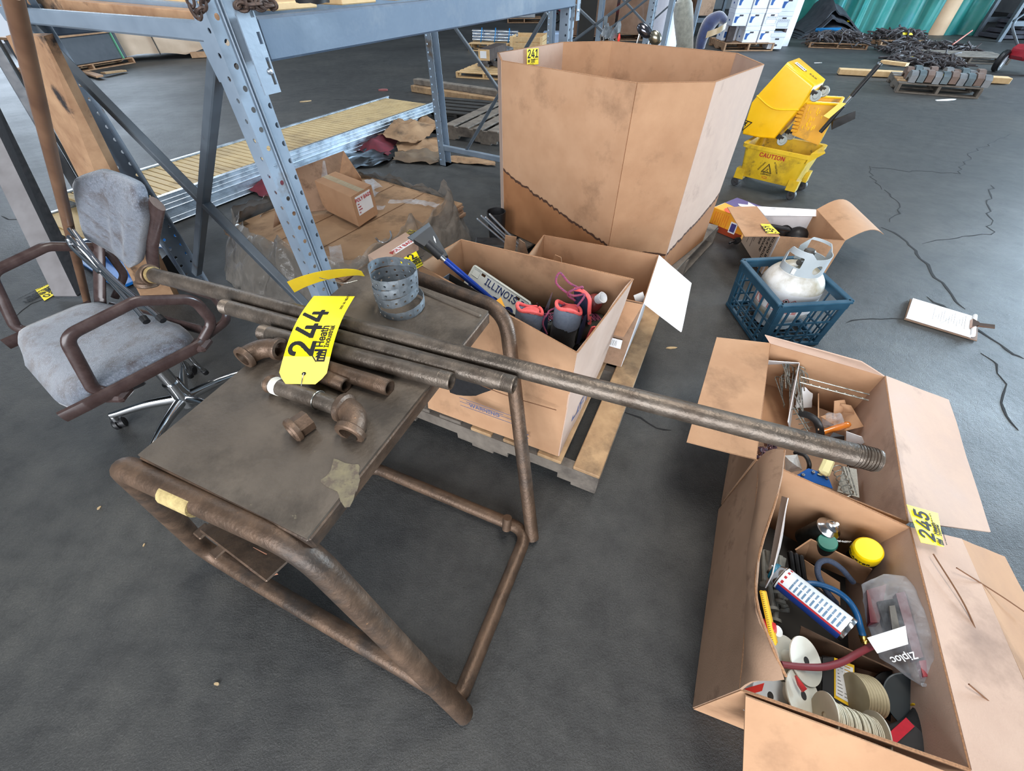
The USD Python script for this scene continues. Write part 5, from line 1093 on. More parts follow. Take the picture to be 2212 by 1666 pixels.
# collar: curved shell with hand holes
Rc2, hc2 = .098, .125
segs = []
ang = np.linspace(0, 1.55 * math.pi, 60)
pl_ = sg.Polygon([(0, 0), (Rc2 * 1.55 * math.pi, 0), (Rc2 * 1.55 * math.pi, hc2 * .6), (Rc2 * 1.42 * math.pi, hc2), (Rc2 * 1.12 * math.pi, hc2), (Rc2 * 1.02 * math.pi, hc2 * .78), (Rc2 * .52 * math.pi, hc2 * .78), (Rc2 * .42 * math.pi, hc2), (Rc2 * .1 * math.pi, hc2), (0, hc2 * .6)]).buffer(-.006).buffer(.006)
for hole in (sg.box(.025, .045, .105, .088).buffer(.006), sg.box(Rc2 * 1.1 * math.pi, .06, Rc2 * 1.42 * math.pi, .108).buffer(.004), sg.Point(Rc2 * .62 * math.pi, .042).buffer(.024), sg.Point(Rc2 * .95 * math.pi, .05).buffer(.02)):
    pl_ = pl_.difference(hole)
strips = [pl_.intersection(sg.box(a, -1, a + .008, 1)) for a in np.arange(0, Rc2 * 1.56 * math.pi, .008)]
cm = join([trimesh.creation.extrude_polygon(g, .004, engine='earcut') for s_ in strips if not s_.is_empty for g in getattr(s_, 'geoms', [s_]) if g.geom_type == 'Polygon' and g.area > 1e-7])
v = cm.vertices; a0c = camdir - 1.15; a = a0c + v[:, 0] / Rc2
cm.vertices = np.stack([tk[0] + (Rc2 + v[:, 2]) * np.cos(a), tk[1] + (Rc2 + v[:, 2]) * np.sin(a), tk[2] + .325 + v[:, 1]], 1)
part(GT, 'guard_collar', cm, M_collar)
part(GT, 'valve', join([lathe([(0, 0), (.022, 0), (.02, .03), (.016, .05), (.016, .06), (0, .06)], 18, placing(tk + Zu * .34)), lathe([(0, 0), (.02, 0), (.026, .006), (.026, .022), (.02, .028), (0, .028)], 16, placing(tk + Zu * .40)), lathe([(0, 0), (.014, 0), (.014, .05), (0, .05)], 14, axis_frame(tk + Zu * .37, (math.cos(camdir - .4), math.sin(camdir - .4), 0)))]), look('valve_metal', (86, 82, 78), (110, 106, 100), 30, .45, metal=.6))
part(GT, 'valve_tag', cbox((0, 0, 0), (.018, .004, .03), .001, frame(tk + A3((math.cos(camdir - .2) * .105, math.sin(camdir - .2) * .105, .345)), (-math.sin(camdir - .2), math.cos(camdir - .2), 0), (math.cos(camdir - .2), math.sin(camdir - .2), 0))), M_white)
# ---------------------------------------------------------------- clipboard
cq = [A3(q) for q in ((2.4566,2.11,0.006), (2.2812,1.9051,0.006), (2.5443,1.7058,0.006), (2.6798,1.8654,0.006))]
KB = thing('clipboard', 'brown clipboard with a written sheet and metal clip on the floor at the right', 'clipboard', dz(sum(cq) / 4, 0))
part(KB, 'board', slab([cq[0], cq[1], cq[2], cq[3]], .005), look('hardboard', (112, 88, 70), (130, 104, 84), 30, .6))
lx = unit(cq[2] - cq[1]); ly = unit(cq[0] - cq[1]); Lk = np.linalg.norm(cq[2] - cq[1]); Wk = np.linalg.norm(cq[0] - cq[1])
kp = lambda a, b, c: cq[1] + lx * a + ly * b + Zu * c
part(KB, 'paper_pad', slab([kp(.004, .012, .008), kp(Lk - .03, .008, .008), kp(Lk - .03, Wk - .02, .008), kp(.008, Wk - .004, .008)], .008), M_paper)
part(KB, 'rolled_sheet', tube([kp(Lk - .028, .012, .018), kp(Lk - .028, Wk - .02, .018)], .010, 12), M_paper)
for k in range(13):
    a = .12 + .012 * k; part(KB, 'writing', beamx(kp(a, Wk * .25 + .02 * ((k * 5) % 3), .0126), kp(a + .002, Wk * .85 - .03 * ((k * 7) % 4), .0126), .0016, .0004, (1, 0, .2)), '/World/Looks/grey_print')
part(KB, 'writing', beamx(kp(.16, Wk * .2, .0126), kp(.20, Wk * .55, .0126), .0012, .0004, (1, 0, .2)), '/World/Looks/grey_print')
M_clip = plain('copper_tinted_clip', (196, 160, 140), .2, 1)
part(KB, 'clip_jaw', hull([kp(Lk - .045 + a, Wk / 2 + b, .016 + c) for a, b, c in ((0, -.05, 0), (0, .05, 0), (.004, -.05, .012), (.004, .05, .012), (.03, -.018, .018), (.03, .018, .018), (.03, -.018, .006), (.03, .018, .006))]), M_clip)
part(KB, 'clip_handle', hull([kp(Lk - .016 + a, Wk / 2 + b, .02 + c) for a, b, c in ((0, -.016, 0), (0, .016, 0), (.065, -.02, .018), (.065, .016, .018), (.062, -.02, .024), (.062, .016, .024), (0, -.016, .01), (0, .016, .01))]), M_clip)

# ---------------------------------------------------------------- scaffold planks behind the rack
sA, sB = A3((-2.8813,2.9402,0.215)), A3((-0.9891,6.2702,0.215)); sC = A3((-1.508,6.8864,0.215)); sd = unit(sB - sA); sn_ = A3((-sd[1], sd[0], 0)); SW = abs((sC - sB) @ sn_) ; SL = np.linalg.norm(sB - sA)
M_slat = look('plank_slats', (176, 152, 108), (196, 174, 130), 12, .7, c3=(140, 120, 88), s3=3, cut=(.5, .7))
for lv in range(2):
    z = .215 - .107 * lv; sh = sd * (-.25 * lv) + sn_ * (.02 * lv)
    t = thing('scaffold_plank', ['galvanised scaffold plank with a tan slatted deck, topmost of its stack behind the rack', 'lower scaffold plank under the tan-decked one behind the rack', ''][lv], 'scaffold plank', dz((sA + sB) / 2 + sh, z - .1))
    a, b = dz(sA + sh, z), dz(sB + sh, z)
    for s_ in (0, 1):
        o = sn_ * SW * s_; up = .012
        part(t, 'side_rail', join([beamx(a + o - Zu * .045, b + o - Zu * .045, .012, .095), beamx(a + o + Zu * .004, b + o + Zu * .004, .035, .008), beamx(a + o - Zu * .092, b + o - Zu * .092, .035, .008)] + [beamx(a + o - Zu * q - sn_ * .008, b + o - Zu * q - sn_ * .008, .006, .010) for q in (.03, .06)]), M_alu)
    nS = 58 if lv == 0 else 6
    for k in range(nS):
        f = (k + .5) / nS * .985; part(t, 'deck_slat', cbox((0, 0, 0), (SL * .985 / nS * .86, SW - .02, .012), .002, frame(lerp(a, b, f) + sn_ * SW / 2 - Zu * .012, sd, sn_)), M_slat)
    part(t, 'deck_bed', beamx(lerp(a, b, .0) + sn_ * SW / 2 - Zu * .024, lerp(a, b, .985) + sn_ * SW / 2 - Zu * .024, SW - .02, .006), M_slat)
def crumple(name, label, cat, q, m, amp=.05, t=.004, n=12, seed=0, group=None, arch=0.0):
    q = A3(q); r = np.random.default_rng(seed); o = r.random(3) * 30; G = np.zeros((n, n, 3))
    for i, s_ in enumerate(np.linspace(0, 1, n)):
        for j, u_ in enumerate(np.linspace(0, 1, n)):
            p = quad_pt(q, s_, u_); L = np.linalg.norm(q[2] - q[0])
            nv = meshkit.fbm(np.array([[s_ * 3 + o[0], u_ * 3 + o[1], o[2]]]), 3, seed)[0]; rg = abs(nv - .5) * 2
            G[i, j] = p + A3((0, 0, max(.004, amp * rg * 2 + arch * math.sin(math.pi * s_) * math.sin(math.pi * u_) + .004))) + A3((r.random() - .5, r.random() - .5, 0)) * .03 * L * (1 if i in (0, n - 1) or j in (0, n - 1) else .2)
    return single(name, label, cat, grid(G, t), m, group, smooth=50)
M_maroon = look('maroon_cloth', (86, 30, 42), (112, 42, 54), 14, .9)
crumple('maroon_cloth', 'dark maroon cloth bunched under the scaffold planks', 'cloth', [(-2.5209,3.9653,-0), (-2.0464,3.6398,0), (-1.8981,4.3119,0), (-2.3939,4.5193,0)], M_maroon, .06, seed=3, arch=.08)
crumple('maroon_cloth', 'second bit of maroon cloth showing under the far end of the scaffold planks', 'cloth', [(-1.7153,5.0221,0), (-1.3202,4.8572,0), (-1.2359,5.5299,0), (-1.6833,5.5405,0)], M_maroon, .05, seed=4, arch=.08)
crumple('cardboard_debris', 'big creased sheet of dusty brown card lying highest in the debris by the rack foot', 'cardboard', [(-1.4768,5.197,0.08), (-1.018,5.0616,0.04), (-0.8494,5.666,0.1), (-1.3324,5.627,0.16)], M_card_dust, .05, seed=11, arch=.06)
crumple('cardboard_debris', 'torn sheet of card with a curled edge in the debris left of the rack foot', 'cardboard', [(-1.2386,5.0117,0), (-0.8002,4.9231,0), (-0.8176,5.5199,0), (-1.3745,5.387,0)], M_card_dust, .06, seed=12, arch=.05)
crumple('cardboard_debris', 'darker flat sheet of card at the near edge of the debris pile', 'cardboard', [(-1.2345,4.6776,0), (-0.7441,4.5822,0), (-0.7841,5.0017,0), (-1.2551,5.0442,0)], look('grimy_card', (98, 82, 66), (120, 102, 82), 10, .85, c3=(70, 60, 50), s3=6), .05, seed=13, arch=.03)
crumple('cardboard_debris', 'narrow strip of brown card against the scaffold plank end', 'cardboard', [(-1.2973,5.8839,0), (-0.8681,5.7125,0), (-0.8872,6.1288,0), (-1.2638,6.4121,0)], M_card_dust, .05, seed=14, arch=.08)
crumple('cardboard_debris', 'scrap of tan card under the far rack upright strut', 'cardboard', [(-0.6565,4.6655,0), (-0.1554,4.5148,0), (-0.171,4.7575,0), (-0.6428,4.8732,0)], M_card_dust, .03, seed=15)
r9 = np.random.default_rng(91)
crumple('black_plastic_sheet', 'black plastic sheet in the shade below the scaffold planks', 'plastic sheet', [(-1.8848,4.4153,0), (-1.3085,4.5659,0), (-1.18,5.2082,0), (-1.7672,5.0233,0)], look('black_sheet', (20, 22, 24), (34, 36, 38), 12, .35), .05, seed=16, arch=.02)
# broken pallets and timbers beyond the rack foot
po_ = A3((-0.7786,5.519,0)); pu = unit(A3((-0.1577,6.8831,0)) - A3((-0.7611,5.6708,0))); pv = unit(A3((-0.0895,4.9864,0)) - A3((-0.7827,5.5566,0)))
pv = unit(pv - pu * (pv @ pu)); pallet('pallet', 'broken weathered pallet with splayed grey boards between the rack foot and the bin', po_, pu, pv, 1.25, 1.1, M_wood_grey, h=.15, boards=6, seed=9)
pallet('pallet', 'dark low pallet in the gap behind the splayed grey pallet', A3((-1.218,6.3175,0)), unit((.93, -.36, 0)), unit((.36, .93, 0)), 1.1, .8, M_dark, h=.13, boards=5, m2=M_wood_old, seed=10)
ta, tb = A3((-1.5914,8.1492,0)), A3((-0.0118,7.0416,0))
single('timber', 'upper dark timber of the pair lying beyond the scaffold planks', 'timber', beamx(ta + Zu * .131 + A3((.05, .06, 0)), tb + Zu * .131 + A3((.05, .1, 0)), .12, .075, ch=.008), M_wood_grey)
single('timber', 'lower paler timber of the pair lying beyond the scaffold planks', 'timber', beamx(ta + Zu * .047, tb + Zu * .047, .10, .09, ch=.008), M_wood)
# steel rods and crates on pallets, seen under the beam
M_rod = look('rod_end_steel', (112, 112, 116), (150, 150, 154), 26, .35, metal=.7)
pallet('pallet', 'new wood pallet under the bundle of round steel bars', A3((-0.9942,9.3088,-0)), unit((.94, -.34, 0)), unit((.34, .94, 0)), 1.1, 1.0, M_wood_new, h=.09, boards=6, seed=12)
RB = A3((-0.4557,9.7482,0)); ri = 0
for row in range(5):
    for c_i in range(9 - (row % 2)):
        p = RB + A3((.94, -.34, 0)) * ((c_i - 3.0 + .5 * (row % 2)) * .05) + Zu * (.117 + row * .043) + A3((.34, .94, 0)) * (.05 * ((c_i * 7 + row * 3) % 4))
        if c_i < row - 2: continue
        single('steel_bar', 'round steel bar in the bundle on the pallet left of the octagonal bin', 'steel bar', tube(np.array([p, p + A3((.34, .94, 0)) * .8]), .0245, 12), M_rod, 'round steel bars bundled on a pallet'); ri += 1
cb = A3((-0.459,11.3942,0)); 
BXD = thing('cable_carton', 'long dark carton with a white label lying on the steel bars', 'carton', cb + Zu * .35)
cM = frame(A3((-0.4493,9.203,0.35)) + A3((.14, .42, -.015)), (.94, -.34, 0), (.34, .94, 0)); part(BXD, 'carton', cbox((0, 0, 0), (.22, .86, .16), .006, cM), look('dark_carton', (62, 52, 48), (84, 72, 66), 8, .5)); part(BXD, 'end_face', cbox((0, -.432, 0), (.215, .006, .155), .001, cM), M_wood_new); part(BXD, 'label', cbox((-.01, -.437, .005), (.12, .006, .10), .001, cM), M_paper)
pallet('pallet', 'small pale pallet under the blue-banded tubes', A3((-0.9954,12.6607,0)), unit((.95, -.3, 0)), unit((.3, .95, 0)), 1.0, .8, M_wood_new, h=.145, boards=6, seed=13)
M_bluewrap = plain('blue_strap', (24, 116, 176), .5); M_shiny = plain('bright_tube', (196, 204, 214), .22, .9); tbp = A3((-0.3486,12.7824,0))
for row in range(4):
    for c_i in range(4 - row // 2):
        p = tbp + A3((-.3, .9, 0)) * 0 + A3((0, .062 * c_i + .03 * row, .175 + .052 * row))
        single('bright_tube', 'shiny metal tube in the blue-strapped bundle on the small pallet', 'tube', tube(np.array([p + A3((-.55, .17, 0)), p + A3((.55, -.17, 0))]), .027, 12), M_shiny, 'shiny tubes strapped in blue')
for k in range(3):
    p = tbp + A3((-.35 + .33 * k, .06 - .1 * k, .15)); single('blue_strap', ['left blue strap around the shiny tubes', 'middle blue strap around the shiny tubes', 'right blue strap around the shiny tubes'][k], 'strap', tube(curve([p, p + A3((.02, -.04, .09)), p + A3((.04, .05, .24)), p + A3((.03, .2, .22))], 20), .012, 8), M_bluewrap)
def wood_crate(name, label, o, u, w, d, h, m):
    u = unit(u); v = A3((-u[1], u[0], 0)); t = thing(name, label, 'crate', o + u * w / 2 + v * d / 2)
    for k in range(3):
        z = h * (k + .5) / 3; hh = h / 3 - .012
        for s_, e_ in ((0, u), (1, u)): part(t, 'side_board', beamx(o + v * d * s_ + Zu * z, o + v * d * s_ + u * w + Zu * z, .02, hh), m)
        for s_ in (0, 1): part(t, 'side_board', beamx(o + u * w * s_ + Zu * z, o + u * w * s_ + v * d + Zu * z, .02, hh), m)
    for s_ in (0, 1):
        for q in (0, 1): part(t, 'corner_post', cbox(o + u * (w * s_) + v * (d * q) + Zu * h / 2 - v * .0, (.06, .06, h), .004), m)
    part(t, 'bottom', slab([o + Zu * .02, o + u * w + Zu * .02, o + u * w + v * d + Zu * .02, o + v * d + Zu * .02], .02), m); return t
wood_crate('wooden_crate', 'open new-wood crate right of the shiny tubes', A3((0.0333,12.1729,0)), (.97, -.22, 0), .70, .8, .31, M_wood_new)
single('blue_sheet_bundle', 'pale blue flat bundle behind the new-wood crate', 'bundle', cbox(A3((1.1417,13.3524,0)) + A3((0, .25, .13)), (.55, .5, .26), .03), look('pale_blue_sheet', (150, 176, 210), (176, 198, 226), 6, .4))
pallet('pallet', 'empty pallet far away under the rack beam', A3((-0.0732,19.2825,0)), unit((1, -.04, 0)), unit((.04, 1, 0)), 1.2, 1.0, M_wood_old, h=.125, boards=6, seed=14)
single('white_load', 'grey-white sheet load on the far empty-looking pallet under the beam', 'load', noisy(cbox(A3((0.4192,19.2478,0)) + A3((0, .6, .205)), (1.0, .9, .16), .02), .02, 3), look('grey_sheet', (150, 152, 154), (170, 171, 172), 6, .5))
# a red cart far behind
RC = thing('red_cart', 'small red wheeled cart far back under the beam', 'cart', A3((2.0811,19.1307,0)))
rc = A3((2.0811,19.1307,0)); part(RC, 'body', cbox(rc + A3((0, .4, .34)), (1.2, .7, .22), .05), look('dark_red_paint', (116, 24, 38), (140, 34, 46), 7, .4))
for sx in (-.45, .45): part(RC, 'wheel', lathe([(.1, -.06), (.15, -.06), (.18, 0), (.15, .06), (.1, .06)], 20, axis_frame(rc + A3((sx, 0, .18)), (0, -1, 0)), closed=True), M_black)
# building column and wrapped loads behind the bin
COL = thing('steel_column', 'dark steel building column behind the rack', 'column', A3((1.9103,13.4828,0)))
cp = A3((1.9103,13.4828,0)); part(COL, 'web', cbox(cp + Zu * 2.5, (.05, .3, 5), .004), M_dark); part(COL, 'flange', cbox(cp + A3((0, .15, 2.5)), (.4, .03, 5), .004), M_rack_dark); part(COL, 'flange', cbox(cp + A3((0, -.15, 2.5)), (.4, .03, 5), .004), M_dark)
M_brownload = look('brown_wrapped_load', (112, 84, 66), (140, 108, 86), 2.2, .25, bump=.8, bscale=14, coat=.6)
for k, (x, y, w, h, l) in enumerate(((2.1, 14.4, 1.2, 1.25, 'shiny brown stretch-wrapped load, left one behind the steel column'), (3.5, 14.8, 1.3, 1.2, 'shiny brown stretch-wrapped load, right one behind the steel column'))):
    single('wrapped_load', l, 'wrapped load', noisy(trimesh.creation.box((w, 1.0, h)).subdivide().subdivide().subdivide().apply_translation((x, y, h / 2 + .15)), .02, 5, k), M_brownload, smooth=50)
    pallet('pallet', ['pallet under the left shiny brown load', 'pallet under the right shiny brown load'][k], (x - w / 2, y - .5, 0), (1, 0, 0), (0, 1, 0), w, 1.0, M_wood_old, h=.14, boards=5, seed=20 + k)
    single('grey_bag_load', ['pale grey bagged load on top of the left brown load', 'pale grey bagged load on top of the right brown load'][k], 'load', noisy(trimesh.creation.box((w * .95, .9, .55)).subdivide().subdivide().subdivide().apply_translation((x, y, h + .45)), .05, 3, k + 5), look('grey_bags%d' % k, (160, 160, 164), (186, 186, 190), 5, .5), smooth=50)
single('white_roll', 'tall bluish-white paper roll standing behind the rack braces', 'roll', lathe([(0, 0), (.36, 0), (.36, 2.4), (.06, 2.4), (.06, 2.3), (0, 2.3)], 30, placing((3.55, 12.4, .01))), look('white_roll_wrap', (206, 208, 222), (226, 228, 238), 4, .4, bump=.2))
# further uprights of the rack row
for k, (f, rr_) in enumerate((((1.62, 6.15, 0), (.50, 6.94, 0)), ((2.47, 8.35, 0), (1.47, 9.05, 0)), ((3.75, 10.9, 0), (2.95, 11.5, 0)))):
    f, rr_ = A3(f), A3(rr_)
    upright('rack_upright', ['second rack upright beyond the octagonal bin, thin X braces', 'third rack upright in the row beyond the bin', 'farthest rack upright in the row beyond the bin'][k], f, rr_, dens=(1 if k == 0 else 0), z1=2.6,
            braces=[(dz(f, .55), dz(rr_, 1.30), .03), (dz(f, 1.35), dz(rr_, .55), .03), (dz(f, 1.4), dz(rr_, 2.2), .03)], struts=[(dz(f, .2), dz(rr_, .2), .05)])
# dark shelving far back between roll and file boxes
SH = thing('dark_shelving', 'dark far shelving loaded with brown cartons behind the golf clubs', 'shelving', (4.6, 15.2, 0))
for x in (3.9, 5.1, 6.2): part(SH, 'post', cbox((x, 15.0, 1.5), (.08, .08, 3.0), .004), M_rack_dark); part(SH, 'post', cbox((x, 16.0, 1.5), (.08, .08, 3.0), .004), M_rack_dark)
for z in (.35, 1.3): part(SH, 'shelf', cbox((5.05, 15.5, z), (2.4, 1.0, .1), .004), M_rack_dark)
for k in range(4): single('brown_carton', ['first brown carton on the dark far shelving', 'second brown carton on the dark far shelving', 'third brown carton on the dark far shelving', 'fourth brown carton on the dark far shelving'][k], 'carton', cbox((4.2 + .56 * k, 15.35, .75 + .95 * (k % 2)), (.5, .6, .62 - .1 * (k % 2)), .01), M_card_dark)

# golf clubs standing in bags behind the bin
def golf_bag(label, p, m, h=.84):
    t = thing('golf_bag', label, 'golf bag', p); part(t, 'bag_body', lathe([(0, 0), (.13, 0), (.14, .02), (.125, .3), (.13, h - .04), (.14, h), (.125, h), (.12, h - .05), (0, h - .08)], 20, placing(p)), m); part(t, 'rim', ring(.125, .145, .04, 20, placing(dz(p, h - .02)))  , M_black); return t
gy = 3.83
g1, g2 = dz((0.7863,3.86,1.0801), 0), dz((1.235,3.72,1.0662), 0)
golf_bag('black golf bag with bare clubs just behind the octagonal bin', g1, M_blackcloth); golf_bag('dark golf bag with plush head covers just behind the octagonal bin', g2, M_blackcloth)
def club(label, foot, head, kind):
    foot, head = A3(foot), A3(head); t = thing('golf_club', label, 'golf club', foot); part(t, 'shaft', tube(np.array([foot, head]), .0055, 8), M_chrome); d = unit(head - foot)
    if kind == 'driver': part(t, 'club_head', move(noisy(trimesh.creation.icosphere(3, 1.0), .03, 2, 3).apply_scale((.062, .045, .034)), frame(head + A3((.03, 0, .004)), (.85, -.2, -.45), (.2, .9, .2))), plain('dark_chrome', (92, 92, 98), .15, .9))
    elif kind == 'wood': part(t, 'club_head', move(trimesh.creation.icosphere(3, 1.0).apply_scale((.05, .04, .04)), frame(head + A3((.03, 0, 0)), (.8, -.3, -.5), (.3, .9, 0))), plain('tarnished_chrome', (150, 146, 130), .25, .9))
    elif kind == 'iron': part(t, 'club_head', hull([head + A3(q) for q in ((0, 0, -.01), (.012, 0, -.012), (0, .008, .0), (.03, .02, .055), (.06, .03, .04), (.058, .022, .0), (.03, .012, -.01), (.05, .03, .06))]), M_steel)
    else: part(t, 'club_head', hull([head + A3(q) for q in ((-.01, -.01, -.03), (.02, .01, -.03), (-.012, -.01, .05), (.018, .01, .05), (0, .02, .055))]), M_black)
    return t
fb_ = lambda g, dx=0, dy=0: (g[0] + dx, g[1] + dy, .08)
club('dark chrome golf driver head rising above the bin rim', fb_(g1, .03), (0.9408,3.86,1.1098), 'driver')
club('smaller tarnished golf wood head below the dark driver', fb_(g1, .05), (1.0208,3.84,1.0757), 'wood')
club('first chrome golf iron at the left of the clubs', fb_(g1, -.05), (0.6597,3.86,1.0961), 'iron'); club('second chrome golf iron beside the first', fb_(g1, -.03), (0.6802,3.83,1.0836), 'iron')
club('third chrome golf iron nearest the black putter', fb_(g1, -.02, .02), (0.7158,3.82,1.0792), 'iron'); club('chrome golf iron with a dark curved back right of the putter', fb_(g1, 0, .04), (0.7526,3.9,1.1022), 'iron')
club('black-gripped golf club standing highest among the irons', fb_(g1, -.04, .03), (0.6894,3.92,1.1389), 'putter')
single('red_tee', 'small bright red plastic clip among the golf irons', 'clip', lathe([(0, -.02), (.008, -.02), (.011, .0), (.006, .02), (0, .025)], 12, placing((0.7857,3.82,1.0789))), plain('bright_red', (232, 60, 44), .4))
M_plush = look('grey_plush', (104, 108, 102), (134, 138, 130), 50, .95, bump=.5, bscale=300, sheen=.5); M_plush_b = look('navy_plush', (24, 38, 74), (40, 56, 98), 50, .95, bump=.5, bscale=300, sheen=.8)
hc1, hc0 = A3((1.1913,3.72,1.2108)), A3((1.2421,3.72,1.0206))
single('club_head_cover', 'tall grey-green plush golf head cover above the far rim of the bin', 'head cover', lathe([(0, -.16), (.048, -.16), (.055, -.02), (.062, .10), (.06, .16), (.045, .195), (.02, .21), (0, .212)], 26, axis_frame(hc0 * .6 + hc1 * .4, unit(hc1 - hc0 + A3((-.02, 0, 0))))), M_plush)
single('club_head_cover', 'navy blue plush golf head cover bent to the right beside the grey one', 'head cover', tube(curve([(1.3445,3.7,1.03), (1.3434,3.7,1.0923), (1.3652,3.7,1.1597), (1.4167,3.7,1.1924), (1.466,3.7,1.1781)], 30), np.r_[np.linspace(.03, .047, 15), np.linspace(.047, .022, len(curve([(0, 0, 0)] * 1 + [(1, 0, 0), (2, 0, 0), (3, 0, 0), (4, 0, 0)], 30)) - 15)], 16), M_plush_b)
single('golf_visor', 'clear-brimmed cap brim hanging on the navy head cover', 'visor', grid(np.array([[A3((1.3509,3.66,1.125)) * (1 - t) + A3((1.4661,3.66,1.1716)) * t + A3((0, 0, -.035 * s_)) + A3((0, -.03 * math.sin(math.pi * t), 0)) for s_ in np.linspace(0, 1, 5)] for t in np.linspace(0, 1, 9)]), .003), look('tan_visor', (150, 136, 110), (176, 162, 132), 8, .3))

# file boxes on a pallet
FB0 = A3((5.0323,12.2983,0)); pallet('pallet', 'brown pallet under the stack of white file boxes', FB0, (1, -.02, 0), (.02, 1, 0), 1.15, 1.1, M_wood_old, h=.15, boards=6, seed=22)
M_boxw = look('white_file_box', (214, 218, 226), (230, 233, 240), 3, .55); M_boxblue = plain('file_box_blue', (40, 84, 150), .5); M_hole = plain('hand_hole_dark', (62, 58, 66), .8)
bw_, bd_, bh_ = .335, .42, .285
def file_box(name_i, label, p, rz=0.0, style=0):
    t = thing('file_box', label, 'file box', p, 'white file boxes stacked on a pallet'); M = placing(p, rz)
    part(t, 'box_body', cbox((0, 0, bh_ / 2), (bw_ - .016, bd_ - .016, bh_), .004, M), M_boxw); part(t, 'lid', cbox((0, 0, bh_ - .035), (bw_ - .004, bd_ - .004, .075), .004, M), M_boxw)
    yf = -bd_ / 2 + .0075
    part(t, 'hand_hole', cbox((0, yf, bh_ * .70 - .02), (.085, .006, .028), .002, M), M_hole); part(t, 'hand_hole', cbox((bw_ / 2 - .0075, 0, bh_ * .68), (.006, .085, .028), .002, M), M_hole)
    if style == 0: part(t, 'print', move(prism([(0, 0), (.05, 0), (.055, .05), (.075, .085), (.11, .108), (0, .108)], np.eye(4), .0012), M @ frame((-.13, yf - .001, .055), (1, 0, 0), (0, 0, 1))), M_boxblue)
    elif style == 1:
        part(t, 'print', join([move(prism(sg.box(-.12 + .05 * k, .13, -.08 + .05 * k, .155).difference(sg.box(-.117 + .05 * k, .133, -.083 + .05 * k, .152)), np.eye(4), .0012), M @ frame((0, yf - .001, 0), (1, 0, 0), (0, 0, 1))) for k in range(5)] + [move(prism(sg.box(-.12, .03, .12, .115).difference(sg.box(-.117, .033, .117, .112)), np.eye(4), .0012), M @ frame((0, yf - .001, 0), (1, 0, 0), (0, 0, 1)))]), plain('file_box_grey%d' % name_i, (112, 118, 136), .6))
    else: part(t, 'print', move(prism(shapely.affinity.scale(sg.Point(0, 0).buffer(.045), 1, .45), np.eye(4), .0012), M @ frame((0, yf - .001, .07), (1, 0, 0), (0, 0, 1))), M_hole)
    part(t, 'print', move(prism(shapely.affinity.scale(sg.Point(0, 0).buffer(.03), 1, .6), np.eye(4), .0012), M @ frame((-bw_ / 2 + .006, .02, .09), (0, -1, 0), (0, 0, 1))), M_boxblue)
rows = ('bottom', 'second', 'third', 'fourth', 'fifth'); colsn = ('first', 'second', 'third', 'fourth')
for rw in range(5):
    for c_i in range(4):
        p = FB0 + A3((.20 + .345 * c_i, .22 + (.35 if c_i == 0 and rw == 0 else 0), .155 + (bh_ + .006) * rw))
        if c_i == 3: p = p + A3((-.03, -.02, -.12 if rw == 0 else -.05))
        st = 2 if (c_i == 3 and rw == 0) else 1 if (c_i >= 2 and rw == 1) else 0
        file_box(rw * 4 + c_i, 'white file box in the %s row of the pallet stack, %s from the left' % (rows[rw], colsn[c_i]), p, .03 * ((rw * 3 + c_i) % 3 - 1) - (.12 if c_i == 3 else 0), st)
single('dark_binder', 'dark brown binder standing at the left end of the bottom row of file boxes', 'binder', cbox(FB0 + A3((.10, .1, .30)), (.16, .08, .27), .006), look('dark_binder_cover', (48, 36, 34), (62, 48, 44), 10, .5))
wp = A3((6.7732,12.9857,0)); WPB = thing('white_board', 'tall white board standing right of the file boxes', 'board', wp); part(WPB, 'board', cbox(wp + A3((.06, .1, 1.3)), (.16, .05, 2.6), .004), M_boxw); part(WPB, 'dark_edge', cbox(wp + A3((-.04, .12, 1.3)), (.04, .06, 2.6), .004), plain('brown_edge', (104, 84, 84), .7))
# green curtain and the far right
def curtain(name, label, pts, h, m):
    p = curve(pts, 120); T = np.linspace(0, 1, 14); G = []
    for i, q in enumerate(p):
        f = meshkit.fbm(np.array([[i * .16, .3, .7]]), 3, 5)[0] - .5
        G.append([q + A3((0, (.16 * math.sin(i * .42) * (.4 + .6 * t) + .5 * f * (1 - .3 * t)), h * t)) for t in T])
    return single(name, label, 'curtain', grid(np.array(G), 0), m, smooth=60)
curtain('green_curtain', 'green plastic curtain hanging as a partition at the back right', [(8.2171,15.8335,0), (9.2189,15.6571,0), (10.0708,15.4919,0), (11.1625,15.3147,0), (12.1551,15.0369,0), (13.2, 15.0, 0)], 3.4, look('green_sheet', (34, 112, 106), (50, 134, 124), 2.2, .45, bump=.4, bscale=7, c3=(58, 128, 140), s3=1.4, cut=(.5, .7)))
tc0 = A3((12.1284,14.8251,0)); single('tan_column', 'tan paper-covered column at the right end of the green curtain', 'column', lathe([(0, 0), (.34, 0), (.34, 4), (0, 4)], 24, placing(tc0 + A3((0, .5, 0)))), look('tan_paper', (196, 160, 126), (210, 176, 142), 3, .7))
M_mat = look('dark_rubber_mat', (46, 48, 54), (64, 67, 73), 8, .6)
mp0, mp1 = A3((7.8403,14.4554,0)), A3((9.9871,14.1418,0))
DM = thing('rubber_mat_pile', 'humped pile of dark grey rubber mats against the green curtain', 'mat pile', (mp0 + mp1) / 2)
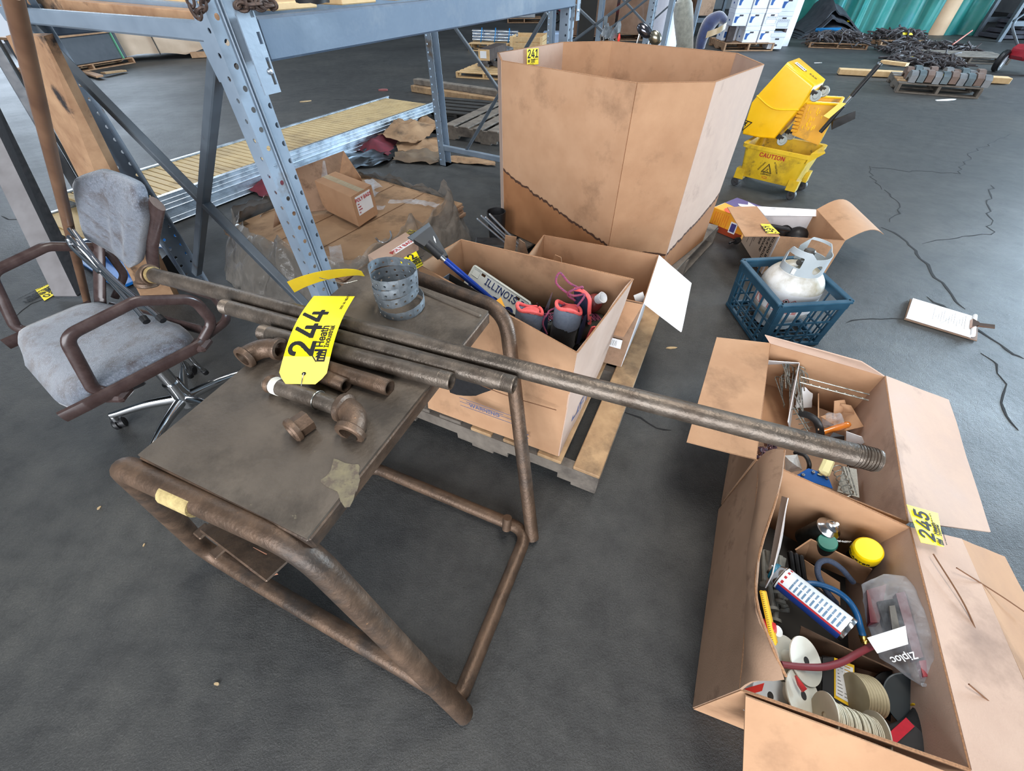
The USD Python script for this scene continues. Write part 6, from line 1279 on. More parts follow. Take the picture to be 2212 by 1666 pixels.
for k in range(4):
    G = np.zeros((26, 9, 3))
    for i, s_ in enumerate(np.linspace(-.0 + .04 * k, 1 - .03 * k, 26)):
        hh = (.52 + .03 * k) * math.exp(-((s_ - .46) / .26) ** 2) + .22 * math.exp(-((s_ - .36) / .05) ** 2) * (k > 1) + .02
        for j, t in enumerate(np.linspace(0, 1, 9)):
            G[i, j] = lerp(mp0, mp1, s_) + A3((0, t * 1.0 + .08 * k, max(.01, (.25 + .2 * k) * hh * (.7 + .35 * math.sin(t * 2.6)) + .05 * k * hh)))
    part(DM, 'mat', grid(G, .03), M_mat, smooth=50)
part(DM, 'blue_strip', slab([(8.0038,14.0073,0.2), (8.3946,13.6473,0.22), (8.6724,14.032,0.24), (7.9621,13.9683,0.24)], .05), M_bluewrap)
def sticker_plain(label, q): 
    t = thing('lot_tag', label, 'lot tag', A3(q).mean(0)); part(t, 'card', slab(q, .004), M_tag); return t
sticker_plain('tiny yellow tag on the pile of dark rubber mats', [(9.122,14.66,0.3177), (9.2545,14.66,0.3263), (9.2322,14.66,0.3638), (9.1125,14.66,0.3551)])
def scrap_pile(name, label, q, h, n, m, seed, lmin=.15, lmax=.5, r=.016, pal=True, palname=None, kind='stuff'):
    q = A3(q); rr = np.random.default_rng(seed); ms = []
    for k in range(n):
        s_, t = rr.random(2); p = quad_pt(q, s_, t); z = h * (.15 + .85 * rr.random()) * (1 - (2 * s_ - 1) ** 4) * (1 - (2 * t - 1) ** 4) + .02
        d = A3((rr.normal(), rr.normal(), rr.normal() * .25)); d = unit(d) * (lmin + (lmax - lmin) * rr.random()); bend = A3((rr.normal(), rr.normal(), rr.random())) * .06
        ms.append(tube(curve([p + Zu * z - d / 2, p + Zu * (z + .02) + bend, p + Zu * z + d / 2], 6), r * (.6 + .8 * rr.random()), 5))
    m_ = join(ms); m_.vertices[:, 2] = np.maximum(m_.vertices[:, 2], .004); return single(name, label, 'scrap metal', m_, m, kind=kind)
M_scrap = look('scrap_iron', (58, 54, 56), (92, 86, 86), 20, .6, metal=.3, c3=(74, 58, 50), s3=9)
def scrap_pallet(label_p, label_s, a, b, dep, seed, h=.22, n=150, m=M_scrap, r=.016, ph=.14):
    a, b = A3(a), A3(b); u = unit(b - a); v = A3((-u[1], u[0], 0)); v = v if v[1] > 0 else -v; L = np.linalg.norm(b - a)
    if label_p: pallet('pallet', label_p, a, u, v, L, dep, M_wood_old, h=ph, boards=6, seed=seed, m2=M_dark)
    zz = A3((0, 0, ph if label_p else .0)); e = .04
    return scrap_pile('scrap_pile', label_s, [a + zz + u * e, b + zz - u * e, b + zz + v * dep - u * e, a + zz + v * dep + u * e], h, n, m, seed, r=r)
scrap_pallet('low pallet of tangled metal in front of the rubber mats', 'tangled dark and pale metal fittings on the low pallet in front of the mats', (7.2964,12.7988,0), (8.4512,12.3566,0), .8, 31, .13, 120, ph=.1)
sticker_plain('small yellow tag on the tangled metal in front of the mats', [(7.9554,12.8,0.2116), (8.0461,12.8,0.2281), (8.0449,12.8,0.2871), (7.9546,12.8,0.2708)])
scrap_pallet('pallet of scrap by the foot of the tan column', 'dark scrap heaped on the pallet by the tan column', (9.1829,13.0277,0), (10.2686,12.8907,0), .8, 32, .14, 110, ph=.1)
sticker_plain('bright yellow tag on the scrap by the tan column', [(9.5947,13,0.2099), (9.8502,13,0.2), (9.7973,13,0.2431), (9.5651,13,0.2529)])
scrap_pallet(None, 'long heap of rusty chain on the floor, farther one', (8.4904,11.5109,-0), (10.2644,11.173,0), 1.0, 33, .13, 260, r=.016)
scrap_pallet(None, 'long heap of rusty chain on the floor, nearer one behind the planks', (7.6495,10.2385,0), (8.7036,9.6847,0), .9, 34, .11, 240, r=.016)
sticker_plain('yellow tag lying on the farther chain heap', [(9.3729,11.9,0.055), (9.5213,11.9,0.0542), (9.4716,11.9,0.0789), (9.3764,11.9,0.0795)])
sticker_plain('yellow tag lying on the nearer chain heap', [(7.9553,10.3,0.1144), (8.0852,10.3,0.1137), (8.042,10.3,0.1356), (7.9587,10.3,0.1361)])
pallet('pallet', 'pallet with its end sticking out of the farther chain heap', A3((8.7263,10.6378,0)), unit((.94, -.34, 0)), unit((.34, .94, 0)), 1.3, .9, M_wood_grey, h=.11, boards=5, seed=35)
single('red_rod', 'thin red-brown rod sticking up out of the farther chain heap', 'rod', tube(np.array([(8.8143,10.4528,0.3), (10.1106,11.7,0.3952)]), .014, 8), look('red_rod_paint', (150, 84, 70), (170, 100, 84), 9, .6))
pl0, pl1 = A3((6.0781,9.3726,0.06)), A3((8.4113,8.4204,0.06))
single('long_plank', 'long pale plank lying on the floor behind the metal blocks', 'plank', beamx(pl0 + Zu * -.01, pl1 + Zu * -.01, .2, .08, ch=.006), M_wood_new)
single('short_plank', 'short plank end poking left out of the chain heap', 'plank', beamx((7.1367,9.8474,0.12), (7.3721,9.4757,0.12), .14, .05), M_wood_new)
ba0, ba1 = A3((6.129,7.8299,0)), A3((7.0748,7.3519,0)); bku = unit(ba1 - ba0); bkv = A3((-bku[1], bku[0], 0)); BLn = np.linalg.norm(ba1 - ba0)
pallet('pallet', 'pallet under the rows of curved metal blocks', ba0, bku, bkv, BLn, 1.05, M_wood_grey, h=.13, boards=5, seed=36, m2=M_wood)
M_blocks = [look('block_grey', (118, 120, 122), (146, 147, 148), 9, .5, metal=.4), look('block_brown', (110, 92, 84), (136, 114, 102), 9, .6, metal=.3), look('block_blue_grey', (92, 104, 108), (116, 128, 132), 9, .5, metal=.4)]
wB = BLn / 10.5
ORD = ('first', 'second', 'third', 'fourth', 'fifth', 'sixth', 'seventh', 'eighth', 'ninth', 'tenth')
def block(label, p, k):
    po = shapely.affinity.scale(sg.Polygon([(0, 0), (.42, 0), (.42, .16), (.30, .24), (.12, .24), (0, .16)]).difference(sg.Point(.21, -.06).buffer(.15)), .68, .55, origin=(0, 0))
    single('metal_block', label, 'metal block', prism(po, frame(p, bkv, (0, 0, 1)), wB * .86), M_blocks[k % 3], 'curved metal blocks in rows on a pallet')
for k in range(10):
    block('curved metal block in the front row on the pallet, %s from the left' % ORD[k], ba0 + bku * (wB * (k + 1.05)) + bkv * .04 + Zu * (.133 + .008 * (k % 3)), k * 2)
    if k != 4: block('curved metal block in the back row on the pallet, %s from the left' % ORD[k], ba0 + bku * (wB * (k + 1.0)) + bkv * .42 + Zu * (.133 + .02 * (k % 2)), k + 1)
sticker_plain('yellow tag standing up on the curved metal blocks', [(6.5629,7.72,0.1822), (6.6172,7.72,0.205), (6.6538,7.72,0.2505), (6.5756,7.72,0.2224)])
# red machine at the right edge
rm = A3((9.1227,9.2914,0)); RM = thing('red_machine', 'red wheeled machine at the right edge beyond the planks', 'machine', rm)
M_redp = look('dusty_red_paint', (150, 36, 48), (176, 52, 62), 5, .4)
part(RM, 'body', noisy(cbox(rm + A3((.42, .1, .30)), (.72, .42, .22), .06), .02, 3), M_redp); part(RM, 'engine_cover', cbox(rm + A3((.62, .15, .52)), (.34, .3, .24), .05), look('pale_red', (176, 150, 156), (190, 166, 172), 6, .4))
for dx, dy in ((-.02, .22), (.34, -.20)):
    c = rm + A3((dx, dy, .165)); w_ = part(RM, 'tyre', lathe([(.09, -.05), (.14, -.05), (.162, -.02), (.162, .02), (.14, .05), (.09, .05)], 28, axis_frame(c, unit((.55, -.83, 0))), closed=True), M_black); part(w_, 'hub', lathe([(0, -.03), (.05, -.03), (.085, -.045), (.09, -.045), (.09, .045), (.085, .045), (.05, .03), (0, .03)], 22, axis_frame(c, unit((.55, -.83, 0)))), M_boxw)
part(RM, 'handle', tube(curve([rm + A3((.2, .3, .35)), rm + A3((.05, .5, .6)), rm + A3((.2, .7, .7))], 14), .02, 8), M_rack_dark)
# blue-lit rack with dark stacks at the far right
for k, (x, y) in enumerate(((12.6, 13.6), (13.4, 11.6))):
    t = thing('far_rack', ['dark far rack at the right, left frame', 'dark far rack at the right edge, nearer frame'][k], 'rack', (x, y, 0))
    for dx in (0, 1.2): part(t, 'post', cbox((x + dx, y, 1.7), (.09, .09, 3.4), .004), M_rack_dark); part(t, 'post', cbox((x + dx + .3, y + 1.1, 1.7), (.09, .09, 3.4), .004), M_rack_dark)
    for z in (.35, 1.5): part(t, 'beam', cbox((x + .6, y, z), (1.3, .07, .1), .004), M_rack_dark); part(t, 'beam', cbox((x + .9, y + 1.1, z), (1.3, .07, .1), .004), M_rack_dark)
    part(t, 'brace', beamx((x, y - .05, .4), (x + 1.2, y - .05, 1.5), .04, .04), M_rack_dark)
M_darkboard = look('dark_board_stack', (46, 46, 56), (74, 72, 80), 6, .8)
for k in range(7): single('dark_board', 'dark %s board from the floor in the stack beside the tan column' % ('first', 'second', 'third', 'fourth', 'fifth', 'sixth', 'seventh')[k], 'board', cbox(A3((12.258,14.4073,0)) + A3((1.75 + .07 * (k % 3) + .05 * k, -.1 - .03 * k, .06 + .095 * k)), (2.2 - .06 * k, .8, .08), .01), M_darkboard)

# ---------------------------------------------------------------- far left under the strut
sl = A3((-8.6963,9.6816,0)); su_ = unit(A3((-8.4101,10.4584,0)) - sl); sv2 = A3((-su_[1], su_[0], 0)); Wl = 1.55
pallet('pallet', 'splintered pallet under the dark slabs at the far left', sl - su_ * .1, su_, sv2, Wl + .2, 1.0, M_wood_old, h=.1, boards=6, seed=41)
SLB = thing('slab_stack', 'dark grey stacked slabs with green straps at the far left', 'slab stack', sl + Zu * .1)
part(SLB, 'slab', beamx(sl + sv2 * .42 + Zu * .31, sl + sv2 * .42 + su_ * Wl + Zu * .31, .8, .41, ch=.01), look('slate_grey', (62, 66, 72), (80, 84, 90), 8, .55)); part(SLB, 'top_board', beamx(sl + sv2 * .42 + Zu * .54 - su_ * .05, sl + sv2 * .42 + su_ * (Wl + .1) + Zu * .54, .9, .04), M_wood_old)
for f in (.12, .93): part(SLB, 'strap', beamx(sl + su_ * Wl * f + sv2 * .005 + Zu * .1, sl + su_ * Wl * f + sv2 * .005 + Zu * .52, .012, .07, sv2), plain('green_strap', (112, 190, 150), .4))
for k, (p, q) in enumerate((((-7.6624,8.7341,0.05), (-7.0981,8.3864,0.06)), ((-6.6122,7.5334,0.04), (-6.5324,7.7629,0.05)), ((-6.1399,6.9166,0.04), (-5.9299,6.9218,0.06)), ((-8.2163,9.8526,0.05), (-7.5781,9.3621,0.05)), ((-7.6908,9.6212,0.06), (-7.5809,10.0449,0.04)), ((-7.9957,9.1407,0.12), (-7.6406,8.8132,0.05)))):
    single('broken_board', ['broken pallet board left of the wide leaning board', 'pale splintered board end right of the wide leaning board', 'dark broken board end low beside the wide leaning board', 'pallet block chip below the dark slabs', 'splintered board lying right of the dark slabs', 'bent splinter against the wide leaning board'][k], 'board', noisy(beamx(p, q, .12, .03), .012, 9, k), M_wood_old if k % 2 else M_wood)
tq = [A3(q) for q in ((-8.7081,11.2567,0), (-6.6388,12.0609,0))]; tu = unit(tq[1] - tq[0]); tv = A3((-tu[1], tu[0], 0)); TL_ = 3.0
TP = thing('wrapped_load', 'long beige tarpaulin-wrapped load with a black strap beyond the rack strut', 'wrapped load', tq[0])
bxm = trimesh.creation.box((TL_, 1.2, .66)).subdivide().subdivide().subdivide().subdivide(); bxm.apply_translation((TL_ / 2, .6, .44)); bxm = move(bxm, frame(tq[0], tu, tv))
part(TP, 'wrap', noisy(bxm, .07, 2.4, 8), look('beige_wrap', (190, 166, 142), (206, 184, 160), 2, .38, bump=.6, bscale=9), smooth=60)
part(TP, 'strap', beamx(tq[0] + tu * 1.02 - tv * .05 + Zu * .1, tq[0] + tu * 1.0 - tv * .05 + Zu * .76, .012, .05, tv), M_black)
part(TP, 'timber', beamx(tq[0] + tu * 1.6 - tv * .05 + Zu * .06, tq[0] + tu * 2.9 - tv * .05 + Zu * .06, .1, .1), M_wood_old)
crumple('clear_sheet', 'shiny clear plastic sheet hanging between the dark slabs and the beige load', 'plastic sheet', [A3((-8.9891,11.6386,0)), A3((-8.8744,11.2637,0)), A3((-8.8744,11.2637,0)) + A3((-.1, .05, .55)), A3((-8.9891,11.6386,0)) + A3((.1, .1, .55))], M_film_clear, .10, 0, 16, 21)

# ---------------------------------------------------------------- inside the boots carton
single('cloth_bundle', 'black cloth bundle filling the bottom of the boots carton', 'cloth', noisy(hull([A3((x, y, z)) for x, y in ((-.26, 1.13), (.16, .95), (.37, 1.36), (-.15, 1.58)) for z in (.15, .42)]).subdivide().subdivide(), .02, 9, 2), M_blackcloth, smooth=60)
M_coral = look('coral_lining', (238, 92, 92), (248, 112, 108), 60, .8); M_bootgrey = look('blue_grey_softshell', (112, 124, 142), (130, 142, 158), 90, .75, bump=.2, bscale=500); M_suede = look('black_suede', (20, 21, 23), (36, 38, 40), 26, .95, bump=.3, bscale=300, sheen=.3)
M_olive = look('olive_black_leather', (38, 42, 38), (54, 58, 52), 12, .5); M_navy = look('navy_softshell', (32, 40, 64), (44, 54, 82), 60, .6)
M_lace = look('red_blue_lace', (60, 58, 96), (176, 66, 84), 260, .8, cut=(.48, .52))
def boot(label, heel, fwd_, lean=0.0, tongue=True, toe_up=0.0):
    x = unit(fwd_); z = unit(Zu + x * lean); y = np.cross(z, x); o = A3(heel)
    t = thing('boot', label, 'boot', o); W = lambda a, b, c: o + x * a + y * b + z * c
    def ringz(cx, rx, ry, zz, n=24, tip=0): return np.array([W(cx + rx * math.cos(a), ry * math.sin(a), zz + tip * math.cos(a)) for a in np.linspace(0, 2 * np.pi, n, endpoint=False)])
    def ringx(xx, ry, z0, z1, n=24): return np.array([W(xx, ry * math.copysign(abs(math.cos(a)) ** .8, math.cos(a)), (z0 + z1) / 2 + (z1 - z0) / 2 * math.copysign(abs(math.sin(a)) ** .8, math.sin(a))) for a in np.linspace(0, 2 * np.pi, n, endpoint=False)])
    part(t, 'shaft', loft([ringz(.035, .052, .042, .012), ringz(.03, .058, .044, .05), ringz(.03, .056, .043, .09), ringz(.035, .054, .042, .115)]), M_suede, smooth=60)
    part(t, 'vamp', loft([ringx(.02, .040, .012, .085), ringx(.08, .045, .012, .10), ringx(.13, .049, .012, .082), ringx(.18, .052, .012, .068), ringx(.22, .047, .014, .058), ringx(.245, .032, .018, .046), ringx(.255, .012, .024, .036)]), M_olive, smooth=60)
    part(t, 'sole', loft([ringz(.13, .140, .054, -.012, 30), ringz(.13, .142, .056, .004, 30), ringz(.13, .138, .052, .018, 30)]), M_black, smooth=40)
    part(t, 'collar', loft([ringz(.038, .056, .045, .10), ringz(.038, .055, .046, .135, tip=-.006), ringz(.040, .052, .044, .17, tip=-.022), ringz(.040, .040, .034, .165, tip=-.022), ringz(.04, .036, .03, .12)]), M_bootgrey, smooth=60)
    rimp = np.array([W(.040 + .048 * math.cos(a), .040 * math.sin(a), .172 - .024 * math.cos(a) + .006 * math.cos(3 * a)) for a in np.linspace(0, 2 * np.pi, 36, endpoint=False)])
    part(t, 'collar_lining', tube(rimp, .0065, 8, True), M_coral, 'coral padded collar lining')
    part(t, 'lining', loft([ringz(.04, .037, .031, .160), ringz(.04, .03, .026, .10)]), M_coral)
    for s_ in (-1, 1): part(t, 'ankle_panel', hull([W(a, s_ * b, c) for a, b, c in ((.06, .044, .10), (.09, .043, .09), (.075, .046, .15), (.095, .040, .145), (.05, .047, .03), (.07, .046, .025))]), M_bootgrey if s_ > 0 else M_navy)
    if tongue:
        part(t, 'tongue', grid(np.array([[W(.098 + .022 * (1 - u_) + .008 * math.cos(3 * (s_ - .5)), (s_ - .5) * .075, .085 + .125 * u_) for u_ in np.linspace(0, 1, 7)] for s_ in np.linspace(0, 1, 9)]), .012), M_navy, 'navy padded tongue')
        part(t, 'tongue_edge', tube(curve([W(.118, -.038, .09), W(.104, -.040, .15), W(.098, -.036, .205), W(.098, .0, .217), W(.098, .036, .205)], 30), .007, 8), M_coral)
        part(t, 'lettering', text('OUTDOOR', W(.128, -.012, .185), -z, y, .010, .001, True), M_coral)
    for k in range(5):
        a = .10 + .022 * k; h = .105 - .010 * k + .0; part(t, 'lace', tube(curve([W(a, -.024, h - .004), W(a + .006, 0, h + .008), W(a + .012, .024, h - .004)], 10), .003, 6), M_lace)
        part(t, 'lace', tube(curve([W(a, .024, h - .004), W(a + .006, 0, h + .010), W(a + .012, -.024, h - .004)], 10), .003, 6), M_lace)
    part(t, 'hook_strap', hull([W(a, -.047 - e, c) for a, c in ((.10, .03), (.125, .035), (.14, .075), (.12, .08)) for e in (0, .006)]), M_coral)
    for a, c in ((.105, .115), (.11, .14)): part(t, 'lace_hook', lathe([(0, 0), (.004, 0), (.005, .004), (0, .006)], 10, axis_frame(W(a - .005, -.045, c), -y)), M_chrome)
    return t, W
bf = (.80, .60, 0)
B1, W1 = boot('left boot in the carton, heel towards the stand, coral collar over black suede', (.035, 1.145, .445), (.72, .69, 0), tongue=False)
B2, W2 = boot('right boot in the carton with its navy tongue and loose laces showing', (.168, 1.155, .445), bf)
lp = [W2(.09, .02, .17), W2(.06, .03, .20), W2(.05, .01, .23), W2(.08, -.01, .245), W2(.10, .01, .22), W2(.07, .04, .24), W2(.04, .06, .28), W2(.02, .05, .25), W2(.07, .02, .20), W2(.09, -.02, .215), W2(.06, -.02, .18)]
part(B2, 'lace', tube(curve(lp, 70), .004, 7), M_lace, 'loose lace bow'); part(B2, 'lace', tube(curve([W2(.05, .03, .165), W2(.0, .05, .15), W2(-.03, .03, .16), W2(-.05, .03, .13), W2(-.045, .01, .09)], 30), .0035, 7), M_lace)
pq = [A3((-.147, 1.477, .62)), A3((.085, 1.270, .57))]; px_ = unit(pq[1] - pq[0]); pd = A3((-0.1956,1.4404,0.555)) - pq[0]; pd = unit(pd - px_ * (pd @ px_)); pN = unit(np.cross(px_, -pd)); 
LP = thing('licence_plate', 'white Illinois licence plate with blue letters leaning in the boots carton', 'licence plate', pq[0])
M_pl = look('plate_white', (206, 208, 198), (218, 219, 210), 12, .4); M_plb = plain('plate_blue', (22, 40, 92), .4)
PT = lambda a, b, e=0: pq[0] + px_ * a + pd * b + pN * e
if pN[1] > 0: pN = -pN
rr_ = sg.box(.0, .0, .305, .152).buffer(-.012).buffer(.012)
hs = [sg.box(.055, .014, .072, .020).buffer(.002), sg.box(.235, .014, .252, .020).buffer(.002)]
plm = rr_
for h in hs: plm = plm.difference(h)
MP = np.eye(4); MP[:3, 0], MP[:3, 1], MP[:3, 2], MP[:3, 3] = px_, pd, np.cross(px_, pd), pq[0]
part(LP, 'plate', move(prism(plm, np.eye(4), .0012), MP), M_pl)
part(LP, 'embossed_rim', tube(np.array([PT(a, b, .001) for a, b in np.array(rr_.buffer(-.006).exterior.coords)[:-1]]), .0022, 6, True), M_pl)
part(LP, 'lettering', text('ILLINOIS', PT(.085, .043, .0015), px_, -pd, .026, .0008, False), M_plb)
part(LP, 'lettering', text('CRS 214', PT(.018, .125, .0015), px_, -pd, .062, .0012, True), M_plb)
part(LP, 'lettering', text('76', PT(.262, .034, .0015), px_, -pd, .018, .0008, True), M_plb)
part(LP, 'sticker_box', tube(np.array([PT(a, b, .001) for a, b in ((.012, .012), (.048, .012), (.048, .04), (.012, .04))]), .0012, 5, True), M_pl)
IS = thing('ice_scraper', 'black snow scraper with a blue handle standing slantwise in the boots carton', 'ice scraper', (-0.046,1.3633,0.5))
s0, s1 = A3((-0.2405,1.3634,0.7)), A3((-0.0412,1.319,0.52)); sdir = unit(s1 - s0)
part(IS, 'handle', tube(np.array([s0, s1]), .0115, 14), plain('metallic_blue', (24, 60, 150), .28, .35)); part(IS, 'ferrule', tube(np.array([s0 - sdir * .045, s0 + sdir * .004]), .009, 12), M_chrome)
hq = [A3(q) for q in ((-0.3003,1.4978,0.76), (-0.3489,1.3877,0.76), (-0.2532,1.3703,0.7), (-0.2325,1.3836,0.7))]
part(IS, 'scraper_head', hull(np.vstack([np.array(hq) + Zu * .008, np.array(hq) - Zu * .008])), M_black); part(IS, 'blade', slab([hq[0], hq[1], hq[1] + unit(hq[1] - hq[2]) * .025, hq[0] + unit(hq[0] - hq[3]) * .025], .004), plain('clear_grey_blade', (70, 74, 78), .2))
part(IS, 'socket', tube(np.array([s0 - sdir * .085, s0 - sdir * .02]), .019, 14, flat=(1, .7)), M_black)
hx2 = unit(hq[1] - hq[0]); hy2 = unit(np.cross((0, 0, 1), hx2)); hN = A3((0, 0, .0088)); hc3 = sum(hq) / 4
part(IS, 'lettering', text('UNBREAKABLE', lerp(hq[1], hq[2], .38) * .92 + hc3 * .08 + hN, unit(hq[0] - hq[1]), unit(hq[1] - hq[2]), .0075, .0008, True), M_tag); part(IS, 'lettering', text('ICE SCRAPER', lerp(hq[1], hq[2], .52) * .88 + hc3 * .12 + hN, unit(hq[0] - hq[1]), unit(hq[1] - hq[2]), .006, .0008, True), M_tag)
part(IS, 'barcode_label', slab([q * .0 + lerp(hc3, hq[0], a) + unit(hq[3] - hq[0]) * b + hN for q, (a, b) in zip(hq, ((.55, .01), (.2, .01), (.2, .028), (.55, .028)))], .0008), M_paper)
single('orange_clip', 'small orange plastic wedge lying against the licence plate', 'wedge', hull([A3(q) + A3((0, 0, e)) for q in ((-0.0681,1.2937,0.555), (-0.0402,1.3197,0.56), (-0.0241,1.2704,0.55)) for e in (0, .008)]), plain('orange_plastic', (250, 176, 40), .4))
TRO = thing('steel_trough', 'grimy dark metal trough lying in the carton under the licence plate', 'trough', (-0.1407,1.3967,0.5))
q0, q1, q2, q3 = [A3(q) for q in ((-0.2892,1.3372,0.62), (-0.0322,1.0863,0.56), (0.0247,1.1771,0.58), (-0.2359,1.3887,0.63))]
dn_ = A3((0, 0, -.07))
part(TRO, 'base', slab([lerp(q0, q3, .25) + dn_, lerp(q1, q2, .25) + dn_, lerp(q1, q2, .75) + dn_, lerp(q0, q3, .75) + dn_], .003), M_dark); part(TRO, 'side', slab([lerp(q3, q0, .25) + dn_, q3, q2, lerp(q2, q1, .25) + dn_], .003), M_dark); part(TRO, 'side', slab([lerp(q0, q3, .25) + dn_, q0, q1, lerp(q1, q2, .25) + dn_], .003), M_dark)
part(TRO, 'end', slab([q0, q3, lerp(q3, q0, .25) + dn_, lerp(q0, q3, .25) + dn_], .003), look('trough_end', (96, 106, 120), (120, 130, 142), 9, .4))
single('red_ball', 'dull red rounded thing behind the right boot', 'ball', move(noisy(trimesh.creation.icosphere(3, .035), .006, 14), placing((0.3151,1.3023,0.55))), look('dull_red', (120, 44, 44), (150, 62, 56), 20, .5), smooth=True)
single('white_wad', 'crumpled white paper cup lying on the red ball behind the boots', 'paper cup', noisy(lathe([(0, 0), (.016, 0), (.021, .03), (.019, .03), (.014, .003)], 16, axis_frame((0.3178,1.2722,0.585), (.5, -.4, .6))), .003, 40), M_paper)
single('scissor_blade', 'upright pointed steel blade standing behind the left boot', 'blade', hull([A3(q) + A3((e, 0, 0)) for q in ((0.1437,1.2391,0.64), (0.1336,1.2398,0.56), (0.122,1.2457,0.56)) for e in (0, .003)]), M_steel)
single('dark_pick', 'dark pointed tool tip beside the upright steel blade', 'tool', tube(np.array([(0.0902,1.2035,0.62), (0.1097,1.2176,0.57)]), np.array([.002, .006]), 8), M_black)
# between stack and carton: bundle of strips and scraps
for k in range(4):
    single('metal_strip', 'long grey metal strip in the bundle leaning between the wrapped stack and the bin', 'metal strip', beamx(A3((0.0003,2.1911,0.32)) + A3((.018 * k, .006 * k, 0)), A3((-0.1832,2.1694,0.5)) + A3((.022 * k, .01 * k, .012 * (k % 2))), .016, .008), M_alu, 'grey metal strips leaning by the bin')
single('black_cup', 'black plastic tub standing between the metal strips and the bin', 'tub', lathe([(0, 0), (.05, 0), (.062, .2), (.057, .2), (.046, .01), (0, .01)], 22, placing((-0.0941,2.6395,0.14))), M_black)
single('brown_scrap', 'folded brown card scrap left of the white-flapped carton', 'cardboard scrap', card([(-0.0425,2.1755,0.3), (0.0212,2.1584,0.3), (0.0309,2.1164,0.42), (-0.0297,2.1391,0.42)], .004, .01), M_card); single('brown_scrap', 'second folded card scrap touching the white-flapped carton', 'cardboard scrap', card([(0.0374,2.1744,0.3), (0.1,2.136,0.3), (0.0758,2.0868,0.4), (0.0455,2.0894,0.42)], .004, .012), M_card_dark)
single('junk_tray', 'dark tray of black odds and ends behind the boots carton', 'tray', noisy(cbox(A3((-0.1099,2.3285,0.25)), (.22, .12, .08), .01), .01, 20), M_black)

# ---------------------------------------------------------------- inside the farther right-hand carton: hooks and hand tools
M_zinc = look('zinc_wire', (150, 152, 146), (186, 188, 180), 60, .3, metal=.9)
HB = thing('hook_box', 'small white cardboard box full of wire hooks in the farther right carton', 'cardboard box', (1.201,1.2227,0.12))
hb = [A3(q) for q in ((1.0309,1.0451,0.1), (1.158,1.044,0.1), (1.3637,1.3901,0.1), (1.2149,1.398,0.1))]; ht = [A3(q) for q in ((0.9059,0.957,0.27), (1.0188,0.9405,0.27), (1.2097,1.2494,0.28), (1.0784,1.2651,0.28))]
part(HB, 'wall', card([hb[2], hb[3], ht[3], ht[2]], .003), M_card_white); part(HB, 'wall', card([hb[1], hb[2], ht[2], ht[1]], .003, -.01), M_card_white); part(HB, 'wall', card([hb[3], hb[0], ht[0], ht[3]], .003), M_card); part(HB, 'bottom', slab(hb, .003), M_card)
rh = np.random.default_rng(88)
for k in range(30):
    s_, u_ = .12 + .76 * rh.random(), .15 + .7 * rh.random(); p = quad_pt(hb, s_, u_) + Zu * (.07 + .10 * rh.random()); d = unit(A3((.35 + .4 * (rh.random() - .5), .9, .3 * (rh.random() - .3)))); L = .05 + .05 * rh.random(); sd_ = unit(np.cross(d, Zu))
    single('wire_hook', 'bent zinc wire hook among those heaped in the small white box', 'wire hook', tube(fillet([p - d * L, p + d * L, p + d * L + sd_ * .03, p + d * (L - .03) + sd_ * .03], .012, 4), .0024, 6), M_zinc, 'zinc wire hooks in the small white box')
RL = thing('hook_rail', 'chrome wire rail with hanging loops along the back wall of the hook carton', 'hook rail', (1.3008,1.1266,0.25))
ra, rb_ = A3((1.1847,1.1645,0.25)), A3((1.404,1.0627,0.25)); rx = unit(rb_ - ra)
part(RL, 'rail_wire', tube(np.array([ra, rb_]), .0026, 8), M_zinc); part(RL, 'rail_wire', tube(np.array([ra + A3((.008, .02, .012)), rb_ + A3((.008, .02, .012))]), .0026, 8), M_zinc)
for k in range(8):
    p = lerp(ra, rb_, (k + .5) / 8); a = np.linspace(0, 2 * np.pi, 16, endpoint=False); part(RL, 'wire_loop', tube(p + np.outer(np.cos(a) * .013 + .002, rx) + np.outer(np.sin(a) * .016 - .016, unit(A3((-.4, -.75, .5)) * -1) * 1.0 * -1), .0017, 6, True), M_zinc)
single('white_bag', 'crumpled white bag beside the small hook box in the farther right carton', 'bag', noisy(hull([A3(q) for q in ((1.2475,1.2037,0.14), (1.2999,1.1846,0.16), (1.2861,1.1403,0.12), (1.2345,1.1448,0.1), (1.2552,1.2073,0.18))]).subdivide().subdivide(), .008, 24, 5), M_paper, smooth=50)
single('inner_box', 'folded brown inner box with torn flaps in the farther right carton', 'cardboard box', join([card([(1.2897,1.0461,0.08), (1.3811,1.2395,0.1), (1.2788,1.1477,0.2), (1.1767,0.9545,0.2)], .004), card([(1.2203,1.0232,0.2), (1.3726,1.0702,0.2), (1.4027,1.0019,0.16), (1.3104,0.9796,0.16)], .004, .01)]), M_card)
single('card_flap', 'torn tan card flap standing up from the inner box', 'cardboard scrap', card([(1.275,1.019,0.19), (1.3577,1.0666,0.19), (1.322,1.075,0.24), (1.279,1.0704,0.24)], .003, .012), M_card); single('card_flap', 'second torn card flap bent over to the right of the first', 'cardboard scrap', card([(1.3252,1.0462,0.2), (1.3746,1.0445,0.19), (1.3416,1.0542,0.23), (1.2963,1.0556,0.24)], .003, .012), M_card)
single('clear_bag', 'small clear plastic bag crumpled above the orange handle', 'plastic bag', move(noisy(trimesh.creation.icosphere(3, .032), .016, 30, 2), placing((1.2693,1.012,0.19))), M_film_clear, smooth=50)
OT = thing('awl', 'hand tool with a turned orange wooden handle in the farther right carton', 'hand tool', (1.2754,0.9891,0.16)); oh0, oh1 = A3((1.2182,0.9682,0.17)), A3((1.2954,0.9839,0.19))
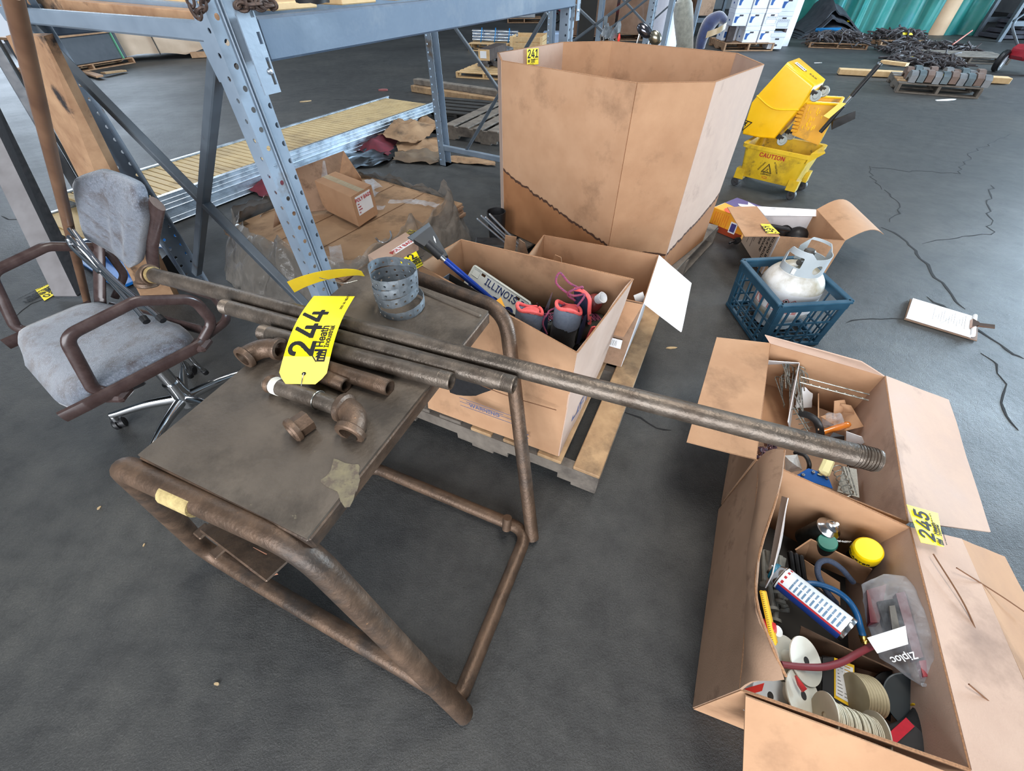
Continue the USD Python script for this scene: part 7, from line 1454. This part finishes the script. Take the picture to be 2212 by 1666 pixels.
part(OT, 'handle', lathe([(0, 0), (.010, 0), (.0115, .02), (.0135, .06), (.012, .075), (.014, .082), (.012, .088), (.0135, .095), (.009, .105), (0, .107)], 18, axis_frame(oh0, oh1 - oh0)), plain('varnished_orange_wood', (206, 116, 36), .2, coat=.6)); part(OT, 'shank', tube(np.array([oh0, oh0 - unit(oh1 - oh0) * .06]), .004, 8), M_steel)
single('black_strap', 'black strap loop standing beside the orange handle', 'strap', tube(curve([(1.1556,1.0489,0.19), (1.1559,1.0142,0.22), (1.1732,0.9885,0.22), (1.1862,0.9656,0.2), (1.2072,0.9577,0.16)], 24), .009, 10, flat=(1.5, .5)), M_black)
WG = thing('wire_rack', 'small wire rack of zinc rods lying next to the hook box', 'wire rack', (1.162,1.0403,0.18))
for k in range(2): part(WG, 'rod', tube(np.array([A3((1.1379,1.0724,0.2)) + A3((.012 * k, .01 * k, 0)), A3((1.1597,0.9709,0.17)) + A3((.012 * k, .01 * k, 0))]), .002, 6), M_zinc)
for k in range(5): p = lerp((1.1379,1.0724,0.2), (1.1597,0.9709,0.17), (k + .5) / 5); part(WG, 'rod', tube(np.array([p - A3((.018, .0, 0)), p + A3((.03, .012, 0))]), .002, 6), M_zinc)
single('black_clamp', 'dark grey plastic clamp just above the long pipe in the farther right carton', 'clamp', hull([A3(q) for q in ((1.2204,0.936,0.18), (1.2285,0.9451,0.2), (1.2607,0.9272,0.2), (1.2772,0.9253,0.17), (1.2557,0.9497,0.14))]), M_black)
single('white_label_card', 'white printed label card standing by the right wall of the hook carton', 'card', card([(1.3279,0.9501,0.12), (1.3977,0.9317,0.12), (1.3246,0.9223,0.2), (1.2804,0.9491,0.2)], .002, .006), M_paper)
KN = thing('blue_knife_sheath', 'cream-handled tool in a riveted blue sheath near the front of the hook carton', 'hand tool', (1.0901,0.7641,0.18))
part(KN, 'sheath', slab([(0.9858,0.7528,0.2), (1.101,0.7106,0.19), (1.0939,0.7532,0.21), (1.0389,0.7767,0.215)], .006), plain('bright_blue_plastic', (20, 92, 176), .4)); part(KN, 'handle', noisy(beamx((1.0724,0.7472,0.22), (1.1251,0.8077,0.225), .034, .022, ch=.008), .003, 40), plain('cream_plastic', (236, 226, 168), .35))
for q in ((1.0112,0.7532,0.211), (1.0481,0.761,0.216), (1.0887,0.7416,0.208)): part(KN, 'rivet', lathe([(.002, .003), (.005, .003), (.006, 0), (.002, 0)], 12, placing(q)), M_steel)
part(KN, 'slot', prism(shapely.affinity.scale(sg.Point(0, 0).buffer(.008, 6), 1, .4), placing(A3((1.0668,0.7512,0.2135)), -.4), .0016), plain('slot_cream', (214, 206, 160), .5))
single('clear_bag', 'milky plastic bag in the front left of the hook carton', 'plastic bag', noisy(hull([A3(q) for q in ((0.991,0.8395,0.2), (1.0347,0.8424,0.21), (1.051,0.7974,0.17), (0.9851,0.7825,0.17), (0.9747,0.7837,0.24))]).subdivide().subdivide(), .006, 26, 6), film('milky_film', tint=(226, 228, 226), clear=.4, rough=.15), smooth=50)
single('black_hoop', 'black cable hoop left of the blue sheath', 'cable', tube(curve([(1.0349,0.8533,0.2), (1.0489,0.8274,0.22), (1.0561,0.7988,0.21), (1.0604,0.7833,0.18)], 20), .007, 8), M_black)
WCO = thing('wire_coil', 'coil of zinc wire loops on a printed card at the front of the hook carton', 'wire coil', (1.1972,0.7624,0.15)); part(WCO, 'card', slab([(1.1418,0.7193,0.155), (1.2094,0.6965,0.15), (1.2586,0.8059,0.16), (1.2181,0.8181,0.16)], .003), look('newsprint', (160, 160, 152), (190, 190, 182), 130, .8))
for k in range(6):
    c = lerp((1.1623,0.7915,0.19), (1.1539,0.6981,0.18), k / 5); a = np.linspace(0, 2 * np.pi, 18, endpoint=False); part(WCO, 'wire_loop', tube(A3(c) + np.outer(np.cos(a) * .016, [1, 0, .2]) + np.outer(np.sin(a) * .012, [.2, .6, .7]), .0018, 6, True), M_zinc)
for k in range(3): part(WCO, 'rod', tube(np.array([A3((1.1865,0.7991,0.19)) + A3((.01 * k, 0, 0)), A3((1.1639,0.6937,0.175)) + A3((.01 * k, 0, 0))]), .002, 6), M_zinc)
for k in range(9):
    p = quad_pt([(0.8932,0.8277,0.18), (0.9556,0.8534,0.18), (0.9948,0.9096,0.18), (0.9414,0.9166,0.18)], rh.random(), rh.random()); single('foil_strip', 'shiny crumpled foil strip by the front left corner of the hook carton', 'foil strip', grid(np.array([[A3(p) + A3((.03 * (i / 6 - .5), .012 * math.sin(i * 1.7 + k), .01 * math.cos(i * 2.1 + k))) + A3((0, .008 * j, .004 * j)) for j in range(3)] for i in range(7)]), .0008), plain('pink_foil', (216, 200, 206), .15, 1) if k == 0 else '/World/Looks/pink_foil', 'foil strips in the hook carton')
single('card_packing', 'brown card packing on the bottom of the hook carton', 'cardboard', slab([U_b[0] + A3((.04, .03, .09)), U_b[1] + A3((-.03, .03, .09)), U_b[2] + A3((-.04, -.03, .09)), U_b[3] + A3((.03, -.04, .09))], .004), M_card_dark)

# ---------------------------------------------------------------- inside the nearer right-hand carton: cans, spools, gloves
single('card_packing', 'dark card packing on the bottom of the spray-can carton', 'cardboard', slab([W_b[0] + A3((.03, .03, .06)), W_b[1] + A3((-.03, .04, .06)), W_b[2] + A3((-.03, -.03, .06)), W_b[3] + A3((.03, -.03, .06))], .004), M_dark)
def can(name, label, base, top, r, bodym, extra):
    b, t_ = A3(base), A3(top); d = unit(t_ - b); L = np.linalg.norm(t_ - b); t = thing(name, label, 'spray can', b); F_ = axis_frame(b, d)
    part(t, 'can_body', lathe([(0, .004), (r * .8, .004), (r * .93, 0), (r, .004), (r, L), (r * .97, L + .004), (0, L + .004)], 30, F_), bodym); extra(t, F_, L, r); return t
M_dome = plain('can_dome_silver', (176, 178, 180), .2, 1)
def dome_top(t, F_, L, r):
    part(t, 'dome', lathe([(r, L), (r * 1.04, L + .003), (r * .98, L + .007), (r * .85, L + .010), (r * .62, L + .019), (r * .60, L + .022), (r * .42, L + .026), (r * .40, L + .024), (r * .2, L + .027), (0, L + .027)], 30, F_), M_dome)
    part(t, 'nozzle', lathe([(0, L + .02), (.0055, L + .02), (.0055, L + .042), (.003, L + .044), (0, L + .044)], 12, F_), M_white)
can('spray_can', 'black spray can with a bare silver dome and white nozzle', (0.9595,0.5588,0.13), (0.972,0.5487,0.235), .033, look('black_can_print', (24, 26, 26), (34, 38, 36), 20, .35), lambda t, F_, L, r: (dome_top(t, F_, L, r), part(t, 'lettering', move(text('CLEANER', (0, 0, 0), (1, 0, 0), (0, 1, 0), .012, .001), F_ @ frame((-.012, -.0335, L - .012), (1, 0, 0), (0, 0, 1))), M_paper)))
can('spray_can', 'can with a teal cap between the black spray can and the yellow-capped one', (1.0107,0.5228,0.09), (0.9596,0.5109,0.215), .027, M_black, lambda t, F_, L, r: part(t, 'cap', lathe([(0, L + .02), (r * .88, L + .02), (r * .96, L + .014), (r, L - .02), (0, L - .02)], 26, F_), plain('teal_cap', (24, 112, 96), .3)))
M_ycap = plain('yellow_cap', (252, 214, 10), .25)
def ycap(t, F_, L, r):
    part(t, 'cap', lathe([(0, L + .03), (r * .86, L + .03), (r * .95, L + .026), (r, L + .02), (r * 1.03, L - .022), (0, L - .022)], 34, F_), M_ycap)
    m = text("B'LASTER", (0, 0, 0), (1, 0, 0), (0, 1, 0), .0105, .0008, True); v = m.vertices; w_ = m.bounds[1][0]; a = a_y + (v[:, 0] - w_ / 2) / (r * 1.02); R_ = r * 1.025 + v[:, 2]
    m.vertices = np.stack([R_ * np.cos(a), R_ * np.sin(a), L - .012 + v[:, 1]], 1); part(t, 'lettering', move(m, F_), M_ink)
yb, yt = A3((1.0949,0.4842,0.12)), A3((1.0396,0.473,0.245)); FY = axis_frame(yb, yt - yb); cv = FY[:3, :3].T @ unit(A3((0, 0, 1.45)) - yt); a_y = math.atan2(cv[1], cv[0]) - .25
can('spray_can', 'can with a big bright yellow cap lettered in black', yb, yt, .036, M_black, ycap)
single('black_bag', 'black plastic bag bulging behind the yellow-capped can', 'plastic bag', noisy(hull([A3(q) for q in ((1.1467,0.5272,0.18), (1.1915,0.5168,0.19), (1.2207,0.4946,0.14), (1.1754,0.488,0.12), (1.1132,0.4861,0.235))]).subdivide().subdivide(), .006, 22, 7), look('black_bag_film', (30, 32, 32), (52, 54, 54), 30, .3, bump=.5), smooth=50)
can('bottle', 'dark bottle with a slate-blue cap by the right wall of the spray-can carton', (1.1989,0.4721,0.12), (1.1769,0.4609,0.2), .019, M_black, lambda t, F_, L, r: part(t, 'cap', lathe([(0, L + .012), (r * .9, L + .012), (r * 1.02, L + .008), (r * 1.02, L - .012), (0, L - .012)], 24, F_), plain('slate_blue_cap', (84, 98, 116), .4)))
single('card_divider', 'brown card divider standing across the middle of the spray-can carton', 'card divider', join([card([(0.9292,0.5164,0.1), (1.0889,0.4295,0.1), (1.0505,0.4335,0.215), (0.9183,0.5242,0.215)], .004), card([(0.9292,0.5164,0.1), (0.9414,0.5015,0.1), (0.9183,0.5242,0.215), (0.8644,0.4978,0.2)], .004)]), M_card)
single('card_divider', 'lower card flap behind the hoses in the spray-can carton', 'card divider', card([(0.8965,0.4615,0.12), (0.9797,0.3667,0.11), (0.985,0.4193,0.15), (0.8904,0.4853,0.17)], .003), M_card)
single('card_divider', 'greasy card divider between the spray can and the white spools', 'card divider', card([(0.8006,0.2604,0.1), (1.0252,0.1922,0.1), (0.9705,0.195,0.19), (0.7785,0.2914,0.2)], .004, .012, 8, .004, 3), M_card_dark)
single('navy_hose', 'fabric-covered navy hose looped above the lying spray can', 'hose', tube(curve([(0.9859,0.4029,0.2), (0.9447,0.4323,0.235), (0.9081,0.4466,0.25), (0.878,0.4377,0.25), (0.8641,0.4114,0.245), (0.8691,0.3812,0.235), (0.8842,0.3603,0.22), (0.928,0.3576,0.17)], 60), .0075, 12), look('navy_braid', (44, 54, 74), (64, 76, 98), 240, .7, bump=.4, bscale=600))
BH = thing('blue_hose', 'blue rubber air hose with brass fittings curving past the lying spray can', 'hose', (0.9387,0.3514,0.2)); hp = curve([(0.8114,0.3877,0.235), (0.8494,0.3858,0.24), (0.8898,0.3698,0.24), (0.9201,0.3477,0.23), (0.9283,0.3156,0.225), (0.9229,0.2847,0.22), (0.9247,0.2632,0.21)], 50)
part(BH, 'hose', tube(hp, .008, 12), plain('blue_rubber', (22, 84, 134), .35)); M_brass = plain('brass', (196, 160, 84), .25, 1)
for p, d in ((hp[0], hp[0] - hp[3]), (hp[-1], hp[-1] - hp[-4])): part(BH, 'brass_fitting', lathe([(0, -.004), (.0095, -.004), (.0095, .004), (.008, .006), (.0095, .008), (.0095, .014), (.006, .016), (.006, .026), (0, .026)], 14, axis_frame(p, d)), M_brass)
M_canw = look('can_label_white', (214, 222, 228), (226, 232, 236), 9, .3)
lc0, lc1 = A3((0.7849,0.3576,0.255)), A3((0.8446,0.2649,0.275)); ld = unit(lc0 - lc1); rC = .034; LC_ = .165; lb0 = lc1
def lying(t, F_, L, r):
    part(t, 'shoulder', lathe([(r, L), (r * 1.0, L + .002), (r * .72, L + .018), (r * .5, L + .024), (r * .46, L + .034), (0, L + .034)], 30, F_), M_dome); part(t, 'bottom_rim', lathe([(r * .86, -.004), (r * 1.02, -.004), (r * 1.03, .003), (r * 1.0, .006)], 34, F_), M_dome); part(t, 'concave_base', lathe([(0, .012), (r * .3, .009), (r * .6, .004), (r * .86, -.003)], 30, F_), M_dome)
    cvw = F_[:3, :3].T @ unit(A3((0, 0, 1.45)) - lc1); a0 = math.atan2(cvw[1], cvw[0])
    def band(a1, a2, z1, z2, m, e): part(t, 'label_band', lathe([(r + e, z1), (r + e, z2)], 14, F_ @ np.array([[math.cos(a1), -math.sin(a1), 0, 0], [math.sin(a1), math.cos(a1), 0, 0], [0, 0, 1, 0], [0, 0, 0, 1]]), arc=a2 - a1), m)
    s_ = -1 if (F_[:3, :3] @ A3((math.cos(a0 + 1), math.sin(a0 + 1), 0)))[2] > (F_[:3, :3] @ A3((math.cos(a0 - 1), math.sin(a0 - 1), 0)))[2] else 1
    lo_, hi_ = (a0 + .55, a0 + 1.0) if s_ > 0 else (a0 - 1.0, a0 - .55)
    band(*sorted((a0 + s_ * .45, a0 + s_ * .62)), .004, L - .004, M_red_ink, .0008); band(*sorted((a0 + s_ * .62, a0 + s_ * 2.1)), .004, L - .004, plain('can_blue', (28, 52, 116), .3), .0007)
    band(a0 - 3.0, a0 + 3.0, L - .012, L - .006, M_red_ink, .0006)
    rt = np.random.default_rng(9)
    for k in range(12):
        z = .016 + .0105 * k
        for h in range(2):
            a = a0 - s_ * (.75 - .58 * h); b = a + s_ * (.44 + .1 * rt.random()); band(*sorted((a, b)), z, z + .0042, '/World/Looks/can_text_blue' if k or h else plain('can_text_blue', (96, 128, 156), .4), .0005)
can('spray_can', 'white and blue spray can lying with its concave silver base towards the camera', lb0, lb0 + ld * LC_, rC, M_canw, lying)
ACT = thing('hose_nozzle', 'black hose nozzle with a teal ring joining the lying spray can', 'nozzle', (0.7636,0.4075,0.24)); n0, n1_ = A3((0.7421,0.4242,0.24)), A3((0.7644,0.3917,0.25)); nd_ = unit(n1_ - n0)
part(ACT, 'nozzle_body', lathe([(0, 0), (.022, 0), (.024, .006), (.024, .036), (.02, .042), (.008, .044), (0, .044)], 24, axis_frame(n0, nd_)), M_black); part(ACT, 'teal_ring', lathe([(.0242, .001), (.0255, .003), (.0255, .010), (.0242, .012)], 24, axis_frame(n0, nd_)), plain('teal_ring', (28, 106, 130), .4)); part(ACT, 'brass_tip', lathe([(0, .044), (.005, .044), (.005, .056), (0, .056)], 12, axis_frame(n0, nd_)), M_brass); part(ACT, 'neck', tube(np.array([n0 + nd_ * .05, lb0 + ld * (LC_ + .03)]), .009, 10), M_black)
rg = np.random.default_rng(33); M_greyc = look('grey_anchor_plastic', (112, 112, 106), (140, 140, 132), 40, .6)
for k in range(12):
    a = lerp((0.7686,0.513,0.22), (0.8209,0.4803,0.22), rg.random()); b = lerp((0.7033,0.323,0.18), (0.7785,0.3077,0.17), rg.random()); f0 = .1 * rg.random() + .05; f1 = .5 + .5 * rg.random(); p, q = lerp(a, b, f0) - Zu * .03 * rg.random(), lerp(a, b, f1) - Zu * .03 * rg.random()
    t = thing('anchor_bolt', 'grey anchor bolt in the bundle at the left of the spray-can carton', 'anchor bolt', p, 'grey anchor bolts bundled at the left'); part(t, 'shank', tube(np.array([p, q]), .0075, 10), M_greyc); part(t, 'head', lathe([(0, -.004), (.014, -.004), (.015, .0), (.014, .004), (0, .004)], 14, axis_frame(q, q - p)), M_greyc)
for k in range(3): single('black_cable_tie', ['left black plastic grip beside the grey anchors', 'middle black plastic grip beside the grey anchors', 'right black plastic grip beside the grey anchors'][k], 'grip', beamx(A3((0.8393,0.4911,0.21)) + A3((.013 * k, -.006 * k, 0)), A3((0.8329,0.4086,0.17)) + A3((.013 * k, -.006 * k, 0)), .012, .02, ch=.004), M_black)
single('white_strip_card', 'torn white-edged card strip along the left wall of the spray-can carton', 'card strip', card([(0.7235,0.3896,0.2), (0.88,0.6568,0.24), (0.8519,0.6178,0.3), (0.7193,0.4037,0.27)], .003, .01, 8, .004, 2), M_card_white)
FR_T = thing('folding_ruler', 'yellow folding ruler along the left edge of the spray-can carton', 'folding ruler', (0.6438,0.2924,0.3)); part(FR_T, 'ruler', beamx((0.6553,0.3516,0.3), (0.6366,0.2299,0.29), .014, .006), plain('ruler_yellow', (236, 186, 30), .4)); part(FR_T, 'second_leaf', beamx((0.6655,0.3531,0.295), (0.6468,0.2348,0.285), .008, .006), plain('ruler_yellow_dark', (204, 156, 24), .4))
for k in range(26): p = lerp((0.6533,0.3505,0.3035), (0.6346,0.2292,0.2935), (k + .5) / 26); part(FR_T, 'tick', beamx(A3(p) - A3((.005, 0, 0)), A3(p) + A3((.001, 0, 0)), .0008, .0006), M_ink)
single('white_cap', 'small round white cap right of the yellow ruler', 'cap', lathe([(0, 0), (.012, 0), (.013, .004), (.013, .014), (0, .016)], 18, axis_frame((0.6668,0.2663,0.26), (.2, -.2, 1))), M_white); single('red_plug', 'red plastic plug left of the yellow ruler', 'plug', lathe([(0, 0), (.016, 0), (.018, .01), (.012, .03), (0, .03)], 16, axis_frame((0.6361,0.2767,0.27), (.6, -.3, .5))), plain('red_plastic', (206, 44, 40), .35))
# zip bag of red handled tools
ZB = thing('zip_bag', 'clear zip bag with a dark red tool inside in the spray-can carton', 'plastic bag', (1.0254,0.2775,0.22))
M_mar = plain('maroon_plastic', (92, 24, 36), .35)
zq = [A3(q) for q in ((0.976,0.385,0.24), (1.0293,0.4016,0.27), (1.1025,0.3838,0.285), (1.0552,0.2898,0.3), (1.0286,0.2009,0.3), (0.99,0.1412,0.295), (0.9641,0.1529,0.26), (0.9236,0.2141,0.23), (0.947,0.2999,0.22))]
zc = sum(zq) / len(zq); up_z = A3((-.25, .1, 1.0))
bagtop = [lerp(zc, q, .62) + up_z * .032 for q in zq]; bagbot = [lerp(zc, q, .8) - up_z * .03 for q in zq]
bagm = hull(np.array(zq + bagtop + bagbot)).subdivide().subdivide().subdivide(); 
part(ZB, 'bag_film', noisy(bagm, .006, 26, 3), M_film_clear, smooth=50)
part(ZB, 'seal_strip', tube(np.array([zq[5] + A3((-.002, 0, .004)), zq[6] + A3((-.002, 0, .004))]), .004, 8), M_film_clear)
inn = lambda px: A3(px)
part(ZB, 'tool_grip', hull(np.vstack([[A3(q), A3(q) - up_z * .03] for q in ((0.9712,0.3662,0.25), (1.0228,0.3766,0.265), (0.9528,0.2858,0.255), (0.9366,0.2883,0.245))])), M_mar); part(ZB, 'tool_grip', hull(np.vstack([[A3(q), A3(q) - up_z * .025] for q in ((1.0239,0.3499,0.275), (1.0472,0.3529,0.28), (0.9876,0.2038,0.285), (0.9662,0.2001,0.28))])), M_mar)
part(ZB, 'tool_plate', hull(np.vstack([[A3(q), A3(q) - up_z * .02] for q in ((0.9723,0.3335,0.262), (1.0251,0.3393,0.272), (0.9994,0.2547,0.275), (0.9419,0.2421,0.265))])), M_dark); part(ZB, 'tool_bar', slab([(0.9723,0.3145,0.29), (0.9881,0.3166,0.29), (0.9603,0.2516,0.29), (0.9395,0.2498,0.29)], .004), look('dull_tool_bar', (110, 106, 100), (134, 130, 122), 20, .4, metal=.5))
part(ZB, 'printed_panel', slab([(0.882,0.2467,0.278), (0.9768,0.2675,0.3), (0.955,0.2275,0.302), (0.8849,0.2129,0.28)], .0008), M_paper)
part(ZB, 'lettering', text('Ziploc', (0.9495,0.2103,0.312), unit(A3((0.8846,0.1998,0.29)) - A3((0.9495,0.2103,0.312))), unit(A3((0.9361,0.1847,0.312)) - A3((0.9495,0.2103,0.312))), .014, .0006, True), M_paper)
part(ZB, 'red_part', hull(np.vstack([[A3(q), A3(q) - up_z * .02] for q in ((0.9712,0.1964,0.285), (0.9966,0.1982,0.29), (0.982,0.1653,0.285), (0.9645,0.1662,0.28))])), plain('bright_maroon', (150, 30, 48), .3))
single('red_tube', 'dark red rubber tube lying across the white spools', 'tube', tube(curve([(0.6389,0.191,0.285), (0.6884,0.1861,0.285), (0.741,0.1866,0.28), (0.7943,0.1973,0.275), (0.8473,0.216,0.265), (0.9106,0.2363,0.25)], 40), .0075, 12), plain('red_rubber', (116, 44, 50), .45))
# spools
M_spoolw = look('spool_white', (206, 206, 194), (220, 220, 208), 12, .45); M_spoolg = look('spool_blue_white', (190, 198, 204), (206, 212, 216), 12, .4)
def spool(label, c, ax_, rf_, L, rh_, flange, core, lab=None, wire=None, group=None):
    c, ax_ = A3(c), unit(ax_); t = thing('spool', label, 'spool', c, group); F_ = axis_frame(c, ax_)
    for z in (0, -L): part(t, 'flange', lathe([(.008, z), (rf_, z), (rf_, z - .003), (.008, z - .003)], 40, F_, closed=True), flange)
    part(t, 'core', lathe([(0, -.003), (rh_, -.003), (rh_, -L), (0, -L)], 26, F_), core); part(t, 'axle_hole', lathe([(0, .0004), (.009, .0004)], 16, F_), M_dark)
    if wire:
        k = int((L - .008) / .0034); hx_s = []
        for lay in range(2):
            th_ = np.linspace(0, 2 * np.pi * k, k * 18); zz = -.005 - (L - .010) * th_ / th_[-1]; R_ = rh_ + .004 + .0026 * lay + .0015 * np.sin(th_ * .37 + lay)
            hx_s.append(tube(move_pts(F_, np.stack([R_ * np.cos(th_), R_ * np.sin(th_), zz + .002 * np.sin(th_ * .21)], 1)), .0019, 5))
        part(t, 'wound_cord', join(hx_s), wire)
    return t
def move_pts(M, p): return p @ M[:3, :3].T + M[:3, 3]
spool('upper white-flanged empty spool just under the dark red tube', (0.7113,0.2006,0.27), (.40, -.25, .88), .052, .05, .02, M_spoolw, M_spoolw)
spool('lower white-flanged spool with a red wedge, overlapping the upper one', (0.6752,0.1341,0.262), (.42, -.22, .87), .054, .05, .022, M_spoolw, M_spoolw)
spool('blue-white spool under the left flap beside a red clip', (0.6033,0.135,0.25), (.3, -.3, .88), .050, .055, .025, M_spoolg, M_spoolg)
single('red_wedge', 'small red wedge standing on the lower white spool', 'wedge', hull([A3(q) + A3((0, 0, e)) for q in ((0.6564,0.1683,0.29), (0.6719,0.1426,0.285), (0.6637,0.1381,0.28), (0.657,0.1513,0.285)) for e in (0, .008)]), plain('red_wedge_plastic', (196, 48, 50), .4)); single('red_clip', 'red plastic clip at the corner under the left flap', 'clip', hull([A3(q) + A3((0, 0, e)) for q in ((0.5203,0.1416,0.3), (0.5678,0.1516,0.3), (0.5612,0.1383,0.29), (0.5323,0.1325,0.29)) for e in (0, .015)]), '/World/Looks/red_plastic')
bxq = [A3(q) for q in ((0.7815,0.1362,0.2), (0.8181,0.1137,0.2), (0.8532,0.1987,0.225), (0.8115,0.2157,0.225))]; bxn = unit(np.cross(bxq[1] - bxq[0], bxq[3] - bxq[0])); bxn = bxn if bxn[2] > 0 else -bxn
YB = thing('yellow_label_box', 'black and yellow boxed product with a printed white face beside the spools', 'product box', sum(bxq) / 4); part(YB, 'carton', hull(np.vstack([np.array(bxq), np.array(bxq) - bxn * .06, [bxq[3] - A3((.025, 0, .005)), bxq[0] - A3((.025, 0, .005))]])), M_black)
ins2 = lambda f, g=0: [lerp(sum(bxq) / 4, q, f) + bxn * (.001 + g) for q in bxq]; part(YB, 'yellow_border', slab(ins2(.99), .0012), plain('box_yellow', (244, 198, 26), .4)); part(YB, 'printed_face', slab(ins2(.84, .001), .0012), M_paper)
for k in range(10): a, b = lerp(bxq[3], bxq[0], .12 + .08 * k), lerp(bxq[2], bxq[1], .12 + .08 * k); part(YB, 'print', beamx(lerp(a, b, .16) + bxn * .0026, lerp(a, b, .42 + .0) + bxn * .0026, .0022, .0005, bxn), M_greyc); part(YB, 'print', beamx(lerp(a, b, .5) + bxn * .0026, lerp(a, b, .78) + bxn * .0026, .0022, .0005, bxn), '/World/Looks/ruler_yellow_dark' if k < 5 else M_greyc)
twa, twb = A3((0.6907,0.0943,0.285)), A3((0.7868,0.06,0.275)); M_cord = look('cream_cord', (190, 182, 160), (214, 208, 188), 60, .8)
spool('tan-flanged spool wound with cream cord at the lower middle of the carton', twb, twb - twa, .048, np.linalg.norm(twb - twa), .026, look('spool_tan', (170, 160, 140), (188, 178, 158), 12, .6), M_cord, wire=M_cord)
single('tape_label', 'red paper label strip between the white and tan spools', 'label', card([(0.7167,0.076,0.2), (0.7376,0.0825,0.2), (0.741,0.1215,0.24), (0.7221,0.1147,0.24)], .002), '/World/Looks/red_ink')
RT = thing('tape_roll', 'tan paper roll with ribbed edge left of the black disc', 'roll', (0.8593,0.143,0.2)); ra_, rb2 = A3((0.8142,0.1409,0.235)), A3((0.8597,0.1341,0.23)); part(RT, 'roll', tube(np.array([ra_, rb2]), .042, 28), look('tan_roll', (170, 156, 124), (188, 176, 146), 12, .7))
for k in range(6): p = lerp(ra_, rb2, .1 + .15 * k); part(RT, 'wrap_edge', lathe([(.0425, -.001), (.0435, 0), (.0425, .001)], 28, axis_frame(p, rb2 - ra_)), '/World/Looks/tan_roll')
GB2 = thing('black_spool', 'big black disc spool with a glossy side at the right of the carton', 'spool', (0.9315,0.1194,0.25)); gn = unit((-.25, -.2, .95)); gc = A3((0.9598,0.1229,0.215)); part(GB2, 'disc', lathe([(0, 0), (.058, 0), (.060, -.002), (.060, -.006), (0, -.006)], 44, axis_frame(gc, gn)), look('black_disc', (26, 36, 42), (34, 46, 52), 20, .5)); part(GB2, 'rim', lathe([(.058, .0005), (.0605, .0), (.0605, -.004)], 44, axis_frame(gc, gn)), plain('disc_rim', (54, 68, 74), .4)); part(GB2, 'core', lathe([(0, -.006), (.046, -.006), (.046, -.06), (0, -.06)], 30, axis_frame(gc, gn)), plain('gloss_dark_red', (44, 18, 22), .12)); part(GB2, 'back_disc', lathe([(0, -.06), (.06, -.06), (.06, -.066), (0, -.066)], 44, axis_frame(gc, gn)), M_black)
single('red_tag', 'small red tag between the tan roll and the black spool', 'tag', slab([(0.8526,0.1125,0.22), (0.8822,0.121,0.22), (0.8815,0.1133,0.21), (0.8574,0.1065,0.21)], .003), '/World/Looks/red_plastic')
# glove
GL = thing('work_glove', 'red and black work glove with a yellow cuff band at the bottom edge', 'glove', (0.9236,0.0569,0.2))
c0, c1 = A3((0.9453,0.0681,0.215)), A3((0.851,0.0196,0.2)); gd_ = unit(c1 - c0); gs = unit(np.cross((0, 0, 1), gd_))
M_gred = look('red_glove_knit', (190, 30, 52), (208, 44, 62), 90, .85); M_gblk = look('black_glove_leather', (34, 34, 36), (56, 56, 58), 30, .8)
def oval(c, hw, hh, n=20): return np.array([c + gs * hw * math.cos(a) + Zu * hh * math.sin(a) for a in np.linspace(0, 2 * np.pi, n, endpoint=False)])
part(GL, 'cuff', loft([oval(c0 - gd_ * .03, .042, .024), oval(c0, .038, .022), oval(c0 + gd_ * .02, .036, .021)]), M_blackcloth, smooth=50); part(GL, 'cuff_band', tube(oval(c0 - gd_ * .03, .043, .025, 30), .004, 8, True), plain('yellow_band', (236, 190, 30), .6))
part(GL, 'palm', loft([oval(c0 + gd_ * .015, .037, .021), oval(c0 + gd_ * .05, .046, .022), oval(c0 + gd_ * .085, .048, .020), oval(c0 + gd_ * .10, .044, .016)]), M_gblk, smooth=50)
for k, (o_, L) in enumerate(((-.033, .055), (-.011, .066), (.012, .062), (.034, .046))):
    f_ = c0 + gd_ * .095 + gs * o_; part(GL, 'finger', tube(curve([f_, f_ + gd_ * L * .6 + gs * o_ * .25 + Zu * .006, f_ + gd_ * L + gs * o_ * .4 - Zu * .012], 10), np.r_[np.linspace(.0125, .011, 8), .008, .003][:len(curve([f_, f_ + gd_, f_ + gd_ * 2], 10))], 12), M_gred if k % 2 == 0 else M_gblk)
part(GL, 'thumb', tube(curve([c0 + gd_ * .04 + gs * .036, c0 + gd_ * .07 + gs * .062, c0 + gd_ * .10 + gs * .066 - Zu * .01], 10), np.r_[np.linspace(.014, .011, 8), .008, .003][:len(curve([c0, c1, c1 + gd_], 10))], 12), M_gred)
part(GL, 'back_stripe', grid(np.array([[c0 + gd_ * (.02 + .08 * u_) + gs * (.028 + .022 * (s_ - .5)) + Zu * (.0205 - .004 * s_) for u_ in np.linspace(0, 1, 6)] for s_ in np.linspace(0, 1, 4)]), .003), M_gred); part(GL, 'back_stripe', grid(np.array([[c0 + gd_ * (.02 + .08 * u_) + gs * (-.032 + .018 * (s_ - .5)) + Zu * (.0185 + .001 * s_) for u_ in np.linspace(0, 1, 6)] for s_ in np.linspace(0, 1, 4)]), .003), M_gred)
single('candy_wrapper', 'small orange and white wrapper left of the glove', 'wrapper', card([(0.8834,0.0686,0.17), (0.9266,0.0542,0.17), (0.9186,0.0609,0.185), (0.8817,0.0744,0.185)], .001, .006), look('wrapper_print', (226, 206, 180), (200, 92, 50), 60, .4))
